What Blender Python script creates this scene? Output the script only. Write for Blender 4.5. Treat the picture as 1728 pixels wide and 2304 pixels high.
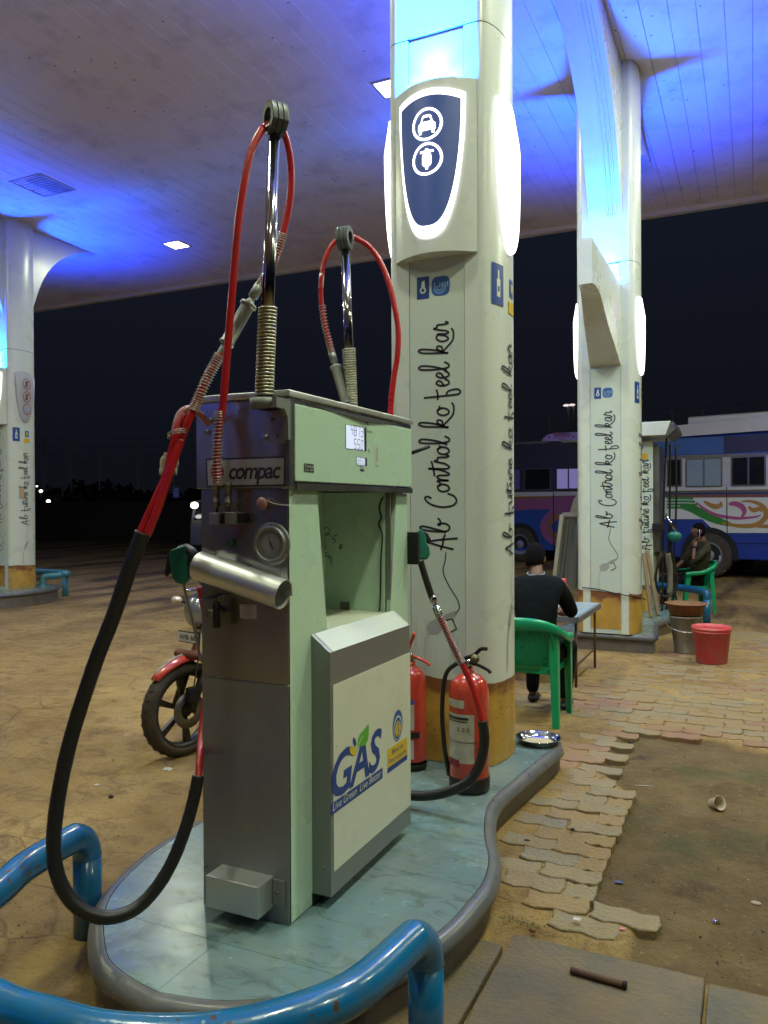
import bpy, bmesh, math, random
from mathutils import Vector, Matrix, noise
random.seed(7)
R=math.radians
for o in list(bpy.data.objects): bpy.data.objects.remove(o)
SC=bpy.context.scene
COL=SC.collection
# ---------------------------------------------------------------- camera
F_PX=1770.0; EYE=Vector((0,0,1.62)); YAW=R(25.15); PIT=math.atan(13/1770.0); ROLL=R(.27)
cam_d=bpy.data.cameras.new('camera'); cam=bpy.data.objects.new('camera',cam_d); COL.objects.link(cam)
cam_d.sensor_fit='VERTICAL'; cam_d.sensor_height=36; cam_d.lens=36*F_PX/2304; cam_d.clip_end=600; cam_d.clip_start=.05
CM=Matrix.Rotation(YAW,4,'Z')@Matrix.Rotation(math.pi/2-PIT,4,'X')@Matrix.Rotation(-ROLL,4,'Z')
cam.matrix_world=Matrix.Translation(EYE)@CM
SC.camera=cam
# ---------------------------------------------------------------- world (night sky)
W_=bpy.data.worlds.new('World'); SC.world=W_; W_.use_nodes=True
nt=W_.node_tree; nt.nodes.clear()
wo=nt.nodes.new('ShaderNodeOutputWorld'); bg=nt.nodes.new('ShaderNodeBackground')
tc=nt.nodes.new('ShaderNodeTexCoord'); sx=nt.nodes.new('ShaderNodeSeparateXYZ'); mr=nt.nodes.new('ShaderNodeValToRGB')
nt.links.new(tc.outputs['Generated'],sx.inputs[0]); nt.links.new(sx.outputs['Z'],mr.inputs[0])
mr.color_ramp.elements[0].position=0.0; mr.color_ramp.elements[0].color=(.0042,.0045,.0070,1)
mr.color_ramp.elements[1].position=.35; mr.color_ramp.elements[1].color=(.0065,.0085,.0155,1)
nt.links.new(mr.outputs[0],bg.inputs[0]); bg.inputs[1].default_value=1.0
nt.links.new(bg.outputs[0],wo.inputs[0])
SC.view_settings.view_transform='Standard'; SC.view_settings.look='None'; SC.view_settings.exposure=0; SC.view_settings.gamma=1
SC.cycles.use_denoising=True
SC.cycles.sample_clamp_indirect=6
LAMP_W=80.0; LAMP_COL=(.93,1.0,.69)
BLUE_W=110.0; BLUE_SPOT=1650.0; BLUE_COL=(.002,.19,1.0); BEAM_COL=(.004,.040,1.0)
# ---------------------------------------------------------------- picture -> place helpers (u,v,z = x,y,z; v runs along the pillar row)
def ray(px,py):
    d=CM.to_3x3()@Vector(((px-864)/F_PX,-(py-1152)/F_PX,-1)); return d
def wz(px,py,z): d=ray(px,py); return EYE+d*((z-EYE.z)/d.z)
def wx(px,py,x): d=ray(px,py); return EYE+d*((x-EYE.x)/d.x)
def wy(px,py,y): d=ray(px,py); return EYE+d*((y-EYE.y)/d.y)
FW=CM.to_3x3()@Vector((0,0,-1)); FW.z=0; FW.normalize()
def wd(px,py,D): d=ray(px,py); return EYE+d*(D/(d.x*FW.x+d.y*FW.y))
def wp(px,py,p,n): d=ray(px,py); return EYE+d*((Vector(p)-EYE).dot(Vector(n))/d.dot(Vector(n)))
# ---------------------------------------------------------------- materials
MATS={}
def mat(name,col,rough=.5,metal=0.,var=0.,vs=4.,bump=0.,bs=30.,dirt=None,dm=.5,ds=3.,coat=0.,emit=None,es=0.,streak=None,spec=.5):
    if name in MATS: return MATS[name]
    m=bpy.data.materials.new(name); m.use_nodes=True; n=m.node_tree; L=n.links
    b=n.nodes['Principled BSDF']
    b.inputs['Base Color'].default_value=(*col,1); b.inputs['Roughness'].default_value=rough; b.inputs['Metallic'].default_value=metal
    b.inputs['Specular IOR Level'].default_value=spec
    if coat: b.inputs['Coat Weight'].default_value=coat; b.inputs['Coat Roughness'].default_value=.08
    if emit: b.inputs['Emission Color'].default_value=(*emit,1); b.inputs['Emission Strength'].default_value=es
    t=n.nodes.new('ShaderNodeNewGeometry'); src=t.outputs['Position']
    last=None
    if var or dirt or streak:
        if streak:
            mp=n.nodes.new('ShaderNodeMapping'); mp.inputs['Scale'].default_value=streak; L.new(src,mp.inputs[0]); s2=mp.outputs[0]
        else: s2=src
        nz=n.nodes.new('ShaderNodeTexNoise'); nz.inputs['Scale'].default_value=vs; nz.inputs['Detail'].default_value=6; L.new(s2,nz.inputs['Vector'])
        mx=n.nodes.new('ShaderNodeMix'); mx.data_type='RGBA'
        mx.inputs['A'].default_value=(*[max(0,c*(1-var)) for c in col],1); mx.inputs['B'].default_value=(*[min(1,c*(1+var)) for c in col],1)
        L.new(nz.outputs['Fac'],mx.inputs['Factor']); last=mx.outputs['Result']
        if dirt:
            n2=n.nodes.new('ShaderNodeTexNoise'); n2.inputs['Scale'].default_value=ds; n2.inputs['Detail'].default_value=8; n2.inputs['Roughness'].default_value=.65; L.new(src,n2.inputs['Vector'])
            rp=n.nodes.new('ShaderNodeValToRGB'); rp.color_ramp.elements[0].position=1-dm-.30; rp.color_ramp.elements[1].position=1-dm+.22
            rp.color_ramp.elements[0].color=(0,0,0,1); rp.color_ramp.elements[1].color=(1,1,1,1)
            L.new(n2.outputs['Fac'],rp.inputs[0])
            m2=n.nodes.new('ShaderNodeMix'); m2.data_type='RGBA'; L.new(rp.outputs[0],m2.inputs['Factor']); L.new(last,m2.inputs['A']); m2.inputs['B'].default_value=(*dirt,1)
            last=m2.outputs['Result']
        L.new(last,b.inputs['Base Color'])
        rr=n.nodes.new('ShaderNodeMapRange'); rr.inputs['To Min'].default_value=max(.03,rough-.1); rr.inputs['To Max'].default_value=min(1,rough+.12); L.new(nz.outputs['Fac'],rr.inputs[0]); L.new(rr.outputs[0],b.inputs['Roughness'])
    if bump:
        nb=n.nodes.new('ShaderNodeTexNoise'); nb.inputs['Scale'].default_value=bs; nb.inputs['Detail'].default_value=6; L.new(src,nb.inputs['Vector'])
        bp=n.nodes.new('ShaderNodeBump'); bp.inputs['Strength'].default_value=bump; bp.inputs['Distance'].default_value=.02; L.new(nb.outputs['Fac'],bp.inputs['Height']); L.new(bp.outputs[0],b.inputs['Normal'])
    MATS[name]=m; return m
def speckle(m,col,scale=30,thr=.75,size=.12):
    n=m.node_tree; L=n.links; b=n.nodes['Principled BSDF']
    t=n.nodes.new('ShaderNodeNewGeometry'); v=n.nodes.new('ShaderNodeTexVoronoi'); v.inputs['Scale'].default_value=scale; L.new(t.outputs['Position'],v.inputs['Vector'])
    nz=n.nodes.new('ShaderNodeTexNoise'); nz.inputs['Scale'].default_value=scale*.23; L.new(t.outputs['Position'],nz.inputs['Vector'])
    a=n.nodes.new('ShaderNodeMath'); a.operation='LESS_THAN'; a.inputs[1].default_value=size; L.new(v.outputs['Distance'],a.inputs[0])
    c=n.nodes.new('ShaderNodeMath'); c.operation='GREATER_THAN'; c.inputs[1].default_value=thr; L.new(nz.outputs['Fac'],c.inputs[0])
    d=n.nodes.new('ShaderNodeMath'); d.operation='MULTIPLY'; L.new(a.outputs[0],d.inputs[0]); L.new(c.outputs[0],d.inputs[1])
    mx=n.nodes.new('ShaderNodeMix'); mx.data_type='RGBA'; L.new(d.outputs[0],mx.inputs['Factor'])
    lk=b.inputs['Base Color'].links
    if lk: L.new(lk[0].from_socket,mx.inputs['A'])
    else: mx.inputs['A'].default_value=b.inputs['Base Color'].default_value
    mx.inputs['B'].default_value=(*col,1); L.new(mx.outputs['Result'],b.inputs['Base Color'])
def emis(name,col,s):
    if name in MATS: return MATS[name]
    m=bpy.data.materials.new(name); m.use_nodes=True; n=m.node_tree; n.nodes.clear()
    e=n.nodes.new('ShaderNodeEmission'); e.inputs[0].default_value=(*col,1); e.inputs[1].default_value=s
    o=n.nodes.new('ShaderNodeOutputMaterial'); n.links.new(e.outputs[0],o.inputs[0]); MATS[name]=m; return m
# ---------------------------------------------------------------- mesh builder
def catmull(pts,k=6,closed=False):
    pts=[Vector(p) for p in pts]; n=len(pts); out=[]
    if n<3: return pts
    for i in range(n if closed else n-1):
        if closed: a,b,c,d=pts[(i-1)%n],pts[i],pts[(i+1)%n],pts[(i+2)%n]
        else: a=pts[max(i-1,0)];b=pts[i];c=pts[i+1];d=pts[min(i+2,n-1)]
        for j in range(k):
            t=j/k; out.append(.5*((2*b)+(c-a)*t+(2*a-5*b+4*c-d)*t*t+(3*b-a-3*c+d)*t**3))
    if not closed: out.append(pts[-1])
    return out
class MB:
    def __init__(s): s.v=[];s.f=[];s.s=[]
    def add(s,vs,fs,sm=False):
        o=len(s.v); s.v+= [Vector(a) for a in vs]; s.f+=[tuple(i+o for i in f) for f in fs]; s.s+=[sm]*len(fs); return s
    def box(s,a,b,M=None):
        x0,y0,z0=a;x1,y1,z1=b
        vs=[(x0,y0,z0),(x1,y0,z0),(x1,y1,z0),(x0,y1,z0),(x0,y0,z1),(x1,y0,z1),(x1,y1,z1),(x0,y1,z1)]
        if M: vs=[M@Vector(q) for q in vs]
        return s.add(vs,[(0,3,2,1),(4,5,6,7),(0,1,5,4),(1,2,6,5),(2,3,7,6),(3,0,4,7)])
    def hexa(s,vs): return s.add(vs,[(0,3,2,1),(4,5,6,7),(0,1,5,4),(1,2,6,5),(2,3,7,6),(3,0,4,7)])
    def bar(s,p,q,w,h,up=(0,0,1)):
        p=Vector(p);q=Vector(q);d=(q-p).normalized();up=Vector(up)
        if abs(d.dot(up))>.99: up=Vector((1,0,0))
        a=d.cross(up).normalized();b=a.cross(d)
        vs=[]
        for c in(p,q):
            for i,j in((-1,-1),(1,-1),(1,1),(-1,1)): vs.append(c+a*i*w/2+b*j*h/2)
        return s.hexa(vs)
    def tube(s,pts,r,n=12,cap=True,closed=False):
        pts=[Vector(p) for p in pts]; m=len(pts)
        if not hasattr(r,'__len__'): r=[r]*m
        tg=[]
        for i in range(m):
            if closed: t=pts[(i+1)%m]-pts[i-1]
            else: t=pts[min(i+1,m-1)]-pts[max(i-1,0)]
            tg.append(t.normalized() if t.length>1e-9 else Vector((0,0,1)))
        nn=tg[0].orthogonal().normalized(); vs=[]
        for i in range(m):
            nn=(nn-tg[i]*nn.dot(tg[i]));nn=nn.normalized() if nn.length>1e-6 else tg[i].orthogonal().normalized()
            bb=tg[i].cross(nn)
            for j in range(n):
                a=2*math.pi*j/n; vs.append(pts[i]+(nn*math.cos(a)+bb*math.sin(a))*r[i])
        fs=[]
        for i in range(m if closed else m-1):
            k=(i+1)%m
            for j in range(n): fs.append((i*n+j,i*n+(j+1)%n,k*n+(j+1)%n,k*n+j))
        s.add(vs,fs,True)
        if cap and not closed:
            o=len(s.v)-m*n
            s.f.append(tuple(o+j for j in range(n))[::-1]); s.f.append(tuple(o+(m-1)*n+j for j in range(n))); s.s+=[False,False]
        return s
    def cyl(s,p,q,r,r2=None,n=16): return s.tube([p,q],[r,r if r2 is None else r2],n)
    def lathe(s,prof,c=(0,0,0),n=24,M=None,sm=True):
        c=Vector(c); vs=[]
        for r,z in prof:
            for j in range(n):
                a=2*math.pi*j/n; p=Vector((r*math.cos(a),r*math.sin(a),z)); vs.append(c+(M@p if M else p))
        fs=[(i*n+j,i*n+(j+1)%n,(i+1)*n+(j+1)%n,(i+1)*n+j) for i in range(len(prof)-1) for j in range(n)]
        return s.add(vs,fs,sm)
    def prism(s,poly,fn,h0,h1,sm=False):
        n=len(poly); vs=[fn(a,b,h0) for a,b in poly]+[fn(a,b,h1) for a,b in poly]
        s.add(vs,[tuple(range(n))[::-1],tuple(range(n,2*n))])
        return s.add(vs,[(i,(i+1)%n,n+(i+1)%n,n+i) for i in range(n)],sm)
    def poly(s,pts): return s.add(pts,[tuple(range(len(pts)))])
    def ell(s,c,r,n=12,m=8,M=None):
        c=Vector(c); vs=[]
        for i in range(m+1):
            th=math.pi*i/m
            for j in range(n):
                a=2*math.pi*j/n; p=Vector((r[0]*math.sin(th)*math.cos(a),r[1]*math.sin(th)*math.sin(a),r[2]*math.cos(th)))
                vs.append(c+(M@p if M else p))
        return s.add(vs,[(i*n+j,i*n+(j+1)%n,(i+1)*n+(j+1)%n,(i+1)*n+j) for i in range(m) for j in range(n)],True)
    def ribbon(s,pts,w,nrm,close=False):
        # flat stroke of width w on a surface whose normal is nrm (vector or function)
        pts=[Vector(p) for p in pts]; n=len(pts); vs=[]
        for i in range(n):
            t=(pts[min(i+1,n-1)]-pts[max(i-1,0)]); t=t.normalized() if t.length>1e-9 else Vector((0,0,1))
            nn=Vector(nrm(pts[i])) if callable(nrm) else Vector(nrm)
            sd=t.cross(nn).normalized(); ww=w[i] if hasattr(w,'__len__') else w
            vs+= [pts[i]-sd*ww/2,pts[i]+sd*ww/2]
        return s.add(vs,[(2*i,2*i+1,2*i+3,2*i+2) for i in range(n-1)])
    def build(s,name,m,parent=None,bevel=0,local=False,fix=True,seg=2,**kw):
        vs=s.v
        if parent is not None and not local:
            inv=PM[parent].inverted(); vs=[inv@a for a in vs]
        me=bpy.data.meshes.new(name); me.from_pydata([tuple(a) for a in vs],[],s.f)
        me.polygons.foreach_set('use_smooth',s.s)
        if fix and len(s.f)<60000:
            b=bmesh.new(); b.from_mesh(me); bmesh.ops.remove_doubles(b,verts=b.verts,dist=1e-6); bmesh.ops.recalc_face_normals(b,faces=b.faces); b.to_mesh(me); b.free()
        me.materials.append(m)
        o=bpy.data.objects.new(name,me); COL.objects.link(o)
        if parent is not None: o.parent=parent
        PM[o]=PM[parent].copy() if parent is not None else Matrix.Identity(4)
        if bevel:
            md=o.modifiers.new('bevel','BEVEL'); md.width=bevel; md.segments=seg; md.limit_method='ANGLE'; md.angle_limit=R(40); md.harden_normals=False
            me.polygons.foreach_set('use_smooth',[True]*len(me.polygons)); md2=o.modifiers.new('wn','WEIGHTED_NORMAL')
        for k,v in kw.items(): o[k]=v
        return o
PM={}
def thing(name,loc,label,cat,group=None,rz=0,kind=None):
    o=bpy.data.objects.new(name,None); COL.objects.link(o); o.location=loc; o.rotation_euler=(0,0,rz); o.empty_display_size=.1
    PM[o]=Matrix.Translation(Vector(loc))@Matrix.Rotation(rz,4,'Z')
    if label: o['label']=label; o['category']=cat
    if group: o['group']=group
    if kind: o['kind']=kind
    return o
def tag(o,label,cat,group=None,kind=None):
    o['label']=label; o['category']=cat
    if group: o['group']=group
    if kind: o['kind']=kind
    return o
def copy_tree(o,loc=None,rz=None,label=None,parent=None):
    c=o.copy(); COL.objects.link(c)
    if parent is not None: c.parent=parent
    if loc is not None: c.location=loc
    if rz is not None: c.rotation_euler=(0,0,rz)
    if label: c['label']=label
    for ch in list(o.children): copy_tree(ch,parent=c)
    return c
def text(s,name,m,parent,org,xd,yd,size,width=None,shear=0,bold=0,ext=.0004,align='LEFT',spacing=1):
    cu=bpy.data.curves.new('t','FONT'); cu.body=s; cu.size=1; cu.shear=shear; cu.offset=bold; cu.extrude=0; cu.resolution_u=3; cu.space_character=spacing; cu.align_x=align
    ob=bpy.data.objects.new('t',cu); COL.objects.link(ob)
    dg=bpy.context.evaluated_depsgraph_get(); me=bpy.data.meshes.new_from_object(ob.evaluated_get(dg))
    xs=[v.co.x for v in me.vertices] or [0,1]; w=max(xs)-min(xs)
    sx=size if width is None else width/max(w,1e-6)
    x0=min(xs) if align=='LEFT' else 0
    mb=MB(); xd=Vector(xd).normalized(); yd=Vector(yd).normalized(); org=Vector(org)
    mb.add([org+xd*((v.co.x-x0)*sx)+yd*(v.co.y*size) for v in me.vertices],[tuple(p.vertices) for p in me.polygons])
    bpy.data.objects.remove(ob); bpy.data.curves.remove(cu); bpy.data.meshes.remove(me)
    return mb.build(name,m,parent,fix=False)
# monoline handwriting (x-height 80)
GL={'A':(125,[[(8,-30),(30,60),(60,155)],[(60,155),(75,60),(88,-58)],[(0,58),(40,44),(85,38),(115,26)]]),
'b':(112,[[(5,20),(30,100),(48,180),(34,198),(18,160),(10,60),(18,8),(48,-2),(70,30),(64,76),(56,62),(88,60),(108,78)]]),
'C':(120,[[(78,118),(92,150),(74,162),(36,125),(14,50),(24,-22),(56,-50),(92,-34),(112,10)]]),
'o':(74,[[(50,76),(20,70),(6,35),(20,0),(46,6),(60,44),(46,76),(56,58),(76,64)]]),
'n':(78,[[(0,60),(12,78),(12,0),(18,50),(38,80),(50,62),(50,12),(60,-2),(80,30)]]),
't':(56,[[(0,30),(18,80),(24,140),(18,30),(30,-4),(58,28)],[(-34,96),(20,104),(78,118)]]),
'r':(62,[[(0,25),(16,84),(22,98),(28,76),(46,74),(46,25),(54,0),(66,22)]]),
'l':(62,[[(0,10),(30,80),(48,172),(36,202),(20,180),(14,80),(22,6),(44,-2),(64,28)]]),
'k':(84,[[(0,8),(30,85),(46,178),(34,204),(16,165),(8,60),(4,0)],[(6,25),(36,74),(58,72),(50,44),(20,38),(52,4),(96,-30),(150,-34),(180,-20)]]),
'f':(76,[[(6,168),(10,60),(16,-56),(34,-78),(54,-56),(44,0),(16,16)],[(-16,74),(20,72),(62,82)]]),
'e':(58,[[(4,32),(36,46),(46,70),(28,82),(10,52),(16,4),(38,-2),(60,28)]]),
'a':(82,[[(60,70),(30,80),(6,44),(16,2),(42,16),(62,76),(58,20),(68,-2),(86,26)]]),
'u':(78,[[(0,55),(12,76),(12,22),(26,-2),(48,22),(60,76),(58,16),(68,-2),(84,26)]]),
' ':(62,[]),'2':(60,[[(5,60),(25,85),(45,60),(10,0),(55,5)]]),'5':(60,[[(50,85),(15,80),(12,50),(45,45),(40,5),(8,5)]]),'8':(55,[[(30,42),(10,65),(30,85),(45,65),(30,42),(10,20),(30,0),(50,20),(30,42)]])}
def hand(s,fn,w,mb=None,k=4):
    """fn(x,y)->(point,normal); returns mesh with ribbons; text length in glyph units via handlen"""
    mb=mb or MB(); x=0
    for ch in s:
        adv,st=GL[ch]
        for sk in st:
            pts=catmull([(x+a,b,0) for a,b in sk],k)
            P=[fn(p.x,p.y) for p in pts]; nv=[q[1] for q in P]; pp=[q[0] for q in P]
            n=len(pp); vs=[]
            for i in range(n):
                t=(pp[min(i+1,n-1)]-pp[max(i-1,0)]).normalized(); sd=t.cross(nv[i]).normalized(); vs+=[pp[i]-sd*w/2,pp[i]+sd*w/2]
            mb.add(vs,[(2*i,2*i+1,2*i+3,2*i+2) for i in range(n-1)])
        x+=adv
    return mb
def handlen(s): return sum(GL[c][0] for c in s)
# ================================================================ materials used
M={}
M['white']=mat('white_cladding',(.60,.65,.61),.28,0,.05,2.5,dirt=(.46,.47,.39),dm=.12,ds=5); speckle(M['white'],(.16,.12,.08),26,.60,.07)
M['print']=mat('printed_panel',(.52,.60,.56),.3,0,.04,3,dirt=(.42,.44,.37),dm=.12,ds=5); speckle(M['print'],(.14,.11,.08),30,.6,.07)
M['steel']=mat('brushed_steel',(.29,.305,.30),.46,.75,.12,22,streak=(1,1,.05),bump=.03,bs=60)
M['steel_dark']=mat('dull_steel',(.20,.20,.195),.38,.9,.15,9,dirt=(.10,.085,.06),dm=.3,ds=5)
M['steel_smooth']=mat('polished_steel',(.30,.30,.31),.24,.85,.06,5,bump=.015,bs=4)
M['chrome']=mat('chrome',(.40,.42,.43),.12,1.,.05,8)
M['alu']=mat('satin_aluminium',(.60,.62,.60),.40,.85,.06,5,bump=.02,bs=90)
M['coat']=mat('powder_coat_pale_green',(.47,.66,.51),.27,0,.03,3,coat=.3); speckle(M['coat'],(.16,.15,.10),22,.62,.06)
M['sticker']=mat('white_sticker',(.60,.63,.52),.33,0,.03,5,dirt=(.42,.42,.33),dm=.15,ds=6); speckle(M['sticker'],(.14,.12,.08),20,.6,.06)
M['black']=mat('black_rubber',(.012,.012,.012),.42,0,.3,20,bump=.1,bs=80)
M['blackm']=mat('black_matt',(.012,.012,.013),.6,spec=.3)
M['ink']=mat('black_print',(.02,.02,.03),.5)
M['grayink']=mat('grey_print',(.33,.34,.35),.5)
M['red_hose']=mat('red_hose_rubber',(.42,.012,.016),.3,0,.12,12,dirt=(.16,.02,.02),dm=.2,ds=9)
M['green']=mat('green_nozzle_plastic',(.006,.16,.11),.35,0,.1,20,dirt=(.02,.06,.05),dm=.25,ds=20)
M['blue']=mat('blue_gloss_paint',(.005,.125,.31),.22,0,.12,6,dirt=(.05,.10,.13),dm=.25,ds=9,coat=.4,bump=.10,bs=22); speckle(M['blue'],(.09,.05,.028),26,.54,.20); speckle(M['blue'],(.25,.33,.36),13,.62,.08)
M['blue_old']=mat('faded_blue_paint',(.035,.20,.29),.35,0,.12,6,dirt=(.12,.14,.13),dm=.3,ds=9)
M['yellow']=mat('mustard_paint',(.56,.33,.045),.45,0,.12,5,dirt=(.26,.12,.025),dm=.22,ds=4,bump=.05,bs=40)
M['rust']=mat('rust',(.22,.075,.02),.8,0,.45,9,dirt=(.42,.22,.05),dm=.3,ds=14,bump=.2,bs=60)
M['rustdark']=mat('rusty_steel',(.10,.05,.03),.75,0,.4,20,bump=.2,bs=60)
M['kerb']=mat('granite_bullnose',(.105,.11,.115),.3,0,.22,14,dirt=(.22,.18,.12),dm=.22,ds=5,bump=.05,bs=60)
M['kerbface']=mat('granite_face',(.10,.095,.09),.5,0,.3,10,dirt=(.2,.15,.09),dm=.4,ds=5)
M['ceil']=mat('ceiling_plank_paint',(.74,.69,.74),.42,0,.05,2,dirt=(.30,.27,.30),dm=.20,ds=2.2); speckle(M['ceil'],(.22,.19,.21),7,.55,.10)
M['sign_white']=emis('lit_acrylic',(1,.97,.98),3.6)
M['sign_rim']=emis('lit_acrylic_edge',(1,.96,.98),3.0)
M['lens']=emis('lamp_lens',(1,1,.93),14)
M['blue_led']=emis('blue_led',(.05,.3,1.0),20)
M['sign_blue']=mat('translucent_blue_sign',(.04,.07,.20),.4,0,emit=(.035,.065,.22),es=.42)
M['lcd']=mat('lcd_backlit',(.5,.55,.7),.3,0,emit=(.62,.68,.95),es=.75)
M['navy']=mat('navy_print',(.012,.05,.26),.4)
M['bpblue']=mat('logo_blue',(.02,.10,.36),.4)
M['leafg']=mat('logo_green',(.10,.40,.03),.4)
M['gold']=mat('logo_gold',(.65,.44,.02),.4)
M['bluepale']=mat('sticker_pale_blue',(.30,.42,.60),.4)
M['wood']=mat('old_timber',(.22,.15,.08),.8,0,.35,6,streak=(8,8,1),bump=.2,bs=30)
M['red']=mat('red_gloss_paint',(.52,.050,.030),.22,0,.12,7,coat=.5,dirt=(.20,.03,.02),dm=.18,ds=8)
M['redp']=mat('red_bucket_plastic',(.62,.055,.07),.4,0,.12,9,dirt=(.42,.20,.16),dm=.30,ds=9)
M['greenp']=mat('green_chair_plastic',(.0,.30,.13),.3,0,.1,6,dirt=(.02,.16,.08),dm=.15,ds=9)
M['cream']=mat('dirty_cream_board',(.30,.29,.21),.6,0,.15,4,dirt=(.16,.14,.09),dm=.35,ds=5)
M['skin']=mat('skin',(.16,.075,.045),.5,0,.1,9)
M['hair']=mat('black_hair',(.006,.005,.005),.9,0,.4,60,bump=1,bs=90,spec=.08)
M['tee']=mat('black_shirt_cloth',(.007,.009,.010),.95,0,.3,9,bump=.5,bs=14,spec=.1)
M['trouser']=mat('black_trouser_cloth',(.008,.008,.009),.95,0,.3,9,bump=.4,bs=16,spec=.1)
M['camo']=mat('camouflage_cloth',(.085,.078,.045),.95,0,.8,16,dirt=(.016,.016,.012),dm=.52,ds=12,bump=.4,bs=16,spec=.1)
M['glass']=mat('dark_window_glass',(.010,.012,.016),.08,0,.2,4,spec=.8)
M['tyre']=mat('tyre_rubber',(.028,.024,.018),.8,0,.35,15,dirt=(.085,.06,.035),dm=.42,ds=8,bump=.3,bs=60)
M['alloy']=mat('black_alloy',(.018,.018,.018),.4,.3,.2,12,dirt=(.07,.05,.03),dm=.3,ds=9)
# ground material: compacted sandy earth with damp, mossy and dark stains
def ground_mat():
    m=bpy.data.materials.new('sandy_earth'); m.use_nodes=True; n=m.node_tree; L=n.links; b=n.nodes['Principled BSDF']
    t=n.nodes.new('ShaderNodeTexCoord')
    def noise_(sc,det=8,ro=.6,src=None,dist=0):
        q=n.nodes.new('ShaderNodeTexNoise'); q.inputs['Scale'].default_value=sc;q.inputs['Detail'].default_value=det;q.inputs['Roughness'].default_value=ro;q.inputs['Distortion'].default_value=dist
        L.new(src or t.outputs['Object'],q.inputs['Vector']); return q.outputs['Fac']
    def ramp(f,a,c):
        q=n.nodes.new('ShaderNodeValToRGB'); q.color_ramp.elements[0].position=a;q.color_ramp.elements[1].position=c; L.new(f,q.inputs[0]); return q.outputs[0]
    def mix(f,a,c):
        q=n.nodes.new('ShaderNodeMix'); q.data_type='RGBA'; L.new(f,q.inputs['Factor'])
        for s_,v in(('A',a),('B',c)):
            if isinstance(v,tuple): q.inputs[s_].default_value=(*v,1)
            else: L.new(v,q.inputs[s_])
        return q.outputs['Result']
    c=mix(ramp(noise_(1.3,10,.68),.32,.68),(.24,.148,.050),(.46,.315,.120)); c=mix(ramp(noise_(5.5,8,.72,dist=.6),.50,.66),c,(.20,.12,.052)); c=mix(ramp(noise_(3.1,8,.7,dist=.3),.60,.72),c,(.44,.31,.15))
    c=mix(ramp(noise_(.7,7,.62,dist=.4),.56,.74),c,(.19,.115,.055))
    mp=n.nodes.new('ShaderNodeMapping'); mp.inputs['Scale'].default_value=(1.2,.28,1); mp.inputs['Rotation'].default_value=(0,0,R(70)); L.new(t.outputs['Object'],mp.inputs[0])
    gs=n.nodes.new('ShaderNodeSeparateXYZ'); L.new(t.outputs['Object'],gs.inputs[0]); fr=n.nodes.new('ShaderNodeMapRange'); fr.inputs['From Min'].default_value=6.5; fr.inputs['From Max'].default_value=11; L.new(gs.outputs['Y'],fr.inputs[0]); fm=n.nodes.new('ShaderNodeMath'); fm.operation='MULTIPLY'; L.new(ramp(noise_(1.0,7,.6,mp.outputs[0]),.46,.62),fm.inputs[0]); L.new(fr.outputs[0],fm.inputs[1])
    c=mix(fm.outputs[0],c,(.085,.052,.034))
    # colour baked per vertex region: pit (mossy damp soil)
    at=n.nodes.new('ShaderNodeAttribute'); at.attribute_name='pit'
    pc=mix(ramp(noise_(4,10,.75),.35,.65),(.115,.074,.032),(.20,.138,.058)); pc=mix(ramp(noise_(.9,6,.6),.52,.66),pc,(.070,.082,.028)); pc=mix(ramp(noise_(1.9,7,.7,dist=.5),.58,.68),pc,(.055,.034,.020))
    c=mix(at.outputs['Fac'],c,pc)
    c=mix(ramp(noise_(90,4,.8),.56,.72),c,(.085,.055,.03))
    c=mix(ramp(noise_(34,6,.75),.60,.72),c,(.42,.31,.16))
    c=mix(ramp(noise_(14,6,.75),.62,.74),c,(.13,.08,.04))
    ds=n.nodes.new('ShaderNodeTexNoise'); ds.inputs['Scale'].default_value=2.2; ds.inputs['Detail'].default_value=5; L.new(t.outputs['Object'],ds.inputs['Vector'])
    vm=n.nodes.new('ShaderNodeMix'); vm.data_type='VECTOR'; vm.inputs['Factor'].default_value=.16; L.new(t.outputs['Object'],vm.inputs['A']); L.new(ds.outputs['Color'],vm.inputs['B'])
    vp=n.nodes.new('ShaderNodeMapping'); vp.inputs['Scale'].default_value=(1.9,3.4,1); L.new(vm.outputs['Result'],vp.inputs[0])
    vo=n.nodes.new('ShaderNodeTexVoronoi'); vo.feature='DISTANCE_TO_EDGE'; vo.inputs['Scale'].default_value=1.3; L.new(vp.outputs[0],vo.inputs['Vector'])
    ce=n.nodes.new('ShaderNodeMapRange'); ce.inputs['From Min'].default_value=0; ce.inputs['From Max'].default_value=.035; ce.inputs['To Min'].default_value=1; ce.inputs['To Max'].default_value=0; L.new(vo.outputs['Distance'],ce.inputs[0])
    cm=n.nodes.new('ShaderNodeMath'); cm.operation='MULTIPLY'; L.new(ce.outputs[0],cm.inputs[0]); L.new(ramp(noise_(.8,5,.6),.46,.60),cm.inputs[1])
    inv_=n.nodes.new('ShaderNodeMath'); inv_.operation='SUBTRACT'; inv_.inputs[0].default_value=1; L.new(at.outputs['Fac'],inv_.inputs[1])
    cm1=n.nodes.new('ShaderNodeMath'); cm1.operation='MULTIPLY'; cm1.inputs[1].default_value=.45; L.new(cm.outputs[0],cm1.inputs[0])
    cm2=n.nodes.new('ShaderNodeMath'); cm2.operation='MULTIPLY'; L.new(cm1.outputs[0],cm2.inputs[0]); L.new(inv_.outputs[0],cm2.inputs[1])
    c=mix(cm2.outputs[0],c,(.11,.068,.034))
    L.new(c,b.inputs['Base Color']); b.inputs['Roughness'].default_value=.9; b.inputs['Specular IOR Level'].default_value=.25
    n1=noise_(9,9,.7); bp=n.nodes.new('ShaderNodeBump'); bp.inputs['Strength'].default_value=.9; bp.inputs['Distance'].default_value=.05; L.new(n1,bp.inputs['Height'])
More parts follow.
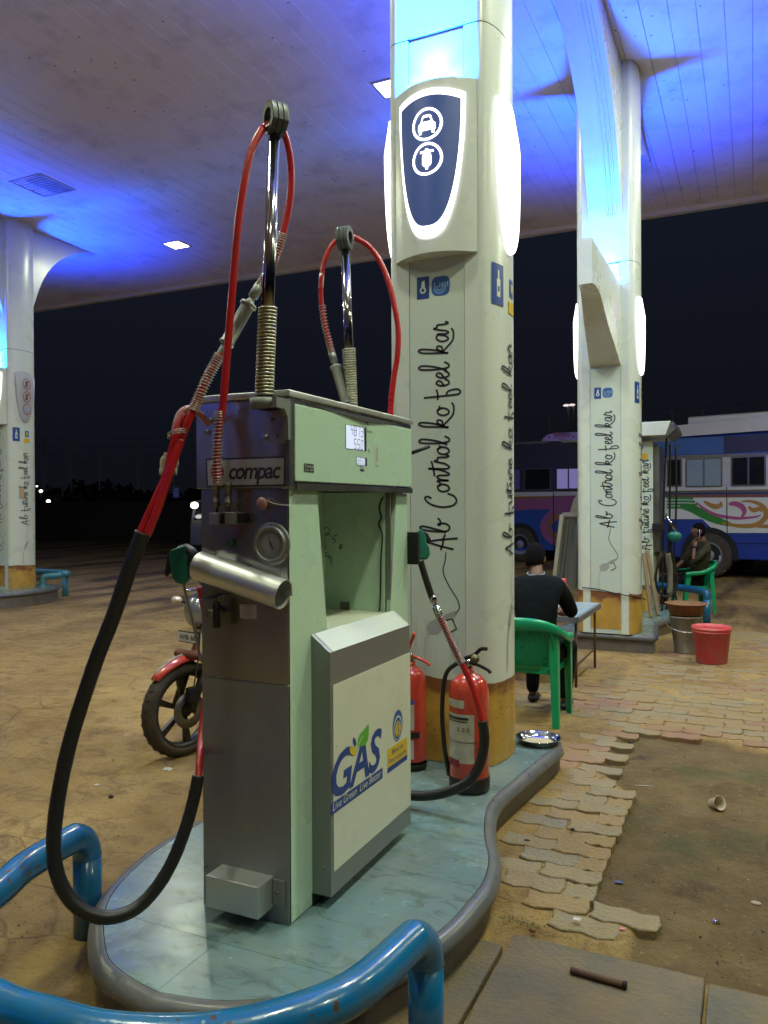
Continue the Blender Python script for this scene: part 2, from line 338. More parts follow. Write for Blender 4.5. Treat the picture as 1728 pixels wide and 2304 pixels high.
    n2=noise_(70,5,.7); b2=n.nodes.new('ShaderNodeBump'); b2.inputs['Strength'].default_value=.7; b2.inputs['Distance'].default_value=.012; L.new(n2,b2.inputs['Height']); L.new(bp.outputs[0],b2.inputs['Normal'])
    b3=n.nodes.new('ShaderNodeBump'); b3.invert=True; b3.inputs['Strength'].default_value=.8; b3.inputs['Distance'].default_value=.02; L.new(cm2.outputs[0],b3.inputs['Height']); L.new(b2.outputs[0],b3.inputs['Normal']); L.new(b3.outputs[0],b.inputs['Normal'])
    return m
M['ground']=ground_mat()
# ================================================================ ground
def smooth(a,b,x): t=max(0,min(1,(x-a)/(b-a))); return t*t*(3-2*t)
def pitmask(x,y):
    ex=-.66 if y<4.62 else -.66-.2*min(1,(y-4.62)*3)
    ex+= .04*noise.noise((x*3,y*3,5))
    if y<3.2: ex=max(ex,-.66+(.24 if y<3.2 else 0))
    top=5.86+.08*noise.noise((x*1.7,1,2))
    if x>-.15: top-=.1
    return smooth(ex-.02,ex+.03,x)*smooth(2.86,2.93,y)*(1-smooth(top-.04,top+.03,y))*(1-smooth(5.5,6.5,x))
def gz(x,y):
    p=pitmask(x,y)
    z=.008*noise.noise((x*1.1,y*1.1,0))+.005*noise.noise((x*4,y*4,3))+.0022*noise.noise((x*17,y*17,9))
    if x<-2.35: z+=.010*noise.noise((x*.9+.3*y,y*2.6,7))+.004*abs(noise.noise((x*2.5,y*7,1)))
    base=.000
    pv=smooth(-1.15,-.95,x)*smooth(3.0,3.1,y)*(1-p)
    z*=1-.5*pv; z-=.003*pv
    if y<2.93 and -.9<x<6: base=-.03
    return base*(1-p)-.030*p+z*(1.3 if p>.5 else 1)
def grid_ground():
    def rng(a,b,s): n=int(round((b-a)/s)); return [a+(b-a)*i/n for i in range(n+1)]
    xs=[-400,-200,-100,-60,-40]+rng(-30,-14,1)+rng(-13.6,-6.4,.4)+rng(-6.2,-3.6,.1)+rng(-3.55,1.6,.035)+rng(1.7,4,.1)+rng(4.4,12,.5)+[16,25,40,80,200,400]
    ys=[-200,-60,-30,-15,-8,-4,-2,-1]+rng(-.5,1.0,.1)+rng(1.04,6.6,.035)+rng(6.7,13,.08)+rng(13.3,24,.4)+[26,29,33,38,45,60,100,200,400]
    nx=len(xs); vs=[];pit=[]
    for y in ys:
        for x in xs:
            near=(-14<x<12 and -1<y<24); vs.append((x,y,gz(x,y) if near else -.004)); pit.append(pitmask(x,y) if near else 0)
    fs=[(j*nx+i,j*nx+i+1,(j+1)*nx+i+1,(j+1)*nx+i) for j in range(len(ys)-1) for i in range(nx-1)]
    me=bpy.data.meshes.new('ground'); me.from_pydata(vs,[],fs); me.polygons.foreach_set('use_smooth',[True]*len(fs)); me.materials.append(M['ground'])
    a=me.attributes.new('pit','FLOAT','POINT'); a.data.foreach_set('value',pit)
    o=bpy.data.objects.new('ground',me); COL.objects.link(o); o['kind']='structure'; PM[o]=Matrix.Identity(4); return o
ground=grid_ground()
# paving: zigzag blocks, each a piece
pave=thing('block_paving',(0,0,0),None,None,kind='structure')
PB=[mat('paver_%s'%nme,c,.85,0,.28,14,dirt=(.25,.165,.066),dm=dd,ds=4,bump=.6,bs=60) for nme,c,dd in(('tan',(.215,.185,.115),.42),('yellow',(.235,.185,.09),.45),('grey',(.185,.172,.125),.42),('red',(.23,.105,.075),.50),('dusty',(.24,.17,.08),.6))]
BL,BW=.262,.134
def paver_mesh(mt,sd):
    r=random.Random(sd); a=.017; L2=BL/2-.004; w=BW/2-.004
    xs_=[-L2,-L2*.5,0,L2*.5,L2]; ys_=[a*.55,-a*.55,a*.55,-a*.55,a*.55]
    top=[(x,y-w) for x,y in zip(xs_,ys_)]; bot=[(x,y+w) for x,y in zip(xs_,ys_)][::-1]
    top[0]=(top[0][0]+.0,top[0][1]); bot=[(L2+.010,0)]+bot+[(-L2+.010,0)]
    P=top+bot; mb=MB(); n=len(P)
    c=[(x+r.uniform(-.002,.002),y+r.uniform(-.002,.002)) for x,y in P]
    vs=[(x,y,-.05) for x,y in c]+[(x,y,-.004) for x,y in c]+[(x*.965,y*.94,0) for x,y in c]
    fs=[tuple(range(2*n,3*n))]+[(i,(i+1)%n,n+(i+1)%n,n+i) for i in range(n)]+[(n+i,n+(i+1)%n,2*n+(i+1)%n,2*n+i) for i in range(n)]
    me=bpy.data.meshes.new('paving_block'); me.from_pydata(vs,[],fs); me.materials.append(mt); return me
PMs=[paver_mesh(m,i) for i,m in enumerate(PB)]
cand=[]
r=random.Random(3)
for j in range(0,60):
    y=3.05+j*BW
    for i in range(-14,30):
        x=-.86+(i+.5*(j%2))*BL
        if y<5.72:
            rightlim=-.66 if y<4.62 else -.84
            if y<3.3: rightlim=-.44
            if not(-1.28<x and x+BL*.45<rightlim+.10): continue
            if y<3.2 and x<-.75 : continue
        else:
            if x<-.95 and y<6.0: continue
            if x<-2.6 or x>3.4: continue
        if y<4.84 and x<-1.0: continue
        if 8.5<y and x<-.85: continue
        if pitmask(x-.05,y)>.6: continue
        D=x*FW.x+y*FW.y; X=x*math.cos(YAW)+y*math.sin(YAW)
        if D<1 or X/D>.52 or X/D<.10: continue
        cand.append((D,x,y,1.0))
    if j%2==0 and 3.3<y<4.62: cand.append((-.664*FW.x+y*FW.y,-.664,y,.5))
cand.sort()
rest=MB()
for k,(D,x,y,sx_) in enumerate(cand):
    red= (noise.noise((x*.9,y*1.6,4))>.10 and y>5.2 and r.random()<.75) or (4.9<y<5.9 and x<-.9 and r.random()<.6)
    mi=3 if red else r.choice([0,0,4,0,2,4] if y<6 else [1,4,0,4,4])
    z=.003+r.uniform(-.004,.004)+(.006*smooth(-1.05,-.75,x)-.002 if y<4.8 else 0)-.006*smooth(6.2,8.5,y); rx,ry,rz=r.uniform(-.03,.03),r.uniform(-.03,.03),r.uniform(-.03,.03)
    if k<290:
        o=bpy.data.objects.new('paving_block',PMs[mi]); COL.objects.link(o); o.parent=pave; o.location=(x+r.uniform(-.006,.006),y+r.uniform(-.005,.005),z); o.rotation_euler=(rx,ry,rz); o.scale=(sx_,1,1)
    else:
        Mx=Matrix.Translation((x,y,z))@Matrix.Rotation(rz,4,'Z'); me=PMs[mi]
        rest.add([Mx@v.co for v in me.vertices],[tuple(p.vertices) for p in me.polygons])
if rest.v:
    o=rest.build('distant_paving_blocks',PB[1],pave,fix=False); o['kind']='stuff'
# stone slabs at bottom right
slabs=thing('slab_paving',(0,0,0),None,None,kind='structure')
M['slab']=mat('stone_slab',(.088,.085,.064),.85,0,.45,22,dirt=(.20,.13,.06),dm=.42,ds=3.2,bump=.5,bs=55)
for (x0,y0,x1,y1,z) in((-.815,1.2,-.150,2.872,.012),(-.138,1.25,.55,2.850,.010),(-1.5,1.1,-.838,2.80,.002),(.562,1.2,1.3,2.845,.008),(-2.2,1.0,-1.512,1.75,.0)):
    MB().box((x0,y0,-.06),(x1,y1,z)).build('paving_slab',M['slab'],slabs,bevel=.006)
# ================================================================ islands (kerbed plinths)
IS=[(1.83,-1.62),(1.862,-1.46),(1.912,-1.348),(2.02,-1.20),(2.2,-1.08),(2.5,-.972),(2.78,-.945),(2.91,-.946),(3.10,-.985),(3.35,-1.085),(3.70,-1.168),(4.14,-1.140),(4.80,-1.075)]
left=[(1.86,-1.77),(1.922,-1.909),(2.117,-2.11),(2.286,-2.209),(2.479,-2.268),(2.653,-2.295),(2.9,-2.30),(3.10,-2.262),(3.35,-2.16),(3.70,-2.075),(4.14,-2.10),(4.80,-2.165)]
def slab_tile_mat():
    m=mat('blue_grey_island_stone',(.135,.225,.25),.24,0,.2,9,dirt=(.23,.215,.17),dm=.30,ds=3,bump=.03,bs=20)
    n=m.node_tree;L=n.links;b=n.nodes['Principled BSDF']; t=n.nodes.new('ShaderNodeTexCoord'); mp=n.nodes.new('ShaderNodeMapping'); mp.inputs['Scale'].default_value=(3,7,1); mp.inputs['Rotation'].default_value=(0,0,R(35)); L.new(t.outputs['Object'],mp.inputs[0])
    q=n.nodes.new('ShaderNodeTexNoise'); q.inputs['Scale'].default_value=2.4; q.inputs['Detail'].default_value=9; q.inputs['Distortion'].default_value=1.4; q.inputs['Roughness'].default_value=.6; L.new(mp.outputs[0],q.inputs['Vector'])
    rp=n.nodes.new('ShaderNodeValToRGB'); rp.color_ramp.elements[0].position=.52; rp.color_ramp.elements[1].position=.66; L.new(q.outputs['Fac'],rp.inputs[0])
    mx=n.nodes.new('ShaderNodeMix'); mx.data_type='RGBA'; L.new(rp.outputs[0],mx.inputs['Factor']); src=b.inputs['Base Color'].links[0].from_socket; L.new(src,mx.inputs['A']); mx.inputs['B'].default_value=(.105,.15,.145,1); L.new(mx.outputs['Result'],b.inputs['Base Color'])
    return m
M['islestone']=slab_tile_mat()
def island(name,loc,flip,h,label):
    t=thing(name,(0,0,0),label,'pump island')
    cx=-1.62
    def tr(v,u): # plan -> world
        return Vector(((u-cx)+loc[0],(v-1.83)*flip+loc[1],0))
    rt=catmull([(u,v,0) for v,u in IS],6); lf=catmull([(u,v,0) for v,u in [IS[0]]+left],6)
    ring=[(p.x,p.y) for p in rt]+[(p.x,p.y) for p in lf[1:][::-1]]
    P=[tr(v,u) for u,v in ring]; n=len(P)
    # outward normals
    def nrm(i):
        d=(P[(i+1)%n]-P[i-1]); q=Vector((d.y,-d.x,0)).normalized(); return q
    cen=sum(P,Vector())/n
    N=[nrm(i) for i in range(n)]
    if sum((P[i]-cen).dot(N[i]) for i in range(n))<0: N=[-q for q in N]
    # bullnose profile (offset out, z)
    prof=[(0,h),(.015,h+.001),(.032,h-.006),(.046,h-.02),(.052,h-.038),(.048,h-.056),(.034,h-.070),(.012,h-.076)]
    mb=MB(); k=len(prof); vs=[]
    for i in range(n):
        for a,z in prof: vs.append(P[i]+N[i]*a+Vector((0,0,z)))
    mb.add(vs,[(i*k+j,i*k+j+1,((i+1)%n)*k+j+1,((i+1)%n)*k+j) for i in range(n) for j in range(k-1)],True)
    mb.build('bullnose_edge',M['kerb'],t)
    mb=MB(); mb.add([P[i]+N[i]*.010+Vector((0,0,z)) for i in range(n) for z in(-.1,h-.06)],[(2*i,2*i+1,2*((i+1)%n)+1,2*((i+1)%n)) for i in range(n)]); mb.build('kerb_face',M['kerbface'],t)
    # top tiles: clip the plan by joint lines along v
    def clip(poly,f):
        out=[]
        for i in range(len(poly)):
            a,b=poly[i-1],poly[i]; fa,fb=f(a),f(b)
            if fa>=0: out.append(a)
            if (fa>=0)!=(fb>=0): out.append(a+(b-a)*(fa/(fa-fb)))
        return out
    base=[p-q*.003 for p,q in zip(P,N)]
    cuts=sorted([loc[1]+flip*c for c in(-1,.30,1.02,1.42,2.3,4.2)])
    for a,b_ in zip(cuts[:-1],cuts[1:]):
        for sd in(0,1):
            g=.0008
            q=clip(base,lambda p:p.y-a-g); q=clip(q,lambda p:b_-g-p.y)
            q=clip(q,(lambda p:p.x-loc[0]-g) if sd else (lambda p:loc[0]-g-p.x))
            if len(q)>2:
                mb=MB(); m_=len(q); mb.add([(p.x,p.y,h-.02) for p in q]+[(p.x,p.y,h-.001) for p in q],[tuple(range(m_,2*m_))]+[(i,(i+1)%m_,m_+(i+1)%m_,m_+i) for i in range(m_)]); mb.build('stone_tile',M['islestone'],t)
    mb=MB(); mb.add([(p.x,p.y,h-.006) for p in base],[tuple(range(n))]); mb.build('grout_bed',mat('grout',(.26,.27,.22),.8),t)
    return t
island('pump_island',(-1.62,1.83),1,.17,'grey kerbed island of blue stone tiles carrying the near dispenser')
island('pump_island',(-1.53,11.95),-1,.20,'grey kerbed island behind the blue-topped table, under the second pillar')
island('pump_island',(-11.5,10.25),-1,.25,'pale kerbed island at far left under the left pillar')
# ================================================================ canopy
ZC=6.47
can=thing('canopy',(-5,4,ZC),'broad white plank ceiling canopy over the forecourt, washed purple and blue','canopy')
U0,U1,V0,V1=-18.0,8.0,-14.0,13.80
PWD=.25; npl=int((U1-U0)/PWD); pme=None
inv=PM[can].inverted()
mb=MB(); g=.0016
# plank profile: flat with tiny chamfers (local coords)
pr=[(-PWD/2+g,.02),(-PWD/2+g,.004),(-PWD/2+g+.004,0),(PWD/2-g-.004,0),(PWD/2-g,.004),(PWD/2-g,.02)]
mb.add([(a,(V0-4) ,b) for a,b in pr]+[(a,(V1-4),b) for a,b in pr],[(i,i+1,i+7,i+6) for i in range(5)])
first=mb.build('ceiling_plank',M['ceil'],can,local=True)
for i in range(npl):
    o=first if i==0 else first.copy()
    if i: COL.objects.link(o)
    o.location=(U0+PWD*(i+.5)+5+0,0,random.Random(i).uniform(-.001,.0015)); 
MB().box((U0,V0,ZC+.025),(U1,V1+.1,ZC+.7)).build('canopy_deck',mat('deck_dark',(.05,.05,.05),.8),can)
M['fascia']=mat('fascia_paint',(.55,.55,.55),.35,0,.05,3,dirt=(.2,.2,.18),dm=.25,ds=3)
MB().box((U0,V1+.02,ZC-.03),(U1,V1+.16,ZC+.75)).build('fascia',M['fascia'],can)
mb=MB(); pts=[]
N_=260
for i in range(N_+1):
    x=U0+(U1-U0)*i/N_; pts.append((x,V1-.11+.012*noise.noise((x*3,0,0)),ZC+.006+.01*abs(noise.noise((x*9,1,0)))))
vs=[]
for x,y,z in pts: vs+=[(x,y,z),(x,V1-.03,ZC-.05),(x,V1+.018,ZC-.052),(x,V1+.018,ZC+.02)]
mb.add(vs,[(4*i+j,4*i+j+1,4*i+5+j,4*i+4+j) for i in range(N_) for j in range(3)]); mb.build('edge_trim',mat('edge_trim_paint',(.62,.6,.62),.4,0,.1,20),can)
# ceiling lamps
LG=[]
def ceiling_lamp(x,y,on=True,label=None,power=None):
    nm='ceiling_light' if on else 'ceiling_vent'
    t=thing(nm,(x,y,ZC),label,'ceiling light' if on else 'ceiling hatch',group='square lamps recessed in the canopy' if on else None)
    s=.165 if on else .30
    mb=MB()
    for a,b in(((-s-.03,-s-.03),(s+.03,-s)),((-s-.03,s),(s+.03,s+.03)),((-s-.03,-s),(-s,s)),((s,-s),(s+.03,s))): mb.box((a[0],a[1],-.016),(b[0],b[1],.004))
    mb.build('frame',M['fascia'],t,local=True)
    if on:
        MB().box((-s,-s,-.010),(s,s,.002)).build('lens',M['lens'],t,local=True)
        ld=bpy.data.lights.new('ceiling_light_glow','AREA'); ld.shape='SQUARE'; ld.size=.30; ld.energy=power or LAMP_W; ld.color=LAMP_COL
        lo=bpy.data.objects.new('ceiling_light_glow',ld); COL.objects.link(lo); lo.location=(x,y,ZC-.03)
    else:
        MB().box((-s,-s,.0),(s,s,.003)).build('panel',mat('vent_panel',(.25,.25,.3),.5),t,local=True)
        mb=MB()
        for i in range(9): mb.box((-s,-s+.03+i*.065,-.010),(s,-s+.045+i*.065,-.002))
        mb.build('louvre',M['fascia'],t,local=True)
for (x,y,on,lb,pw) in((-3.77,8.32,1,'bright square ceiling lamp half hidden by the near pillar',46),(-9.63,11.56,1,'bright square ceiling lamp above the far left forecourt',40),
    (-9.67,8.57,0,'square louvred hatch in the ceiling at upper left',0),
    (-3.77,5.2,1,'ceiling lamp above the motorcycle, out of the picture top',70),(-3.77,2.1,1,'ceiling lamp over the lane left of the near dispenser',42),
    (-3.77,-1.0,1,'ceiling lamp behind the viewer on the left',14),(.55,2.1,1,'ceiling lamp over the lane right of the near dispenser',92),(.55,5.2,1,'ceiling lamp above the mossy soil patch',104),
    (.55,8.3,1,'ceiling lamp above the red bucket',78),(.55,11.5,1,'ceiling lamp above the camouflage-clad person',60),(.55,-1.0,1,'ceiling lamp behind the viewer on the right',34),
    (-9.65,5.4,1,'ceiling lamp left of the motorcycle',52),(-9.65,2.2,1,'ceiling lamp far left beside the viewer',30),(4.8,2.1,1,'ceiling lamp far right beside the viewer',60),(4.8,6.8,1,'ceiling lamp at far right of the forecourt',60),
    (4.8,11.5,1,'ceiling lamp nearest the blue and white bus',150),(-14.6,8.5,1,'ceiling lamp beyond the left pillar',40)):
    ceiling_lamp(x,y,bool(on),lb,pw*1.35*(1.45 if x<-3 else 1))
# ================================================================ pillars
def pillar(cx,v0,base,label,kind,hz=ZC):
    t=thing('canopy_pillar',(cx,v0,base),label,'pillar',group='illuminated canopy pillars')
    W2=.245; A=.27; B=.10; vc=v0+A; PW=.168 # half width of flat, side ellipse, half width of printed panel
    # --- column: closed profile with recesses front and back
    prof=[]
    def side(sg,k=12): return [(cx+sg*(W2+B*math.sqrt(max(0,1-((q)/A)**2))),vc+q) for q in [A*math.sin(R(-90+180*i/k)) for i in range(k+1)]]
    rs=side(1); ls=side(-1)[::-1]
    prof=[(cx+PW,v0+.014),(cx+PW,v0)]+rs+[(cx+PW,v0+2*A),(cx+PW,v0+2*A-.014),(cx-PW,v0+2*A-.014),(cx-PW,v0+2*A)]+ls+[(cx-PW,v0),(cx-PW,v0+.014)]
    n=len(prof); mb=MB()
    smf=[]
    seams=[base,base+.02,2.67+1.62-.003,2.67+1.62+.003,hz]
    zs=[base,4.285,4.291,hz-.005]
    vs=[(x,y,z) for z in zs for x,y in prof]; 
    o0=len(mb.v); mb.add(vs,[])
    for k in(0,2):
        for i in range(n):
            j=(i+1)%n; mb.f.append((k*n+i,k*n+j,(k+1)*n+j,(k+1)*n+i)); 
            isd=(2<=i<=2+11) or (2+12+5<=i<=2+12+5+11); mb.s.append(isd)
    mb.build('column_cladding',M['white'],t,fix=True)
    # dark seam ring
    mb=MB(); mb.add([(cx+(x-cx)*.985,vc+(y-vc)*.985,z) for z in(4.27,4.3) for x,y in prof],[(i,(i+1)%n,n+(i+1)%n,n+i) for i in range(n)]); mb.build('seam_ring',M['blackm'],t)
    for fb in(-1,1): # front (toward viewer) / back
        y=v0+.010 if fb<0 else v0+2*A-.010
        yo=-1 if fb<0 else 1
        MB().box((cx-PW+.003,min(y,y+.006*yo),base+.0),(cx+PW-.003,max(y,y+.006*yo),3.30 if kind!='wing' else 3.14)).build('printed_panel',M['print'],t)
        MB().box((cx-PW+.003,min(y,y+.004*yo),3.31 if kind!='wing' else 3.15),(cx+PW-.003,max(y,y+.004*yo),4.27)).build('upper_panel',M['white'],t)
    # --- yellow painted base
    ztop=.645 if kind=='shield' else .66
    def torn(a): return ztop+.012*noise.noise((a*5,cx,0))+.004*noise.noise((a*30,cx,1))+ (-.05*a if kind=='wing' else -.03*a)
    ym=base_mat(ztop)
    def wrap(pp,nm,zb=base+.004,off=.003):
        mb=MB(); vs=[]; m_=len(pp)
        for i,(x,y,nx,ny) in enumerate(pp):
            vs+= [(x+nx*off,y+ny*off,zb),(x+nx*(off+.0),y+ny*off,torn(x+y-cx-v0)),]
        mb.add(vs,[(2*i,2*i+1,2*i+3,2*i+2) for i in range(m_-1)],True); return mb.build(nm,ym,t)
    for sg in(1,-1):
        pp=[]
        for i in range(25):
            a=R(-88+176*i/24); q=A*math.sin(a); nx=math.cos(a)/B; ny=math.sin(a)/A; l=math.hypot(nx,ny)
            pp.append((cx+sg*(W2+B*math.cos(a)),vc+q,sg*nx/l,ny/l))
        wrap(pp,'painted_base')
    for fb in(-1,1):
        y=v0 if fb<0 else v0+2*A
        w=W2-.004 if kind=='shield' else PW-.006
        yy=y if kind=='shield' else y-fb*.004
        wrap([(cx-w+2*w*i/16,yy,0,fb) for i in range(17)],'painted_base',base+(.004 if kind=='shield' else .05),.003 if kind=='shield' else .004)
    # --- slogans
    def face(x0,zb,sc):  # baseline runs up along z; letters' tops toward -u
        return lambda a,b:(Vector((x0-b*sc,v0+.0025,zb+a*sc)),Vector((0,-1,0)))
    s1='Ab Control ko feel kar'; s2='Ab future ko feel kar'
    zb=1.37; zt=2.655; sc=(zt-zb)/handlen(s1)
    face=lambda x0,zb,sc:(lambda a,b:(Vector((x0-b*sc*1.15,v0+.0025,zb+a*sc)),Vector((0,-1,0))))
    hand(s1,face(cx+.07,zb,sc),.0115 if kind=='shield' else .0125).build('slogan',M['ink'],t,fix=False)
    # cord and nozzle drawing below the slogan
    def pth(P,w,m,nm,e=.0022): 
        mb=MB(); mb.ribbon([Vector((cx+a,v0+e,1.62+b)) for a,b,_ in catmull([(a,b,0) for a,b in P],6)],w,(0,-1,0)); mb.build(nm,m,t,fix=False)
    pth([(.05,-.26),(.045,-.31),(.033,-.372),(.07,-.453),(.115,-.52),(.13,-.570),(.105,-.605)],.006,M['ink'],'printed_cord')
    pth([(.11,-.60),(.05,-.625),(-.0,-.665)],.024,M['grayink'],'printed_nozzle')
    mb=MB(); yy=v0+.0026
    mb.poly([(cx+a,yy,1.62+b) for a,b in((-.01,-.64),(.035,-.66),(.04,-.69),(.0,-.725),(-.055,-.735),(-.07,-.69),(-.05,-.66))]); mb.build('printed_nozzle',M['grayink'],t)
    mb=MB(); mb.ribbon([(cx+a,yy,1.62+b) for a,b in((.05,-.645),(.085,-.635),(.112,-.69),(.055,-.725))],.010,(0,-1,0)); mb.build('printed_trigger',M['ink'],t,fix=False)
    pth([(-.055,-.73),(-.07,-.77),(-.078,-.84),(-.078,-.98)],.014,M['grayink'],'printed_hose')
    pth([(-.055,-.73),(-.07,-.77),(-.078,-.84),(-.078,-.98)],.008,M['print'],'printed_hose',.0018)
    # faint circuit lines
    if kind=='shield':
        rr=random.Random(5); mb=MB()
        for k in range(20):
            x=cx-.155+k*.0155 if k<9 else cx+.09+(k-9)*.007; z=ztop+.03; h=rr.uniform(.10,.34)
            bx=rr.choice((-.02,.02)); z1=z+h*rr.uniform(.2,.6)
            P=[(x,v0+.0022,z),(x,v0+.0022,z1),(x+bx,v0+.0022,z1+.02),(x+bx,v0+.0022,z+h)]
            mb.ribbon([q for q in P if abs(q[0]-cx)<.165] or P[:2],.0016,(0,-1,0))
        mb.build('printed_circuit_lines',M['grayink'],t,fix=False)
    # side slogan on the curved flank(s)
    for sg in ((1,) if kind!='pool' else (1,)):
        def flank(zb,sc,sg=sg,q0=.04):
            def f(a,b):
                q=(q0-b*sc)*sg if sg>0 else -(q0-b*sc); q=max(-A*.985,min(A*.985,q))
                c_=math.sqrt(1-(q/A)**2); nx=c_/B; ny=(q/A)/A; l=math.hypot(nx,ny)
                return Vector((cx+sg*(W2+B*c_+.004*nx/l),vc+q+.004*ny/l,zb+a*sc)),Vector((sg*nx/l,ny/l,0))
            return f
        sc2=(zt-.10-1.33)/handlen(s2)
        hand(s2,flank(1.33,sc2),.0105).build('slogan',M['ink'],t,fix=False)
        fk=flank(0,1)
        def flk(P,w,m,nm):
            mb=MB(); q=[fk(b_,a_) for a_,b_,_ in catmull([(a_,b_,0) for a_,b_ in P],5)]
            mb.ribbon([x[0] for x in q],w,lambda p:(1,0,0)); mb.build(nm,m,t,fix=False)
        flk([(.01,1.33),(.0,1.25),(.03,1.15),(.0,1.05)],.006,M['grayink'],'printed_cord')
        flk([(.0,1.04),(.04,.98),(.06,.93)],.04,M['grayink'],'printed_nozzle')
        flk([(.06,.94),(.09,.85),(.10,.68)],.012,M['grayink'],'printed_hose')
        # stickers: navy square with flame drop, BP roundel
        def fpatch(q0,q1,z0,z1,m,nm,off=.003):
            mb=MB(); vs=[]
            for i in range(7):
                q=q0+(q1-q0)*i/6; c_=math.sqrt(1-(q/A)**2); nx=c_/B; ny=(q/A)/A; l=math.hypot(nx,ny)
                p=Vector((cx+W2+B*c_+off*nx/l,vc+q+off*ny/l,0)); vs+=[p+Vector((0,0,z0)),p+Vector((0,0,z1))]
            mb.add(vs,[(2*i,2*i+1,2*i+3,2*i+2) for i in range(6)],True); mb.build(nm,m,t)
        fpatch(-.215,-.10,2.745,2.975,M['navy'],'flame_sticker'); fpatch(-.175,-.14,2.79,2.89,M['white'],'flame_drop',.0045); fpatch(-.165,-.15,2.82,2.85,M['navy'],'flame_core',.006); fpatch(-.165,-.15,2.89,2.94,M['white'],'flame_tip',.0045)
        fpatch(-.02,.10,2.73,2.80,M['gold'],'logo_plate'); fpatch(0,.08,2.83,2.93,M['bpblue'],'logo_roundel'); fpatch(.02,.06,2.855,2.905,M['gold'],'logo_core',.0045)
        if kind=='pool': fpatch(-.12,-.03,1.78,1.96,mat('tape',(.45,.33,.2),.7),'brown_tape',.006)
    # front stickers
    yf=v0+.0025
    MB().box((cx-.12,yf,2.80),(cx-.045,yf+.001,2.925)).build('flame_sticker',M['navy'],t)
    mb=MB(); mb.lathe([(.0,0),(.02,.001)],(cx-.082,yf-.001,2.848),14,Matrix.Rotation(R(90),3,'X'),False); mb.poly([(cx-.094,yf-.001,2.86),(cx-.070,yf-.001,2.86),(cx-.072,yf-.001,2.905),(cx-.088,yf-.001,2.90)]); mb.build('flame_drop',M['white'],t)
    mb=MB(); mb.lathe([(0,0),(.009,.001)],(cx-.082,yf-.002,2.848),12,Matrix.Rotation(R(90),3,'X'),False).build('flame_core',M['navy'],t)
    mb=MB(); sq=[(cx+.025+.055*math.copysign(abs(math.cos(a))**.6,math.cos(a)),yf,2.862+.055*math.copysign(abs(math.sin(a))**.6,math.sin(a))) for a in [2*math.pi*i/24 for i in range(24)]]
    mb.poly(sq); mb.build('round_badge',M['bpblue'],t)
    for rr_ in(.02,.034):
        mb=MB(); mb.ribbon([(cx+.02+rr_*math.cos(a),yf-.001,2.855+rr_*math.sin(a)) for a in [R(180+18*i) for i in range(11)]],.004,(0,-1,0)); mb.build('badge_ring',M['bluepale'],t,fix=False)
    text('Ufill',"badge_lettering",M['bluepale'],t,(cx-.015,yf-.0015,2.855),(1,0,0),(0,0,1),.04,width=.10)
    # --- sign boxes
    def shield_pts(s,zb,zt,half,k=14):
        # pointed-bottom shield, top edge arched to the viewer's right
        P=[]
        for i in range(k+1):
            f=i/k; z=zt-(zt-zb)*math.sin(f*math.pi/2)**1.0 ; w=half*math.cos(f*math.pi/2)**.62; P.append((w,z))
        L_=[(-w,z) for w,z in P[::-1][1:]]
        return P+L_
    zb_,zt_=3.02,3.97
    def sgn(a): return math.copysign(1,a)
    def boxcurve(x,fb,extra=0): # bulged front of a sign box
        d=.11*(1-((x-cx)/(W2+.002))**2)+.004
        return (v0-d-extra) if fb<0 else (v0+2*A+d+extra)
    def sheet(xs_z,fb,extra,nm,m,thick=.004):
        pass
    fbs=[(-1,'shield'),(1,'shield')]
    if kind=='wing': fbs=[(-1,'wing'),(1,'shield')]
    for fb,kd in fbs:
        if kd=='shield':
            K=18; xs=[cx-W2+2*W2*i/K for i in range(K+1)]; mb=MB(); vs=[]
            for x in xs:
                yb=boxcurve(x,fb); vs+=[(x,yb,zb_),(x,yb,zt_)]
            m_=K+1
            mb.add(vs,[(2*i,2*i+1,2*i+3,2*i+2) for i in range(K)],True)
            yb=v0+.001 if fb<0 else v0+2*A-.001
            vt=[(x,boxcurve(x,fb),zb_) for x in xs]+[(cx+W2,yb,zb_),(cx-W2,yb,zb_)]
            mb.add(vt,[tuple(range(len(vt)))]); mb.add([(a,b,zt_-.004) for a,b,_ in vt],[tuple(range(len(vt)))])
            mb.build('sign_box',M['white'],t,fix=False)
            if fb<0 or True:
                # lit shield: rim + blue panel following the bulge
                def shield(nm,m,half,zb2,zt2,slant,ex,x0=0):
                    rows=26; cols=14; mb=MB(); vs=[]
                    for i in range(rows+1):
                        f=i/rows
                        for j in range(cols+1):
                            g=-1+2*j/cols; w=half*math.cos(f*math.pi/2)**.72 if f<1 else .004
                            x=cx+x0+g*w; x+=0
                            ztl=zt2-slant*(g*.0+ .5*(1-g)*.55+ .0)+.028*(1-g*g)
                            z=ztl-(ztl-zb2)*math.sin(f*math.pi/2)**1.05
                            xx=max(cx-W2,min(cx+W2,x)); vs.append((x,boxcurve(xx,fb,ex),z))
                    mb.add(vs,[(i*(cols+1)+j,i*(cols+1)+j+1,(i+1)*(cols+1)+j+1,(i+1)*(cols+1)+j) for i in range(rows) for j in range(cols)],True); return mb.build(nm,m,t,fix=False)
                shield('lit_rim',M['sign_rim'],.198,3.095,3.885,.0,.012)
                shield('shield_panel',M['sign_blue'],.178,3.16,3.845,.0,.02)
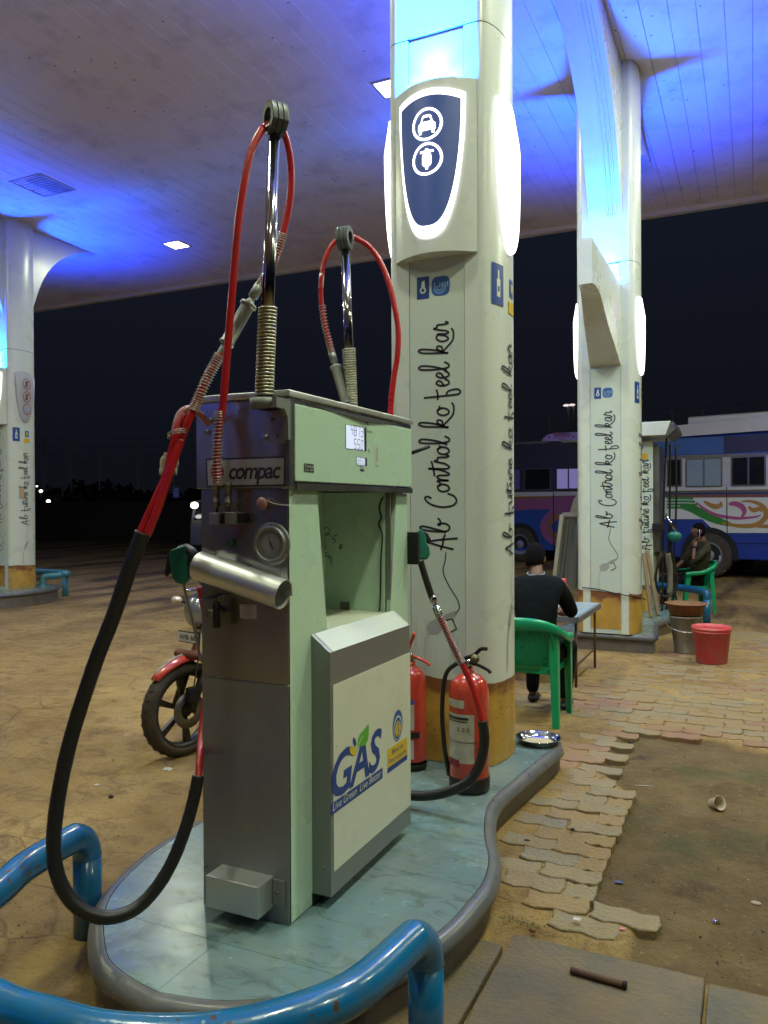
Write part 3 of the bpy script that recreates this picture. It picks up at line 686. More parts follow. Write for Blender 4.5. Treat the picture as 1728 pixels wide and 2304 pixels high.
                # icons
                def ring(zc,r0,r1):
                    mb=MB(); vs=[]
                    for i in range(33):
                        a=2*math.pi*i/32
                        for rr2 in(r0,r1):
                            x=cx-.0+rr2*math.cos(a); vs.append((x,boxcurve(x,fb,.024),zc+rr2*math.sin(a)))
                    mb.add(vs,[(2*i,2*i+1,2*i+3,2*i+2) for i in range(32)],True); mb.build('icon_ring',M['sign_white'],t,fix=False)
                ring(3.715,.076,.090); ring(3.525,.076,.090)
                def ic(zc,P,nm,m=M['sign_white'],e=.024):
                    mb=MB(); mb.poly([(cx+a,boxcurve(cx+a,fb,e),zc+b) for a,b in P]); mb.build(nm,m,t,fix=False)
                ic(3.715,[(-.052,-.03),(-.05,.0),(-.036,.012),(-.026,.044),(-.018,.05),(.018,.05),(.026,.044),(.036,.012),(.05,.0),(.052,-.03),(.046,-.034),(.046,-.052),(.03,-.052),(.03,-.034),(-.03,-.034),(-.03,-.052),(-.046,-.052),(-.046,-.034)],'car_icon')
                ic(3.715,[(-.026,.014),(-.018,.036),(.018,.036),(.026,.014)],'car_icon_window',M['sign_blue'],.0255)
                ic(3.525,[(-.022,.028),(-.027,.012),(-.027,-.028),(-.018,-.040),(-.008,-.044),(-.007,-.058),(.007,-.058),(.008,-.044),(.018,-.040),(.027,-.028),(.027,.012),(.022,.028),(.0,.034)],'scooter_icon')
                ic(3.525,[(-.040,.034),(-.038,.046),(-.012,.046),(-.007,.056),(.007,.056),(.012,.046),(.038,.046),(.040,.034)],'scooter_icon')
        else: # wing bracket
            hw=PW; xr0=cx+PW
            low=[wx(*q,xr0) for q in((1403,827),(1390,785),(1376,741),(1366,702),(1358,672),(1350,656),(1341,648))]
            sh_=v0+.012-low[0].y
            low=[(q.y+sh_,q.z) for q in low]; top=wx(1330,555,xr0); yt=low[-1][0]
            zt3=4.03
            pr3=[(a,b) for a,b,_ in catmull([(a,b,0) for a,b in low],4)]+[(yt-.02,zt3),(v0+.012,zt3)]
            span=v0-yt; ul=lambda y:(cx-PW)+(2*PW-.13)*min(1,max(0,(v0-y)/span))
            mb=MB(); n3=len(pr3); mb.add([(xr0,y,z) for y,z in pr3]+[(ul(y),y,z) for y,z in pr3],[tuple(range(n3)),tuple(range(n3,2*n3))[::-1]]+[(i,(i+1)%n3,n3+(i+1)%n3,n3+i) for i in range(n3)]); mb.build('wing_bracket',M['white'],t)
            xr=cx+hw+.002
            mb=MB(); P=[(-.50,3.95),(-.36,3.95),(-.34,3.93),(-.33,3.62),(-.40,3.60),(-.46,3.66),(-.50,3.9)]
            mb.ribbon([(xr,v0+a,b) for a,b in P+[P[0]]],.010,(1,0,0)); mb.build('sign_outline',mat('pink_outline',(.5,.25,.6),.4,emit=(.5,.2,.7),es=.5),t,fix=False)
            text('iPay',"wing_lettering",MATS['pink_outline'],t,(xr,v0-.26,3.80),(0,0,-1),(0,1,0),.11,width=.30)
    # side signs (lit leaf-shaped boxes on the curved flanks)
    for sg in(1,-1):
        lit= not(kind=='pool' and sg>0)
        def sidepoly(ex,sh,nm,m):
            rows=20;cols=8;mb=MB();vs=[]
            for i in range(rows+1):
                f=i/rows; zt2,zb2=3.90-sh,3.07+sh*1.3
                for j in range(cols+1):
                    g=-1+2*j/cols; w=(.19-sh)*max(.10,math.cos(f*math.pi/2)**.85)
                    q=g*w*.95; ztl=zt2+.03*(1-g*g)-( .10 if g>.6 else 0)*(g-.6)*2
                    z=ztl-(ztl-zb2)*math.sin(f*math.pi/2)
                    c_=math.sqrt(max(0,1-(q/A)**2)); vs.append((cx+sg*(W2+B*c_+ex*min(1,.25+f*5)*(1-.85*f**3)),vc+q,z))
            mb.add(vs,[(i*(cols+1)+j,i*(cols+1)+j+1,(i+1)*(cols+1)+j+1,(i+1)*(cols+1)+j) for i in range(rows) for j in range(cols)],True)
            # rim back to the column
            per=[j for j in range(cols+1)]+[i*(cols+1)+cols for i in range(1,rows+1)]+[rows*(cols+1)+j for j in range(cols-1,-1,-1)]+[i*(cols+1) for i in range(rows-1,0,-1)]
            k0=len(mb.v); pv=[vs[i] for i in per]; back=[(cx+sg*(W2+B*math.sqrt(max(0,1-((y-vc)/A)**2))-.01),y,z) for x,y,z in pv]
            m_=len(pv); mb.add(pv+back,[(i,(i+1)%m_,m_+(i+1)%m_,m_+i) for i in range(m_)])
            return mb.build(nm,m,t,fix=False)
        sidepoly(.045,0,'side_sign',M['sign_white'] if lit else mat('unlit_sign',(.42,.42,.45),.35))
        if not lit:
            for k,zc in enumerate((3.72,3.50,3.29)):
                mb=MB(); mb.ribbon([(cx+W2+B+.055,vc+.075*math.cos(a),zc+.09*math.sin(a)) for a in [2*math.pi*i/20 for i in range(21)]],.012,(1,0,0))
                if k<2: mb.ribbon([(cx+W2+B+.055,vc-.05,zc-.06),(cx+W2+B+.055,vc+.05,zc+.06)],.010,(1,0,0))
                mb.build('prohibition_ring',mat('sign_red',(.35,.05,.05),.4),t,fix=False)
                mb=MB(); mb.box((cx+W2+B+.050,vc-.03,zc-.035),(cx+W2+B+.053,vc+.03,zc+.035)) if k==2 else mb.box((cx+W2+B+.050,vc-.012,zc-.05),(cx+W2+B+.053,vc+.014,zc+.05)); mb.build('prohibition_symbol',M['bluepale'] if k==2 else M['ink'],t)
    # --- arms flaring to the ceiling along the row
    zA=4.82 if kind=='wing' else 4.82
    curve=[(0,4.30),(0,4.82),(.05,5.0),(.23,5.32),(.45,5.63),(.74,5.89),(1.1,6.10),(1.66,6.32),(2.2,6.43),(2.6,hz-.005)]
    if kind=='pool': curve=[(a*.60,b) for a,b in curve]
    cs=[(a,b) for a,b,_ in catmull([(a,b,0) for a,b in curve],4)]
    for fb in(-1,1):
        y0=v0-.002 if fb<0 else v0+2*A+.002
        P=[(a,b) for a,b in cs]+[(-.03,hz-.005),(-.03,4.30)]
        mb=MB(); mb.prism(P,lambda a,b,h:Vector((cx+h,y0+fb*a,b)),-PW-.012,PW+.012); mb.build('arm',M['white'],t)
        mb=MB()
        for q in (.03,.075,.115): # flutes
            vs=[]
            for i,(a,b) in enumerate(cs[4:]):
                a0,b0=cs[max(4+i-1,0)]; a1,b1=cs[min(4+i+1,len(cs)-1)]; d=Vector((a1-a0,b1-b0)).normalized(); nx_,nz_=d.y,-d.x
                for w,o in((-.012,-.004),(-.006,.012),(.006,.012),(.012,-.004)): vs.append((cx+q+w,y0+fb*(a+nx_*o),b+nz_*o))
            m_=len(cs)-4; mb.add(vs,[(4*i+j,4*i+j+1,4*i+5+j,4*i+4+j) for i in range(m_-1) for j in range(3)])
        mb.build('flute',M['white'],t,fix=False)
    # --- blue uplights on top of the boxes
    for fb,kd in fbs:
        yb=(v0-.055) if fb<0 else (v0+2*A+.055)
        zl=3.985 if kd=='shield' else 4.065
        MB().box((cx-.14,yb-.02,zl-.012),(cx+.14,yb+.02,zl)).build('led_uplight',M['blue_led'],t)
        ld=bpy.data.lights.new('blue_uplight_glow','AREA'); ld.shape='RECTANGLE'; ld.size=.28; ld.size_y=.04; ld.energy=BLUE_W; ld.color=BLUE_COL
        lo=bpy.data.objects.new('blue_uplight_glow',ld); COL.objects.link(lo); lo.location=(cx,yb,zl+.012)
        lo.rotation_euler=(R(180+32*fb),0,0)
        ld=bpy.data.lights.new('blue_uplight_beam','SPOT'); ld.spot_size=R(120); ld.spot_blend=1.0; ld.shadow_soft_size=.04; ld.energy=BLUE_SPOT*(.45 if kind=='shield' and fb<0 else 1); ld.color=BEAM_COL
        lo=bpy.data.objects.new('blue_uplight_beam',ld); COL.objects.link(lo); lo.location=(cx,yb+fb*.01,zl+.02); lo.rotation_euler=(R(180),0,0)
    return t
def base_mat(ztop):
    nm='torn_yellow_%d'%int(ztop*1000)
    if nm in MATS: return MATS[nm]
    m=mat(nm,(.54,.32,.05),.5,0,.14,5,dirt=(.26,.14,.04),dm=.34,ds=6,bump=.12,bs=40); speckle(m,(.10,.05,.02),22,.55,.13)
    n=m.node_tree;L=n.links;b=n.nodes['Principled BSDF']; g=n.nodes.new('ShaderNodeNewGeometry'); s=n.nodes.new('ShaderNodeSeparateXYZ'); L.new(g.outputs['Position'],s.inputs[0])
    q=n.nodes.new('ShaderNodeTexNoise'); q.inputs['Scale'].default_value=7; q.inputs['Detail'].default_value=6; mp=n.nodes.new('ShaderNodeMapping'); mp.inputs['Scale'].default_value=(1,1,1.8); L.new(g.outputs['Position'],mp.inputs[0]); L.new(mp.outputs[0],q.inputs['Vector'])
    a=n.nodes.new('ShaderNodeMath'); a.operation='MULTIPLY_ADD'; a.inputs[1].default_value=.32; L.new(q.outputs['Fac'],a.inputs[0]); L.new(s.outputs['Z'],a.inputs[2])
    r_=n.nodes.new('ShaderNodeValToRGB'); r_.color_ramp.elements[0].position=0; r_.color_ramp.elements[1].position=1
    mr=n.nodes.new('ShaderNodeMapRange'); mr.inputs['From Min'].default_value=ztop+.05; mr.inputs['From Max'].default_value=ztop+.12; L.new(a.outputs[0],mr.inputs[0])
    mx=n.nodes.new('ShaderNodeMix'); mx.data_type='RGBA'; L.new(mr.outputs[0],mx.inputs['Factor']); L.new(b.inputs['Base Color'].links[0].from_socket,mx.inputs['A']); mx.inputs['B'].default_value=(.20,.075,.025,1); L.new(mx.outputs['Result'],b.inputs['Base Color'])
    return m
pillar(-1.62,4.16,.17,'nearest white pillar with a lit blue car-and-scooter shield on its face','shield')
pillar(-1.48,8.92,.20,'second white pillar with a projecting wing bracket, behind the low table','wing')
pillar(-11.55,9.25,.25,'left-hand white pillar with unlit prohibition sign, cut by the picture edge','pool')

pillar(-11.55,-10.1,.25,'white pillar of the far left row, behind the viewer','shield')
# ================================================================ near dispenser
UF,UB,VN,VR=-1.440,-1.820,2.31,3.345   # front(u+), back, near side, far side
ZI=.17
D=thing('gas_dispenser',(-1.63,2.83,ZI),'tall compressed gas dispenser in brushed steel and pale green, standing on the near island','gas dispenser')
ZH=1.686
# steel carcass
MB().box((UB+.004,VN+.004,ZI),(UF-.055,VN+.03,ZH)).build('side_panel',M['steel'],D)
MB().box((UB,VN,ZI+.0),(UF-.012,VN+.012,1.0)).build('lower_side_panel',M['steel'],D,bevel=.001)
MB().box((UB,VN,1.004),(UF-.012,VN+.012,ZH-.003)).build('upper_side_panel',M['steel_smooth'],D,bevel=.001)
MB().box((UB,VR-.02,ZI),(UF-.03,VR,ZH)).build('far_side_panel',M['steel'],D)
MB().box((UB,VN+.014,ZI),(UB+.02,VR-.022,ZH)).build('rear_panel',M['steel'],D)
MB().box((UB+.03,VN+.03,ZI),(UF-.26,VR-.03,1.11)).build('carcass',M['steel_dark'],D)
MB().box((UF-.25,VN+.04,ZI),(UF-.05,VR-.04,1.10)).build('lower_carcass',M['steel_dark'],D)
# head
hb=(UB-.012,VN-.012,ZH); 
MB().box(hb,(UF+.004,VR+.012,1.995)).build('head',M['steel_smooth'],D,bevel=.003)
MB().box((UB-.02,VN-.02,1.997),(UF+.012,VR+.02,2.02)).build('lid',M['alu'],D,bevel=.004)
MB().box((UF-.0,VN+.03,ZH-.006),(UF+.010,VR+.015,ZH+.016)).build('head_trim',M['steel_dark'],D)
# head front glass-smooth panel
MB().box((UF+.004,VN+.018,ZH+.022),(UF+.011,VR+.004,1.975)).build('display_panel',M['coat'],D,bevel=.004)
mb=MB(); mb.add([(UF+.012,VN+.14,1.985),(UF+.012,VR-.12,1.985),(UF+.018,VN+.55,1.962)],[(0,1,2)]); mb.build('panel_gap',M['blackm'],D,fix=False)
# columns left/right of recess: tapered white plates
f=UF
mb=MB(); mb.prism([(VN+.002,ZI+.004),(VN+.215,ZI+.004),(VN+.215,1.14),(VN+.275,1.16),(VN+.205,ZH-.008),(VN+.002,ZH-.008)],lambda a,b,h:Vector((f-.012+h,a,b)),-.02,.0); mb.build('left_column',M['coat'],D,bevel=.0015)
mb=MB(); mb.prism([(3.165,ZI+.004),(VR,ZI+.004),(VR,ZH-.008),(3.225,ZH-.008),(3.155,1.16)],lambda a,b,h:Vector((f-.012+h,a,b)),-.02,.0); mb.build('right_column',M['coat'],D,bevel=.0015)
# through recess: far jamb faces the viewer, shelf below
xb=UB+.035; vj=3.162
MB().box((xb,vj,1.13),(f-.040,vj+.006,ZH-.004)).build('recess_jamb',M['coat'],D)
MB().box((f-.036,vj-.001,1.13),(f-.014,vj+.010,ZH-.004)).build('jamb_edge_strip',M['steel'],D)
MB().box((xb-.01,VN+.1,1.12),(xb,vj,ZH-.004)).build('recess_back',M['coat'],D)
MB().box((xb,VN+.20,1.142),(f-.034,vj-.002,1.150)).build('shelf',M['sticker'],D,bevel=.001)
MB().box((f-.034,VN+.26,1.10),(f-.016,3.155,1.152)).build('shelf_lip',M['sticker'],D)
mb=MB(); mb.tube(catmull([wy(q[0],q[1],vj-.006) for q in((862,1118),(853,1140),(858,1165),(852,1180),(860,1205),(857,1260),(856,1330),(854,1375))],5),.0035,8); mb.build('loose_cable',M['blackm'],D)
q=wy(775,1364,vj-.004); MB().box((q.x-.022,vj-.006,q.z-.02),(q.x+.022,vj-.0005,q.z+.02)).build('catch_plate',M['steel_dark'],D)
# scribbled figures on the jamb
mb=MB(); SC_=lambda a,b:wy(420+a/3.072,840+b/3.072,vj-.0015)
for P in ([(952,1075),(972,1062),(988,1085),(975,1115),(955,1120),(975,1105),(995,1128)],[(1040,1118),(1012,1128),(1008,1150),(1022,1142),(1030,1160),(1010,1175)],[(1062,1182),(1078,1188),(1068,1200),(1058,1192),(1062,1182)],[(1066,1200),(1052,1208),(1066,1214),(1068,1200)],
    [(950,1182),(945,1215),(962,1205),(950,1182)],[(975,1238),(958,1245),(962,1268),(975,1262),(972,1252)],[(980,1280),(984,1258),(996,1268),(984,1272),(998,1292)],[(1008,1268),(998,1308),(1012,1312)]):
    mb.ribbon([SC_(a,b) for a,b,_ in catmull([(a,b,0) for a,b in P],4)],.0032,(0,-1,0))
mb.build('scribble',M['ink'],D,fix=False)
# bulging steel door box
va,vb=2.465,3.19; xd=UF+.066
P=[(f-.012,.215),(xd,.215),(xd,1.095),(f-.012,1.157)]
mb=MB(); mb.prism(P,lambda a,b,h:Vector((a,h,b)),va,vb); db=mb.build('door_box',M['steel'],D,bevel=.0025)
MB().box((f-.05,va-.003,ZI+.001),(f-.006,vb-.01,.214)).build('door_plinth',M['blackm'],D)
MB().box((xd+.0005,va+.018,.300),(xd+.0022,vb-.004,.975)).build('white_sticker',M['sticker'],D)
# slanted top sheet: reflective satin
n_=Vector((.062,0,.066)).normalized()
mb=MB(); o_=n_*.0012; mb.add([Vector((xd,va+.02,1.0955))+o_,Vector((xd,vb-.02,1.0955))+o_,Vector((f-.01,vb-.02,1.156))+o_,Vector((f-.01,va+.02,1.156))+o_],[(0,1,2,3)]); mb.build('door_top_sheet',mat('door_top_satin',(.40,.43,.38),.38,.8,.15,5,bump=.03,bs=60),D,fix=False)
for p in((xd-.03,va-.002,.315),):
    mb=MB(); mb.lathe([(0,.006),(.005,.005),(.008,.0),(.009,-.001)],p,14,Matrix.Rotation(R(90),3,'X')); mb.build('rivet',M['chrome'],D)
# GAS graphic on the door
xs=xd+.0030
g0=wx(746,1834,xs); g1=wx(861,1751.5,xs); g2=wx(861,1729,xs); g3=wx(746,1806,xs)
zb0=(g0.z+g1.z)/2; zt0=(g2.z+g3.z)/2
MB().box((xs-.0004,g0.y,zb0),(xs,g1.y,zt0)).build('slogan_strip',M['navy'],D)
text('Live Green  Live Better','slogan_lettering',M['sticker'],D,(xs+.0005,g0.y+.008,zb0+.012),(0,1,0),(0,0,1),(zt0-zb0)*.98,width=(g1.y-g0.y)*.95,shear=.25)
gb=zt0+.012
text('GAS','gas_lettering',M['navy'],D,(xs,g0.y+.003,gb),(0,1,0),(0,0,1),.222,width=(g1.y-g0.y)*.98,shear=.22,bold=.022,spacing=.92)
def leafp(px,nm,m,off=.0006,vein=None):
    mb=MB(); mb.poly([wx(a,b,xs+off) for a,b in px]); mb.build(nm,m,D,fix=False)
S_=lambda a,b:(720+a/6.9125,1560+b/6.9125)
leafp([S_(*q) for q in((755,470),(690,560),(620,640),(590,720),(585,810),(568,940),(600,840),(650,820),(700,810),(740,740),(760,640),(762,540))],'leaf',M['leafg'])
leafp([S_(*q) for q in((525,675),(512,720),(518,780),(545,830),(568,790),(560,730))],'small_leaf',M['navy'])
leafp([S_(*q) for q in((462,838),(470,920),(500,965),(550,965),(560,900),(545,845),(500,835))],'petal',M['gold'],.0007)
mb=MB(); mb.ribbon([wx(*S_(*q),xs+.0012) for q in((668,665),(625,740),(590,850),(572,935))],.004,(1,0,0)); mb.build('leaf_vein',M['sticker'],D,fix=False)
# Petroleum company plate
a0=wx(*S_(1050,1250),xs); a1=wx(*S_(1357,1040),xs); y0,y1=a0.y,a1.y; zc=a0.z
hgt=lambda py,px=1050: wx(*S_(px,py),xs).z
z_b=hgt(1250); z1=hgt(1170); z2=hgt(880); z3=hgt(305)
MB().box((xs-.0003,y0,z_b),(xs,y1,z1)).build('logo_strip',M['navy'],D)
MB().box((xs-.0003,y0,z1+.001),(xs,y1,z2)).build('logo_plate',M['gold'],D)
mb=MB(); mb.ribbon([(xs,y0,z2),(xs,y0,z3),(xs,y1,z3)],.0015,(1,0,0)); mb.build('logo_border',M['gold'],D,fix=False)
w_=(y1-y0); zz=(z2-z1)
text('Bharat','logo_lettering',M['navy'],D,(xs+.0006,y0+w_*.22,z1+zz*.58),(0,1,0),(0,0,1),zz*.40,width=w_*.58)
text('Petroleum','logo_lettering',M['navy'],D,(xs+.0006,y0+w_*.06,z1+zz*.16),(0,1,0),(0,0,1),zz*.40,width=w_*.88)
cy,cz=(y0+y1)/2+.003,z2+.075
def rnd(r0,r1,dz,m,off,cyo=0):
    mb=MB(); mb.poly([(xs+off,cy+cyo+r0*math.cos(a),cz+dz+r1*math.sin(a)) for a in [2*math.pi*i/28 for i in range(28)]]); mb.build('logo_roundel',m,D,fix=False)
rnd(.052,.066,0,M['bpblue'],.0002); rnd(.044,.052,-.010,M['sticker'],.0006); rnd(.038,.046,-.012,M['bpblue'],.0010); rnd(.029,.034,-.014,M['gold'],.0014)
mb=MB(); mb.ribbon([(xs+.0019,cy+a*.001,cz-.014+b*.001) for a,b,_ in catmull([(14,26,0),(-2,16,0),(0,0,0),(2,-14,0),(-12,-30,0)],4)],.007,(1,0,0)); mb.build('logo_swirl',M['bpblue'],D,fix=False)
# head display
xh=UF+.0115
A=lambda a,b:(430+a/3.318,850+b/3.318)
def hq(P,nm,m,off=0):
    mb=MB(); q=[wx(*A(*p),xh+off) for p in P]; mb.poly(q); return mb.build(nm,m,D,fix=False)
hq([(1150,347),(1305,378),(1310,548),(1155,530)],'lcd_bezel',M['blackm'],.0004)
hq([(1155,350),(1290,376),(1293,543),(1158,526)],'lcd_screen',M['lcd'],.0010)
hq([(1233,587),(1312,600),(1314,658),(1236,650)],'price_bezel',M['blackm'],.0004)
hq([(1236,590),(1298,600),(1300,654),(1238,647)],'price_screen',M['lcd'],.0010)
SEG={'0':'abcdef','1':'bc','2':'abged','3':'abgcd','4':'fgbc','5':'afgcd','6':'afgedc','7':'abc','8':'abcdefg','9':'abcdfg','.':'.'}
def seven(s,px,py,h,w,nm,off=.0016):
    p=wx(*A(px,py),xh+off); y=p.y; z=p.z; mb=MB()
    for ch in s:
        L_={'a':((0,h),(w,h)),'b':((w,h),(w,h/2)),'c':((w,h/2),(w,0)),'d':((0,0),(w,0)),'e':((0,0),(0,h/2)),'f':((0,h/2),(0,h)),'g':((0,h/2),(w,h/2))}
        if ch=='.': mb.ribbon([(p.x,y-w*.25,z),(p.x,y-w*.12,z)],w*.14,(1,0,0)); continue
        for c in SEG[ch]:
            (a,b),(c2,d)=L_[c]; mb.ribbon([(p.x,y+a+(b*.12),z+b),(p.x,y+c2+(d*.12),z+d)],w*.18,(1,0,0))
        y+=w*1.75
    mb.build(nm,M['ink'],D,fix=False)
seven('487.37',1192,425,.040,.017,'lcd_digits'); seven('5.507',1216,528,.038,.017,'lcd_digits'); seven('88.50',1242,640,.024,.011,'price_digits')
text('Rupees','panel_lettering',M['ink'],D,wx(*A(1316,405),xh+.0005),(0,1,0),(0,0,1),.014,width=.045)
text('Kg','panel_lettering',M['ink'],D,wx(*A(1322,552),xh+.0005),(0,1,0),(0,0,1),.016,width=.016)
text('Rs/Kg','panel_lettering',M['ink'],D,wx(*A(1264,675),xh+.0005),(0,1,0),(0,0,1),.012,width=.028)
hq([(1262,682),(1292,684),(1292,698),(1262,696)],'model_plate',M['ink'],.0006)
hq([(843,638),(915,645),(917,708),(843,700)],'maker_badge',M['ink'],.0006)
text('Compac','badge_lettering',M['sticker'],D,wx(*A(850,668),xh+.0016),(0,1,0),(0,0,1),.016,width=.062)
text('CNG  3000','badge_lettering',M['sticker'],D,wx(*A(850,694),xh+.0016),(0,1,0),(0,0,1),.010,width=.058)
hq([(1374,494),(1398,496),(1400,658),(1376,652)],'key_strip',M['sticker'],.0010)
for b_ in(540,575,612):
    p=wx(*A(1390,b_),xh+.0016); mb=MB(); mb.ribbon([(p.x,p.y+.006*math.cos(a),p.z+.009*math.sin(a)) for a in [2*math.pi*i/12 for i in range(13)]],.002,(1,0,0)); mb.build('key_mark',M['ink'],D,fix=False)
hq([(1305,330),(1314,316),(1318,335),(1328,356),(1318,352)],'paint_chip',M['ink'],.0006)
# black stub rod at the far head corner
mb=MB(); mb.cyl((UF-.02,VR+.02,1.86),(UF+.06,VR+.10,1.90),.009,n=8); mb.build('stub_rod',M['blackm'],D)
# ---------------- near side face fittings
YS=VN-.0135   # plane of head side
def sq(P,nm,m,off=.001,pl=VN):
    mb=MB(); mb.poly([wy(a,b,pl-off) for a,b in P]); return mb.build(nm,m,D,fix=False)
HS=VN-.012
sq([(463,1032),(641,1026),(640.5,1093),(465,1096.5)],'name_plate_border',M['ink'],.0006,HS)
sq([(466,1036),(638.5,1030.5),(638,1089.5),(468,1092.5)],'name_plate',mat('plate_silver',(.42,.43,.42),.3,.4),.0012,HS)
q0=wy(515,1078,HS-.0018); q1=wy(632,1078,HS-.0018)
text('compac','name_lettering',M['ink'],D,q0,(1,0,0),(0,0,1),.082,width=q1.x-q0.x,shear=.2,bold=.02,spacing=.86)
p=wy(489,1062,HS-.0016); mb=MB(); mb.poly([(p.x+.028*math.cos(a),p.y,p.z+.037*math.sin(a)) for a in [2*math.pi*i/24 for i in range(24)]]); mb.build('name_roundel',mat('maroon_print',(.25,.01,.03),.4),D,fix=False)
mb=MB(); mb.ribbon([(p.x+.012+.016*math.cos(a),p.y-.0006,p.z+.020*math.sin(a)) for a in [R(50+26*i) for i in range(11)]],.008,(0,-1,0)); mb.build('roundel_mark',MATS['plate_silver'],D,fix=False)
def screw(px,py,r=.008,pl=VN,nm='screw'):
    p=wy(px,py,pl-.001); mb=MB(); mb.lathe([(0,.007),(r*.45,.007),(r*.5,.004),(r*.9,.004),(r,.0),(r,-.002)],p,12,Matrix.Rotation(R(90),3,'X')); mb.build(nm,M['steel_dark'],D)
screw(476,946,.011,HS); screw(467,972,.011,HS)
screw(657.5,1114,.004)
# pressure gauge
c=wy(611.3,1224,VN)
rx_=Matrix.Rotation(R(90),3,'X')
mb=MB(); mb.lathe([(.058,.004),(.074,.004),(.076,.002),(.076,0)],c,40,rx_); mb.build('gauge_flange',M['steel'],D,fix=False)
mb=MB(); mb.lathe([(.054,.0),(.054,.016),(.058,.018),(.062,.016),(.063,.0)],c,40,rx_); mb.build('gauge_bezel',M['steel'],D,fix=False)
mb=MB(); mb.lathe([(0,.004),(.054,.004)],c,40,rx_); mb.build('gauge_dial',mat('gauge_dial_grey',(.24,.25,.25),.5),D,fix=False)
mb=MB()
for i in range(41):
    a=R(-135+270*i/40)+math.pi/2; r0=.038 if i%5 else .034
    mb.ribbon([c+Vector((r0*math.cos(a),-.0046,r0*math.sin(a))),c+Vector((.042*math.cos(a),-.0046,.042*math.sin(a)))],.0010,(0,-1,0))
mb.ribbon([c+Vector((.043*math.cos(a),-.0046,.043*math.sin(a))) for a in [R(-45+9*i) for i in range(31)]],.0008,(0,-1,0))
mb.build('gauge_scale',M['ink'],D,fix=False)
mb=MB(); mb.ribbon([c+Vector(q) for q in((.009,-.007,-.018),(0,-.007,0),(-.011,-.007,.034))],[.006,.005,.0015],(0,-1,0)); mb.lathe([(0,.009),(.004,.009),(.004,.004)],c,10,rx_); mb.build('gauge_needle',M['ink'],D,fix=False)
for a in(90,215,335):
    p=c+Vector((.068*math.cos(R(a)),-.004,.068*math.sin(R(a)))); mb=MB(); mb.lathe([(0,.003),(.003,.003),(.004,0)],p,8,rx_); mb.build('gauge_screw',M['chrome'],D)
# start button, emergency knob with seal wire
c=wy(520.5,1224,VN); mb=MB(); mb.lathe([(0,.016),(.013,.016),(.0165,.012),(.0165,0)],c,24,rx_); mb.build('start_button',mat('dark_green_button',(.004,.035,.022),.3),D,fix=False)
p=wy(512,1246,VN-.001); text('START','start_lettering',M['ink'],D,p,(1,0,0),(0,0,1),.011,width=.026)
c=wy(598,1133,VN); mb=MB(); mb.lathe([(0,.034),(.012,.034),(.0205,.030),(.0215,.024),(.019,.018),(.011,.015),(.011,0)],c,28,rx_); mb.build('emergency_knob',mat('faded_red_knob',(.25,.11,.10),.45,0,.2,30),D,fix=False)
mb=MB(); mb.lathe([(.021,.0262),(.0222,.0262)],c,28,rx_); 
mb.tube(catmull([c+Vector((.018,-.026,.012)),wy(612,1131,VN-.02),wy(626,1135,VN-.012),wy(650,1137,VN-.016),wx(668,1138,UF+.0)],6),.0012,6); mb.build('seal_wire',M['sticker'],D,fix=False)
for yy in(1161,1165): text('EMERGENCY STOP' if yy==1161 else 'PUSH',"notice_lettering",mat('orange_print',(.30,.13,.06),.5),D,wy(597,yy,VN-.001),(1,0,0),(0,0,1),.007,width=.036 if yy==1161 else .03)
# manifold block with fittings
def bx(px0,py0,px1,py1,dep,nm,m,pl=VN,bev=.002):
    a=wy(px0,py1,pl-dep); b=wy(px1,py0,pl-dep)
    MB().box((min(a.x,b.x),pl-dep,min(a.z,b.z)),(max(a.x,b.x),pl,max(a.z,b.z))).build(nm,m,D,bevel=bev)
bx(470,1154,492,1180,.055,'manifold_block',M['steel']); bx(492.5,1155,505,1178,.045,'manifold_joint',M['blackm']); bx(505.5,1153,528,1179,.055,'manifold_block',M['steel']); bx(528.5,1155,548,1177,.04,'manifold_knob',M['blackm'])
for pxc,nm in((487,'hose_fitting'),(513,'vent_fitting')):
    P=[wy(pxc,y,VN-.035) for y in(1154,1140,1139,1128,1127,1100,1098,1086)]
    mb=MB(); mb.tube(P,[.007,.007,.013,.013,.010,.010,.014,.014],10); mb.build(nm,M['steel_dark'],D,fix=False)
# slanting tube (nozzle guard) across the side
TA=wy(456,1275,VN-.056); TB=wy(637,1338,VN-.056)
mb=MB(); d=(TB-TA).normalized(); TA2=TA-d*.015
ax=d; s1=ax.cross(Vector((0,-1,0))).normalized(); s2=ax.cross(s1).normalized()
n=36; vs=[]
for c,r_ in((TA2,.052),(TB,.052),(TB,.049),(TA2,.049)):
    for j in range(n): a=2*math.pi*j/n; vs.append(c+s1*math.cos(a)*r_+s2*math.sin(a)*r_)
mb.add(vs,[(k*n+j,k*n+(j+1)%n,((k+1)%4)*n+(j+1)%n,((k+1)%4)*n+j) for k in(0,2) for j in range(n)],True); mb.add(vs,[(k*n+j,k*n+(j+1)%n,((k+1)%4)*n+(j+1)%n,((k+1)%4)*n+j) for k in(1,3) for j in range(n)]); mb.build('nozzle_tube',M['alu'],D,fix=False)
F0=wy(455,1232,VN-.002); F1=wy(657,1312,VN-.002)
mb=MB(); mb.hexa([F0+Vector((0,-.0,-.045)),F1+Vector((0,0,-.045)),F1+Vector((0,.002,-.045)),F0+Vector((0,.002,-.045)),F0,F1,F1+Vector((0,.002,0)),F0+Vector((0,.002,0))]); mb.build('tube_flange',M['alu'],D,fix=False)
for q in((484,1246),(560,1273),(636,1303)): screw(*q,.005,VN-.003)
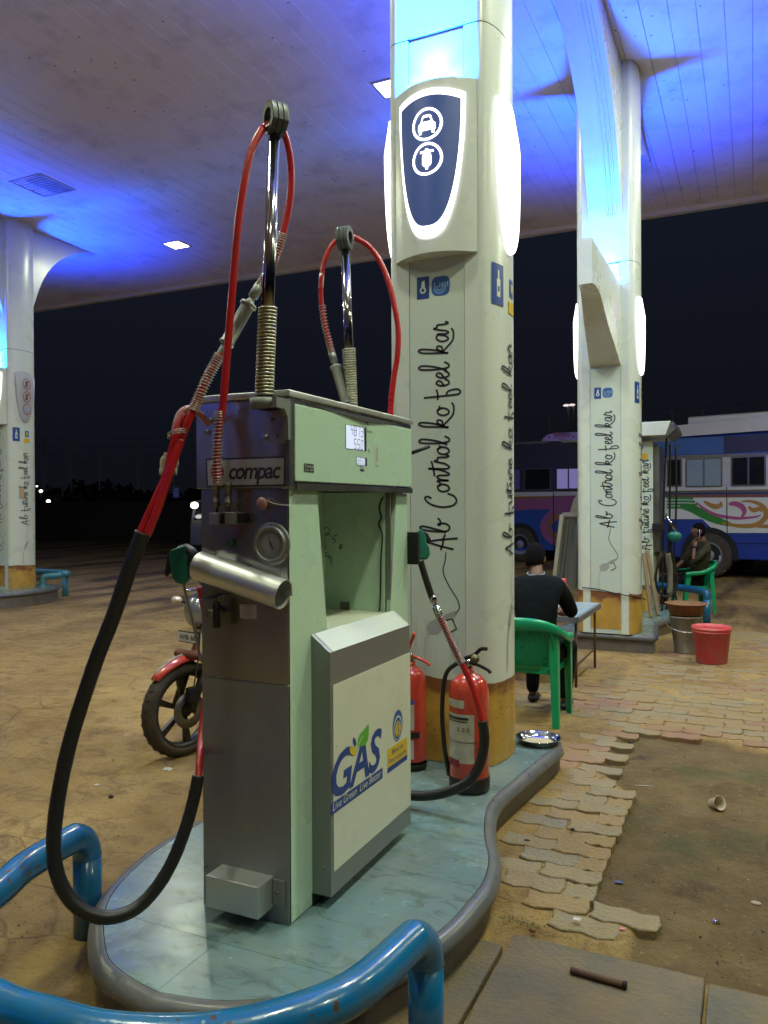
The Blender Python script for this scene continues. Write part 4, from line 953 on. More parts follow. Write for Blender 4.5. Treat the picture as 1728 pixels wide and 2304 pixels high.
# shut off valve: hood, lever, labels
a=wy(466,1340,VN); b=wy(513,1340,VN)
mb=MB(); mb.add([(a.x,VN,a.z),(b.x,VN,b.z+.012),(b.x-.008,VN-.06,b.z-.004),(a.x+.012,VN-.06,a.z-.006)],[(0,1,2,3)]); mb.build('valve_hood',M['blackm'],D,fix=False)
c=wy(492,1376,VN); mb=MB(); mb.lathe([(0,.05),(.014,.05),(.014,.01),(.02,.01),(.02,0)],c,16,rx_); mb.build('valve_stem',M['steel_dark'],D)
lv=[wy(486,1352,VN-.05),wy(487,1366,VN-.052),wy(487,1390,VN-.056),wy(487,1412,VN-.058)]
mb=MB(); mb.tube(catmull(lv,5),[.008+.006*min(1,i/4) for i in range(16)],10); mb.build('valve_lever',M['black'],D)
text('ON','valve_lettering',M['ink'],D,wy(494,1350,VN-.001),(1,0,0),(0,0,1),.014,width=.014); sq([(491,1339),(505,1341),(505,1353),(491,1352)],'valve_label',MATS['plate_silver'],.0005)
text('OFF','valve_lettering',M['ink'],D,wy(465.5,1376,VN-.001),(1,0,0),(0,0,1),.014,width=.021)
sq([(539,1360),(577,1361),(577,1392),(556,1393),(540,1390)],'notice_label',mat('notice_white',(.62,.58,.55),.6),.0006)
for i,s_ in enumerate(('EMERGENCY','ISOLATION','VALVE. USE IN','EMERGENCY','ONLY')):
    w={0:.036,1:.03,2:.046,3:.036,4:.016}[i]
    p=wy(558,1366.5+i*6.3,VN-.0012); text(s_,'notice_lettering',MATS['orange_print'],D,(p.x-w/2,p.y,p.z),(1,0,0),(0,0,1),.009,width=w)
# low cable cover box
MB().box((-1.737,2.215,.222),(-1.517,2.312,.332)).build('cable_cover',M['alu'],D,bevel=.003)
MB().box((-1.515,2.302,.235),(-1.468,2.309,.325)).build('cover_flange',M['steel'],D)
screw(624,2009,.007,VN-.008); screw(463,1950,.007,VN)
MB().box((-1.72,2.313,ZI),(-1.50,2.45,ZI+.003)).build('cable_slot',M['blackm'],D)
# hose masts
def mast(base,top,bdir,nm='hose_mast'):
    base=Vector(base);top=Vector(top);d=(top-base).normalized()
    L=(top-base).length
    s=MB(); s.cyl(base+d*.0,top,.0215,n=20); m_=s.build(nm,M['chrome'],D)
    # spring
    k=(base-Vector((0,0,0)))
    turns=26; h=.30; P=[];a_=d.orthogonal().normalized();b_=d.cross(a_)
    for i in range(turns*12+1):
        a=2*math.pi*i/12; P.append(base-d*.02+d*(h*i/(turns*12))+(a_*math.cos(a)+b_*math.sin(a))*.0285)
    s=MB(); s.tube(P,.0052,6); s.build('mast_spring',mat('spring_steel',(.34,.33,.25),.35,.8,.2,20),m_)
    s=MB(); s.cyl(base-d*.02,base+d*.28,.024,n=16); s.build('spring_core',M['blackm'],m_)
    # roller head: chunky octagonal eyelet, axis along bdir
    c=top+d*.065; ax=Vector(bdir).normalized(); u_=ax.cross(d).normalized(); w_=u_.cross(ax)
    for off,nm2 in((-.020,'clamp_half'),(.0,'clamp_half'),(.020,'clamp_half')):
        s=MB(); n=10; vs=[]
        for t_,ro,ri in((-.009,.058,.030),(.009,.058,.030)):
            for j in range(n):
                a=2*math.pi*j/n+.3; e=1.0 if (j%2) else .95
                vs.append(c+ax*(off+t_)+(u_*math.cos(a)*.92+w_*math.sin(a))*ro*e)
            for j in range(n):
                a=2*math.pi*j/n+.3; vs.append(c+ax*(off+t_)+(u_*math.cos(a)+w_*math.sin(a)*1.05)*ri)
        fs=[]
        for j in range(n):
            k2=(j+1)%n
            fs+=[(j,k2,n+k2,n+j),(2*n+j,2*n+k2,3*n+k2,3*n+j),(j,k2,2*n+k2,2*n+j),(n+j,n+k2,3*n+k2,3*n+j)]
        s.add(vs,fs); s.build(nm2,mat('clamp_plastic',(.055,.075,.08),.35),m_,bevel=.002)
    s=MB(); s.cyl(top-d*.005,top+d*.03,.016,n=12); s.build('clamp_neck',M['blackm'],m_)
    return m_
n0=wy(595,880,VN-.072); n1=wy(617.5,312,VN-.060)
mast(n0,n1,(.55,.83,0))
# bracket for near mast
br=MB(); c=wy(595,905,VN-.072)
br.cyl(c+Vector((0,0,.012)),c+Vector((0,0,-.022)),.048,n=28); br.build('mast_bracket_cup',mat('cast_grey',(.17,.185,.17),.5,.2),D)
mb=MB(); mb.prism([(VN-.10,c.z+.012),(VN-.012,c.z+.012),(VN-.012,c.z-.125),(VN-.028,c.z-.125),(VN-.03,c.z-.05),(VN-.05,c.z-.024),(VN-.10,c.z-.022)],lambda a,b,h:Vector((h,a,b)),c.x+.048,c.x+.066); mb.build('mast_bracket_web',MATS['cast_grey'],D)
MB().box((c.x-.035,VN-.075,c.z-.022),(c.x+.060,VN-.012,c.z+.012)).build('mast_bracket_shelf',MATS['cast_grey'],D)
MB().box((c.x-.045,VN-.016,c.z-.135),(c.x+.05,VN-.0125,c.z-.03)).build('mast_bracket_plate',M['steel'],D)
for dx,dz in((-.005,-.055),(-.028,-.113),(.012,-.113)):
    mb=MB(); mb.lathe([(0,.008),(.005,.008),(.0055,.004),(.0085,.003),(.0095,0)],(c.x+dx,VN-.016,c.z+dz),12,rx_); mb.build('bracket_bolt',M['steel_dark'],D)
f0=wd(790,905,3.74); f1=wd(777,568,3.70)
mast(f0-Vector((0,0,.03)),f1,(.93,.12,0))
# ---------------- hoses
def hose(pts,r,nm,m,n=12,k=6,par=D):
    mb=MB(); mb.tube(catmull([wd(*p) for p in pts],k),r,n); return mb.build(nm,m,par,fix=False)
def coil(pts,r,wire,turns,nm,m,par=D):
    P=catmull([wd(*p) for p in pts],10); n=len(P); mb=MB(); Q=[]; tot=turns*10
    nn=None
    for i in range(tot+1):
        f=i/tot*(n-1); j=min(int(f),n-2); p=P[j].lerp(P[j+1],f-j); t_=(P[j+1]-P[j]).normalized()
        if nn is None: nn=t_.orthogonal().normalized()
        nn=(nn-t_*nn.dot(t_)).normalized(); b=t_.cross(nn); a=2*math.pi*i/10
        Q.append(p+(nn*math.cos(a)+b*math.sin(a))*r)
    mb.tube(Q,wire,5); return mb.build(nm,m,par,fix=False)
M['wire']=mat('galvanised_wire',(.42,.40,.36),.3,.85)
zA=2.60
H1=hose([(487,1092,2.62),(489,1010,2.61),(494,960,2.60),(504,885,2.59),(514,760,2.585),(524,640,2.58),(535,510,2.58),(548,420,2.585),(565,340,2.60),(590,290,2.63)],.0125,'red_hose',M['red_hose'])
coil([(487,1092,2.62),(489,1010,2.61),(494,925,2.595)],.0165,.0017,24,'hose_spring_guard',M['wire'],H1)
hose([(590,290,2.63),(612,278,2.68),(634,292,2.72),(648,330,2.74),(655,385,2.76),(652,450,2.77),(638,520,2.77),(625,570,2.77),(600,618,2.76),(582,648,2.75)],.0118,'red_hose',M['red_hose'])
coil([(636,525,2.77),(612,595,2.765),(584,645,2.75)],.0165,.0017,26,'hose_spring_guard',M['wire'],H1)
# breakaway coupling
def seg(p,q,prof,nm,m,n=16):
    p=Vector(p);q=Vector(q); mb=MB(); mb.tube([p.lerp(q,t_) for t_,_ in prof],[r_ for _,r_ in prof],n); return mb.build(nm,m,D,fix=False)
c0=wd(584,642,2.75); c1=wd(494,800,2.72)
seg(c0,c1,[(0,.012),(.02,.0175),(.17,.0175),(.18,.011),(.215,.0105),(.22,.014),(.25,.014),(.26,.029),(.30,.031),(.31,.024),(.32,.0235),(.80,.0235),(.81,.027),(.84,.027),(.85,.012),(.86,.012)],'breakaway_coupling',M['steel'])
seg(c0.lerp(c1,.86),c1+(c1-c0)*.03,[(0,.011),(.1,.014),(.8,.014),(1,.012)],'hose_ferrule',M['steel'])
hose([(497,795,2.72),(480,825,2.715),(462,860,2.71),(445,900,2.70),(432,928,2.69),(420,955,2.68),(407,990,2.67)],.0135,'red_hose',M['red_hose'])
coil([(495,799,2.72),(480,825,2.715),(462,860,2.71),(445,900,2.70),(434,925,2.69)],.0185,.0018,24,'hose_spring_guard',M['wire'],H1)
# twin vent line and Y sleeve
hose([(470,955,2.80),(456,938,2.78),(440,925,2.75),(424,920,2.72),(408,928,2.70),(398,950,2.68),(393,975,2.67)],.0125,'vent_hose',mat('dusty_pink_hose',(.36,.13,.12),.35,0,.2,9))
hose([(412,932,2.70),(402,952,2.675),(395,978,2.665),(384,1020,2.66),(372,1070,2.655),(350,1120,2.65),(326,1172,2.645),(312,1205,2.64)],.0115,'red_hose',M['red_hose'])
hose([(407,990,2.67),(396,1020,2.66),(385,1050,2.655),(374,1085,2.65),(356,1140,2.645),(338,1185,2.64),(330,1205,2.64)],.0150,'red_hose',M['red_hose'])
mb=MB(); 
for dz in(-.0,.006,.012):
    cc=wd(398,980,2.668)+Vector((0,0,dz)); mb.tube([cc+Vector((.030*math.cos(a),.030*math.sin(a),.01*math.cos(a))) for a in [2*math.pi*i/16 for i in range(17)]],.0018,5)
mb.build('wire_tie',M['wire'],D,fix=False)
# cloth scrap tied to the hose
mb=MB(); c=wd(384,1043,2.72); rr=FW.cross(Vector((0,0,1)))
vs=[]
for i in range(9):
    for j in range(9):
        a=(i/8-.5); b=(j/8-.5); vs.append(c+rr*(a*.055+.010*b+.003*noise.noise((i*.9,j*.9,1)))+Vector((0,0,b*.075+.004*noise.noise((i*.7,j*.7,4))))+FW*(.010*noise.noise((i*.5,j*.5,8))))
mb.add(vs,[(i*9+j,i*9+j+1,i*9+j+10,i*9+j+9) for i in range(8) for j in range(8)],True); ob=mb.build('cloth_scrap',mat('grubby_cloth',(.48,.46,.38),.85,0,.2,30,bump=.4,bs=60),D,fix=False); sm=ob.modifiers.new('s','SOLIDIFY'); sm.thickness=.012
# black sleeved loop
BK=[(322,1198,2.64),(306,1240,2.64),(284,1300,2.63),(255,1390,2.62),(225,1460,2.61),(196,1545,2.60),(165,1640,2.58),(140,1740,2.56),(122,1850,2.54),(120,1930,2.535),(135,1990,2.53),(165,2035,2.53),(205,2060,2.54),(250,2066,2.56),(300,2050,2.60),(340,2015,2.63),(378,1960,2.66),(405,1900,2.69),(425,1840,2.72),(438,1790,2.74),(446,1745,2.76)]
P=catmull([wd(*p) for p in BK],8); nP=len(P)
for _ in range(26): P=[P[0]]+[(P[i-1]+P[i]*2+P[i+1])/4 for i in range(1,nP-1)]+[P[-1]]
mb=MB(); mb.tube(P,[(.0262-.0045*min(1,i/nP*1.25))*(1+(.035 if (i%9)<1 else 0)) for i in range(nP)],16); mb.build('black_sleeve',M['black'],D,fix=False)
hose([(446,1752,2.76),(449,1720,2.80),(451,1690,2.86),(453,1660,2.93),(459,1600,3.0),(470,1500,3.04),(464,1400,3.04),(450,1320,3.03)],.0135,'red_hose',M['red_hose'])
# green nozzle beyond the left edge
def nozzle(c,ax,up,nm='green_nozzle'):
    c=Vector(c);ax=Vector(ax).normalized();sd=ax.cross(Vector(up)).normalized();up=sd.cross(ax)
    mb=MB(); fn=lambda a,b,h:c+ax*a+up*b+sd*h
    prof=[(-.01,-.030),(.0,.026),(.03,.036),(.10,.034),(.125,.022),(.135,-.008),(.12,-.028),(.085,-.036),(.06,-.030),(.035,-.038)]
    mb.prism(prof,fn,-.020,.020); o=mb.build(nm,M['green'],D,bevel=.005)
    mb=MB(); mb.prism([(.01,.034),(.03,.046),(.085,.062),(.10,.058),(.085,.040),(.06,.036)],fn,-.012,.012); mb.build('nozzle_lever',M['blackm'],o,bevel=.003)
    mb=MB(); mb.prism([(.0,-.030),(.02,-.052),(.06,-.058),(.07,-.040),(.04,-.034)],fn,-.014,.014); mb.build('nozzle_guard',M['blackm'],o,bevel=.003)
    return o
nozzle(wd(402,1235,2.97),(wd(410,1300,2.97)-wd(402,1235,2.97)),-rr)
mb=MB(); mb.tube(catmull([wd(398,1245,3.0),wd(418,1236,2.98),wd(436,1250,2.95),wd(434,1290,2.96)],5),.020,10); mb.build('nozzle_hook',M['black'],D,fix=False)
hose([(412,1310,2.98),(420,1345,2.98),(430,1385,2.98),(441,1430,2.98),(448,1470,2.99),(456,1490,3.0)],.0055,'thin_pipe',M['steel'])
# far loop of red hose
hose([(790,532,3.80),(808,540,3.80),(832,556,3.80),(856,590,3.79),(876,640,3.77),(890,700,3.75),(896,745,3.74),(894,800,3.73),(886,850,3.72),(880,905,3.71),(878,960,3.70)],.0135,'red_hose',M['red_hose'])
hose([(768,536,3.78),(750,548,3.77),(733,578,3.76),(724,620,3.75),(722,655,3.75),(724,690,3.75),(731,730,3.745),(742,775,3.74),(747,800,3.74)],.0115,'red_hose',M['red_hose'])
hose([(724,616,3.751),(722,648,3.751)],.0125,'white_tape',M['sticker'])
coil([(725,686,3.75),(731,730,3.745),(742,775,3.74),(747,796,3.74)],.0165,.0017,20,'hose_spring_guard',M['wire'],H1)
c0=wd(746,793,3.74); c1=wd(779,905,3.72)
seg(c0,c1,[(0,.013),(.02,.0175),(.20,.0175),(.21,.012),(.26,.012),(.27,.027),(.31,.029),(.32,.024),(.98,.0235),(1,.02)],'breakaway_coupling',M['steel'])
# right-hand nozzle hanging at the far end
nz=nozzle(wd(936,1200,3.75),(wd(958,1262,3.72)-wd(936,1200,3.75)),-rr)
MB().box((UF-.04,VR+.0,1.35),(UF+.04,VR+.03,1.50)).build('nozzle_holster',M['blackm'],D,bevel=.004)
hose([(946,1262,3.72),(958,1302,3.71),(972,1345,3.70)],[.016]*13,'grip_sleeve',M['black'])
seg(wd(971,1340,3.70),wd(990,1390,3.69),[(0,.012),(.1,.017),(.3,.017),(.32,.011),(.5,.011),(.52,.018),(.9,.018),(1,.012)],'hose_fitting',M['chrome'])
hose([(985,1380,3.69),(1003,1418,3.69),(1022,1460,3.69),(1042,1500,3.685),(1062,1545,3.68),(1076,1590,3.67),(1086,1630,3.66)],.0135,'red_hose',M['red_hose'])
coil([(983,1375,3.69),(1003,1418,3.69),(1022,1460,3.69),(1038,1492,3.687)],.0175,.0019,28,'hose_spring_guard',M['wire'],H1)
P=catmull([wd(*p) for p in [(1085,1622,3.66),(1090,1660,3.65),(1084,1705,3.64),(1066,1745,3.64),(1040,1768,3.65),(1005,1782,3.68),(965,1790,3.72),(925,1790,3.76),(880,1785,3.80)]],7)
mb=MB(); mb.tube(P,.0235,14); mb.build('black_sleeve',M['black'],D,fix=False)
# ================================================================ blue crash rail around the nose
def rail(pts,r,label,m,legs):
    t=thing('guard_rail',(0,0,0),label,'guard rail')
    mb=MB(); mb.tube(catmull(pts,10),r,20,cap=False); mb.build('rail_tube',m,t,fix=False)
    for a,z0 in legs:
        mb=MB(); mb.cyl((a[0],a[1],-.05),(a[0],a[1],z0),r,n=20); mb.build('leg',m,t)
        mb=MB(); mb.lathe([(r*1.02,-.006),(r*1.04,0),(r*1.02,.006)],(a[0],a[1],z0),20); mb.build('weld_seam',m,t)
    return t
E1=wz(958,2138,.33); E0=wz(196,1900,.34)
zr=.395
def elbow(E,T,zt_,rho=.095,z0=.30):
    d=Vector((T.x-E.x,T.y-E.y,0)).normalized(); P=[(E.x,E.y,z0)]
    for k in range(6):
        a=R(90*k/5); P.append((E.x+d.x*rho*(1-math.cos(a)),E.y+d.y*rho*(1-math.cos(a)),zt_-rho+rho*math.sin(a)))
    return P
mid=[wz(*q,zr) for q in((885,2168),(820,2214),(729,2265),(580,2313),(417,2338),(230,2330),(110,2298),(0,2262),(-130,2180),(-110,2090),(0,2000),(60,1948),(118,1910))]
pr_=elbow(E1,mid[1],zr)+[(p.x,p.y,zr) for p in mid[1:-1]]+elbow(E0,mid[-2],zr)[::-1]
rail(pr_,.052,'bright blue bent pipe guard rail around the near island nose',M['blue'],[((E1.x,E1.y),.30),((E0.x,E0.y),.30)])
L1=wz(1590,1402,0); zr=.42
q=[(L1.x,L1.y,.33),(L1.x,L1.y,.38),(L1.x-.02,L1.y+.03,.415),(L1.x-.12,L1.y+.14,.43),(L1.x-.35,L1.y+.40,.43),(L1.x-.7,L1.y+.62,.43),(-1.55,L1.y+.72,.43),(-2.1,L1.y+.55,.43),(-2.45,L1.y+.2,.42),(-2.5,L1.y+.05,.39),(-2.5,L1.y,.33)]
rail(q,.052,'blue bent pipe guard rail beside the far right dispenser',M['blue'],[((L1.x,L1.y),.33),((-2.5,L1.y),.33)])
A1=wz(97,1350,0); A2=wz(118,1332,0); B1=wz(151,1291,.43); B0=wz(60,1284,.43)
q=[(A1.x,A1.y,.30),(A1.x,A1.y,.36),(A1.x+.03,A1.y+.03,.41),(A1.x+.20,A1.y+.18,.43),(B1.x-.05,B1.y-.1,.43),(B1.x,B1.y,.43),(B1.x-.15,B1.y+.12,.43),(B1.x-.5,B1.y+.16,.43),(B1.x-1.2,B1.y+.1,.43),(B1.x-1.6,B1.y-.1,.38),(B1.x-1.6,B1.y-.12,.3)]
rail(q,.055,'faded blue bent pipe guard rail beside the left pillar',M['blue_old'],[((A1.x,A1.y),.30),((B1.x-.18,B1.y+.12),.40),((B1.x-1.6,B1.y-.12),.3)])
# ================================================================ motorcycle
def motorcycle():
    fx,fy=-3.37,4.08; h=math.atan2(-.62*math.sin(YAW)-.785*math.cos(YAW),-.62*math.cos(YAW)+.785*math.sin(YAW))
    t=thing('motorcycle',(fx,fy,0),'red motorcycle parked behind the near dispenser, muddy black front wheel showing','motorcycle',rz=h)
    L=dict(local=True)
    def wheel(x,r,w,front):
        mb=MB(); n=48; prof=[]
        for i in range(15):
            a=math.pi*i/14-math.pi/2*0; prof.append((r-.062+.062*math.sin(a)**.8 if 0<a<math.pi else r-.062, -w/2*math.cos(a)))
        prof=[(r-.062,-w*.36)]+[(r-.062+.062*max(0,math.sin(math.pi*i/12))**.75,-w/2*math.cos(math.pi*i/12)) for i in range(13)]+[(r-.062,w*.36)]
        Mx=Matrix.Rotation(R(90),3,'X')
        mb.lathe(prof,(x,0,r),n,Mx); ty=mb.build('tyre',M['tyre'],t,fix=False,**L)
        mb=MB()
        for k in range(30): # tread cuts, raised lugs
            for sg in(1,-1):
                a=2*math.pi*(k+(.5 if sg>0 else 0))/30; P=[]
                for q,rad in((.006,r+.002),(.022,r-.000),(.034,r-.010)):
                    b=a+q*2.2; P.append((x+rad*math.cos(b),sg*q,r+rad*math.sin(b)))
                mb.tube(P,.003,4)
        mb.build('tread',M['blackm'],t,fix=False,**L)
        mb=MB(); mb.lathe([(r-.058,-w*.34),(r-.085,-w*.34),(r-.09,-w*.1),(r-.09,w*.1),(r-.085,w*.34),(r-.058,w*.34)],(x,0,r),n,Mx); mb.lathe([(0,-.04),(.045,-.04),(.045,.04),(0,.04)],(x,0,r),20,Mx)
        for k in range(6):
            a=2*math.pi*k/6+.35; b=a+.16
            for aa,b2 in((a,a+.10),(a,a-.10)):
                p=Vector((x+.035*math.cos(aa),0,r+.035*math.sin(aa))); q=Vector((x+(r-.085)*math.cos(b2),0,r+(r-.085)*math.sin(b2))); mb.bar(p,q,.020,.030,(0,1,0)) if aa==a and b2>a else None
            p=Vector((x+.035*math.cos(a),0,r+.035*math.sin(a))); q=Vector((x+(r-.085)*math.cos(a),0,r+(r-.085)*math.sin(a))); mb.bar(p,q,.028,.026,(0,1,0))
        mb.build('rim',M['alloy'],t,fix=False,**L)
        mb=MB(); mb.lathe([(.06,-.002),(.118,-.002),(.118,.002),(.06,.002)],(x,.058 if front else -.058,r),32,Mx); mb.build('brake_disc',M['steel_dark'],t,fix=False,**L)
    wheel(0,.305,.115,True); wheel(-1.28,.305,.12,False)
    mb=MB()
    for sg in(1,-1):
        mb.tube([(0,sg*.085,.305),(-.13,sg*.085,.60)],.027,12); 
    mb.build('fork_lower',M['alloy'],t,**L)
    mb=MB()
    for sg in(1,-1): mb.tube([(-.12,sg*.085,.58),(-.29,sg*.085,.97)],.018,12)
    mb.bar((-.20,-.11,.80),(-.20,.11,.80),.06,.04); mb.bar((-.27,-.11,.93),(-.27,.11,.93),.06,.03); mb.build('fork_tube',M['chrome'],t,**L)
    MB().box((-.03,.07,.36),(.04,.115,.46)).build('brake_caliper',M['blackm'],t,bevel=.01,**L)
    # mudguard
    mb=MB(); vs=[]; K=18
    for i in range(K+1):
        a=R(44+96*i/K); rr=.345+.02*(i/K); wd_=.062-.030*max(0,1-i/5)**1.5-.02*max(0,(i-13)/5)
        for j in range(7):
            b=(j/6-.5)*2; vs.append(((rr-.03*b*b)*math.cos(a)-.01,b*wd_,.305+(rr-.035*b*b)*math.sin(a)))
    mb.add(vs,[(i*7+j,i*7+j+1,i*7+j+8,i*7+j+7) for i in range(K) for j in range(6)],True); mg=mb.build('front_mudguard',M['red'],t,fix=False,**L); sm=mg.modifiers.new('s','SOLIDIFY'); sm.thickness=.004
    mb=MB(); vs2=[(x+.003,y*.42,z+.007) for x,y,z in vs[7:77]]; mb.add(vs2,[(i*7+j,i*7+j+1,i*7+j+8,i*7+j+7) for i in range(9) for j in range(6)],True); mb.build('mudguard_decal',mat('smoky_decal',(.20,.19,.17),.25),t,fix=False,**L)
    # head lamp unit, indicators, plate
    mb=MB(); mb.ell((-.16,0,.93),(.10,.115,.13),18,12); mb.build('headlight_cowl',M['blackm'],t,**L)
    mb=MB(); mb.ell((-.10,0,.925),(.055,.095,.10),18,12); mb.build('headlight',mat('lamp_glass',(.35,.36,.38),.05,.6),t,**L)
    for sg in(1,-1):
        mb=MB(); mb.cyl((-.17,sg*.09,.96),(-.15,sg*.20,.975),.010,n=8); st=mb.build('indicator_stalk',M['blackm'],t,**L)
        mb=MB(); mb.ell((-.13,sg*.235,.985),(.035,.045,.028),12,8); mb.build('indicator',mat('indicator_lens',(.75,.62,.52),.06,.3),t,**L)
    pl=MB().box((-.045,-.10,.735),(-.040,.10,.795)).build('number_plate',mat('plate_white',(.55,.55,.50),.5),t,**L)
    mb=MB(); mb.box((-.052,-.108,.728),(-.046,.108,.802)); mb.build('plate_frame',M['blackm'],t,**L)
    inv=PM[t]
    text('WB 68','plate_lettering',M['ink'],t,inv@Vector((-.0385,-.088,.750)),inv.to_3x3()@Vector((0,1,0)),(0,0,1),.045,width=.175,bold=.02)
    # crash guard with rusty rope wrap in front
    mb=MB(); mb.tube(catmull([(-.06,.26,.64),(-.03,.15,.66),(-.02,0,.66),(-.05,-.12,.65)],6),.028,10); mb.build('rope_wrap',mat('brown_rope',(.16,.055,.035),.9,0,.4,30,bump=.5,bs=60),t,**L)
    # handlebar, grips, mirrors
    mb=MB(); mb.tube(catmull([(-.42,.36,1.03),(-.36,.24,1.06),(-.30,.12,1.02),(-.28,0,1.0),(-.30,-.12,1.02),(-.36,-.24,1.06),(-.42,-.36,1.03)],5),.012,10); mb.build('handlebar',M['alloy'],t,**L)
    for sg in(1,-1):
        mb=MB(); mb.cyl((-.385,sg*.28,1.05),(-.43,sg*.39,1.025),.018,n=12); mb.build('grip',M['black'],t,**L)
        mb=MB(); mb.tube(catmull([(-.38,sg*.27,1.06),(-.34,sg*.31,1.15),(-.35,sg*.34,1.20)],4),.006,8); mb.ell((-.36,sg*.36,1.24),(.02,.065,.045),14,8); mb.build('mirror',M['blackm'],t,**L)
        mb=MB(); mb.tube(catmull([(-.40,sg*.33,1.04),(-.30,sg*.35,1.03),(-.33,sg*.22,1.03)],4),.006,6); mb.build('lever',M['chrome'],t,**L)
    mb=MB(); mb.tube(catmull([(-.36,.2,1.03),(-.18,.10,1.0),(-.12,.05,.85),(-.05,.09,.62),(0,.085,.36)],6),.005,6); mb.build('brake_cable',M['steel_dark'],t,**L)
    # tank, seat, tail, frame, engine, exhaust
    mb=MB(); mb.ell((-.56,0,.80),(.27,.15,.14),22,14); mb.build('fuel_tank',M['red'],t,**L)
    mb=MB(); mb.ell((-1.02,0,.80),(.36,.13,.06),22,10); mb.build('saddle',M['black'],t,**L)
    mb=MB(); mb.prism([(-.85,.56),(-.75,.74),(-1.45,.84),(-1.5,.78),(-1.1,.66)],lambda a,b,h:Vector((a,h,b)),-.12,.12); mb.build('side_cover',M['red'],t,bevel=.02,**L)
    mb=MB(); mb.box((-.80,-.13,.22),(-.45,.13,.46)); mb.cyl((-.55,0,.42),(-.47,0,.64),.085,.08,16)
    mb.build('engine',M['alloy'],t,bevel=.02,**L)
    mb=MB(); 
    for k in range(6): mb.lathe([(.10,-.004),(.10,.004)],(-.54+k*.012,0,.45+k*.032),18)
    mb.build('cooling_fins',M['alloy'],t,**L)
    mb=MB(); mb.tube(catmull([(-.27,0,.92),(-.34,0,.68),(-.36,0,.4),(-.5,0,.2)],5),.022,10); mb.tube(catmull([(-.28,0,.88),(-.6,0,.70),(-.85,0,.62),(-1.4,0,.78)],5),.02,10); mb.tube([(-.82,.0,.30),(-1.28,.10,.305)],.022,10); mb.tube([(-.82,.0,.30),(-1.28,-.10,.305)],.022,10); mb.build('frame',M['blackm'],t,**L)
    mb=MB(); mb.tube(catmull([(-.44,-.05,.50),(-.36,-.10,.34),(-.52,-.15,.17),(-.85,-.17,.20)],6),.018,10); mb.tube([(-.85,-.17,.20),(-.93,-.17,.22),(-1.45,-.18,.36)],[.02,.042,.045],16); mb.build('exhaust',M['chrome'],t,**L)
    mb=MB()
    for sg in(1,-1): mb.tube([(-1.28,sg*.13,.32),(-1.12,sg*.13,.66)],.028,12)
    mb.build('shock_absorber',M['chrome'],t,**L)
    mb=MB(); vs=[]
    for i in range(13):
        a=R(40+110*i/12)
        for j in(-1,1): vs.append((-1.28+.36*math.cos(a),j*.07,.305+.36*math.sin(a)))
    mb.add(vs,[(2*i,2*i+1,2*i+3,2*i+2) for i in range(12)],True); mb.build('rear_mudguard',M['blackm'],t,fix=False,**L)
    mb=MB(); mb.ell((-1.52,0,.80),(.03,.08,.04),12,8); mb.build('tail_light',mat('tail_red',(.4,.01,.01),.2),t,**L)
    mb=MB(); mb.tube([(-.75,.15,.24),(-.80,.26,.02)],.009,8); mb.build('side_stand',M['chrome'],t,**L)
motorcycle()
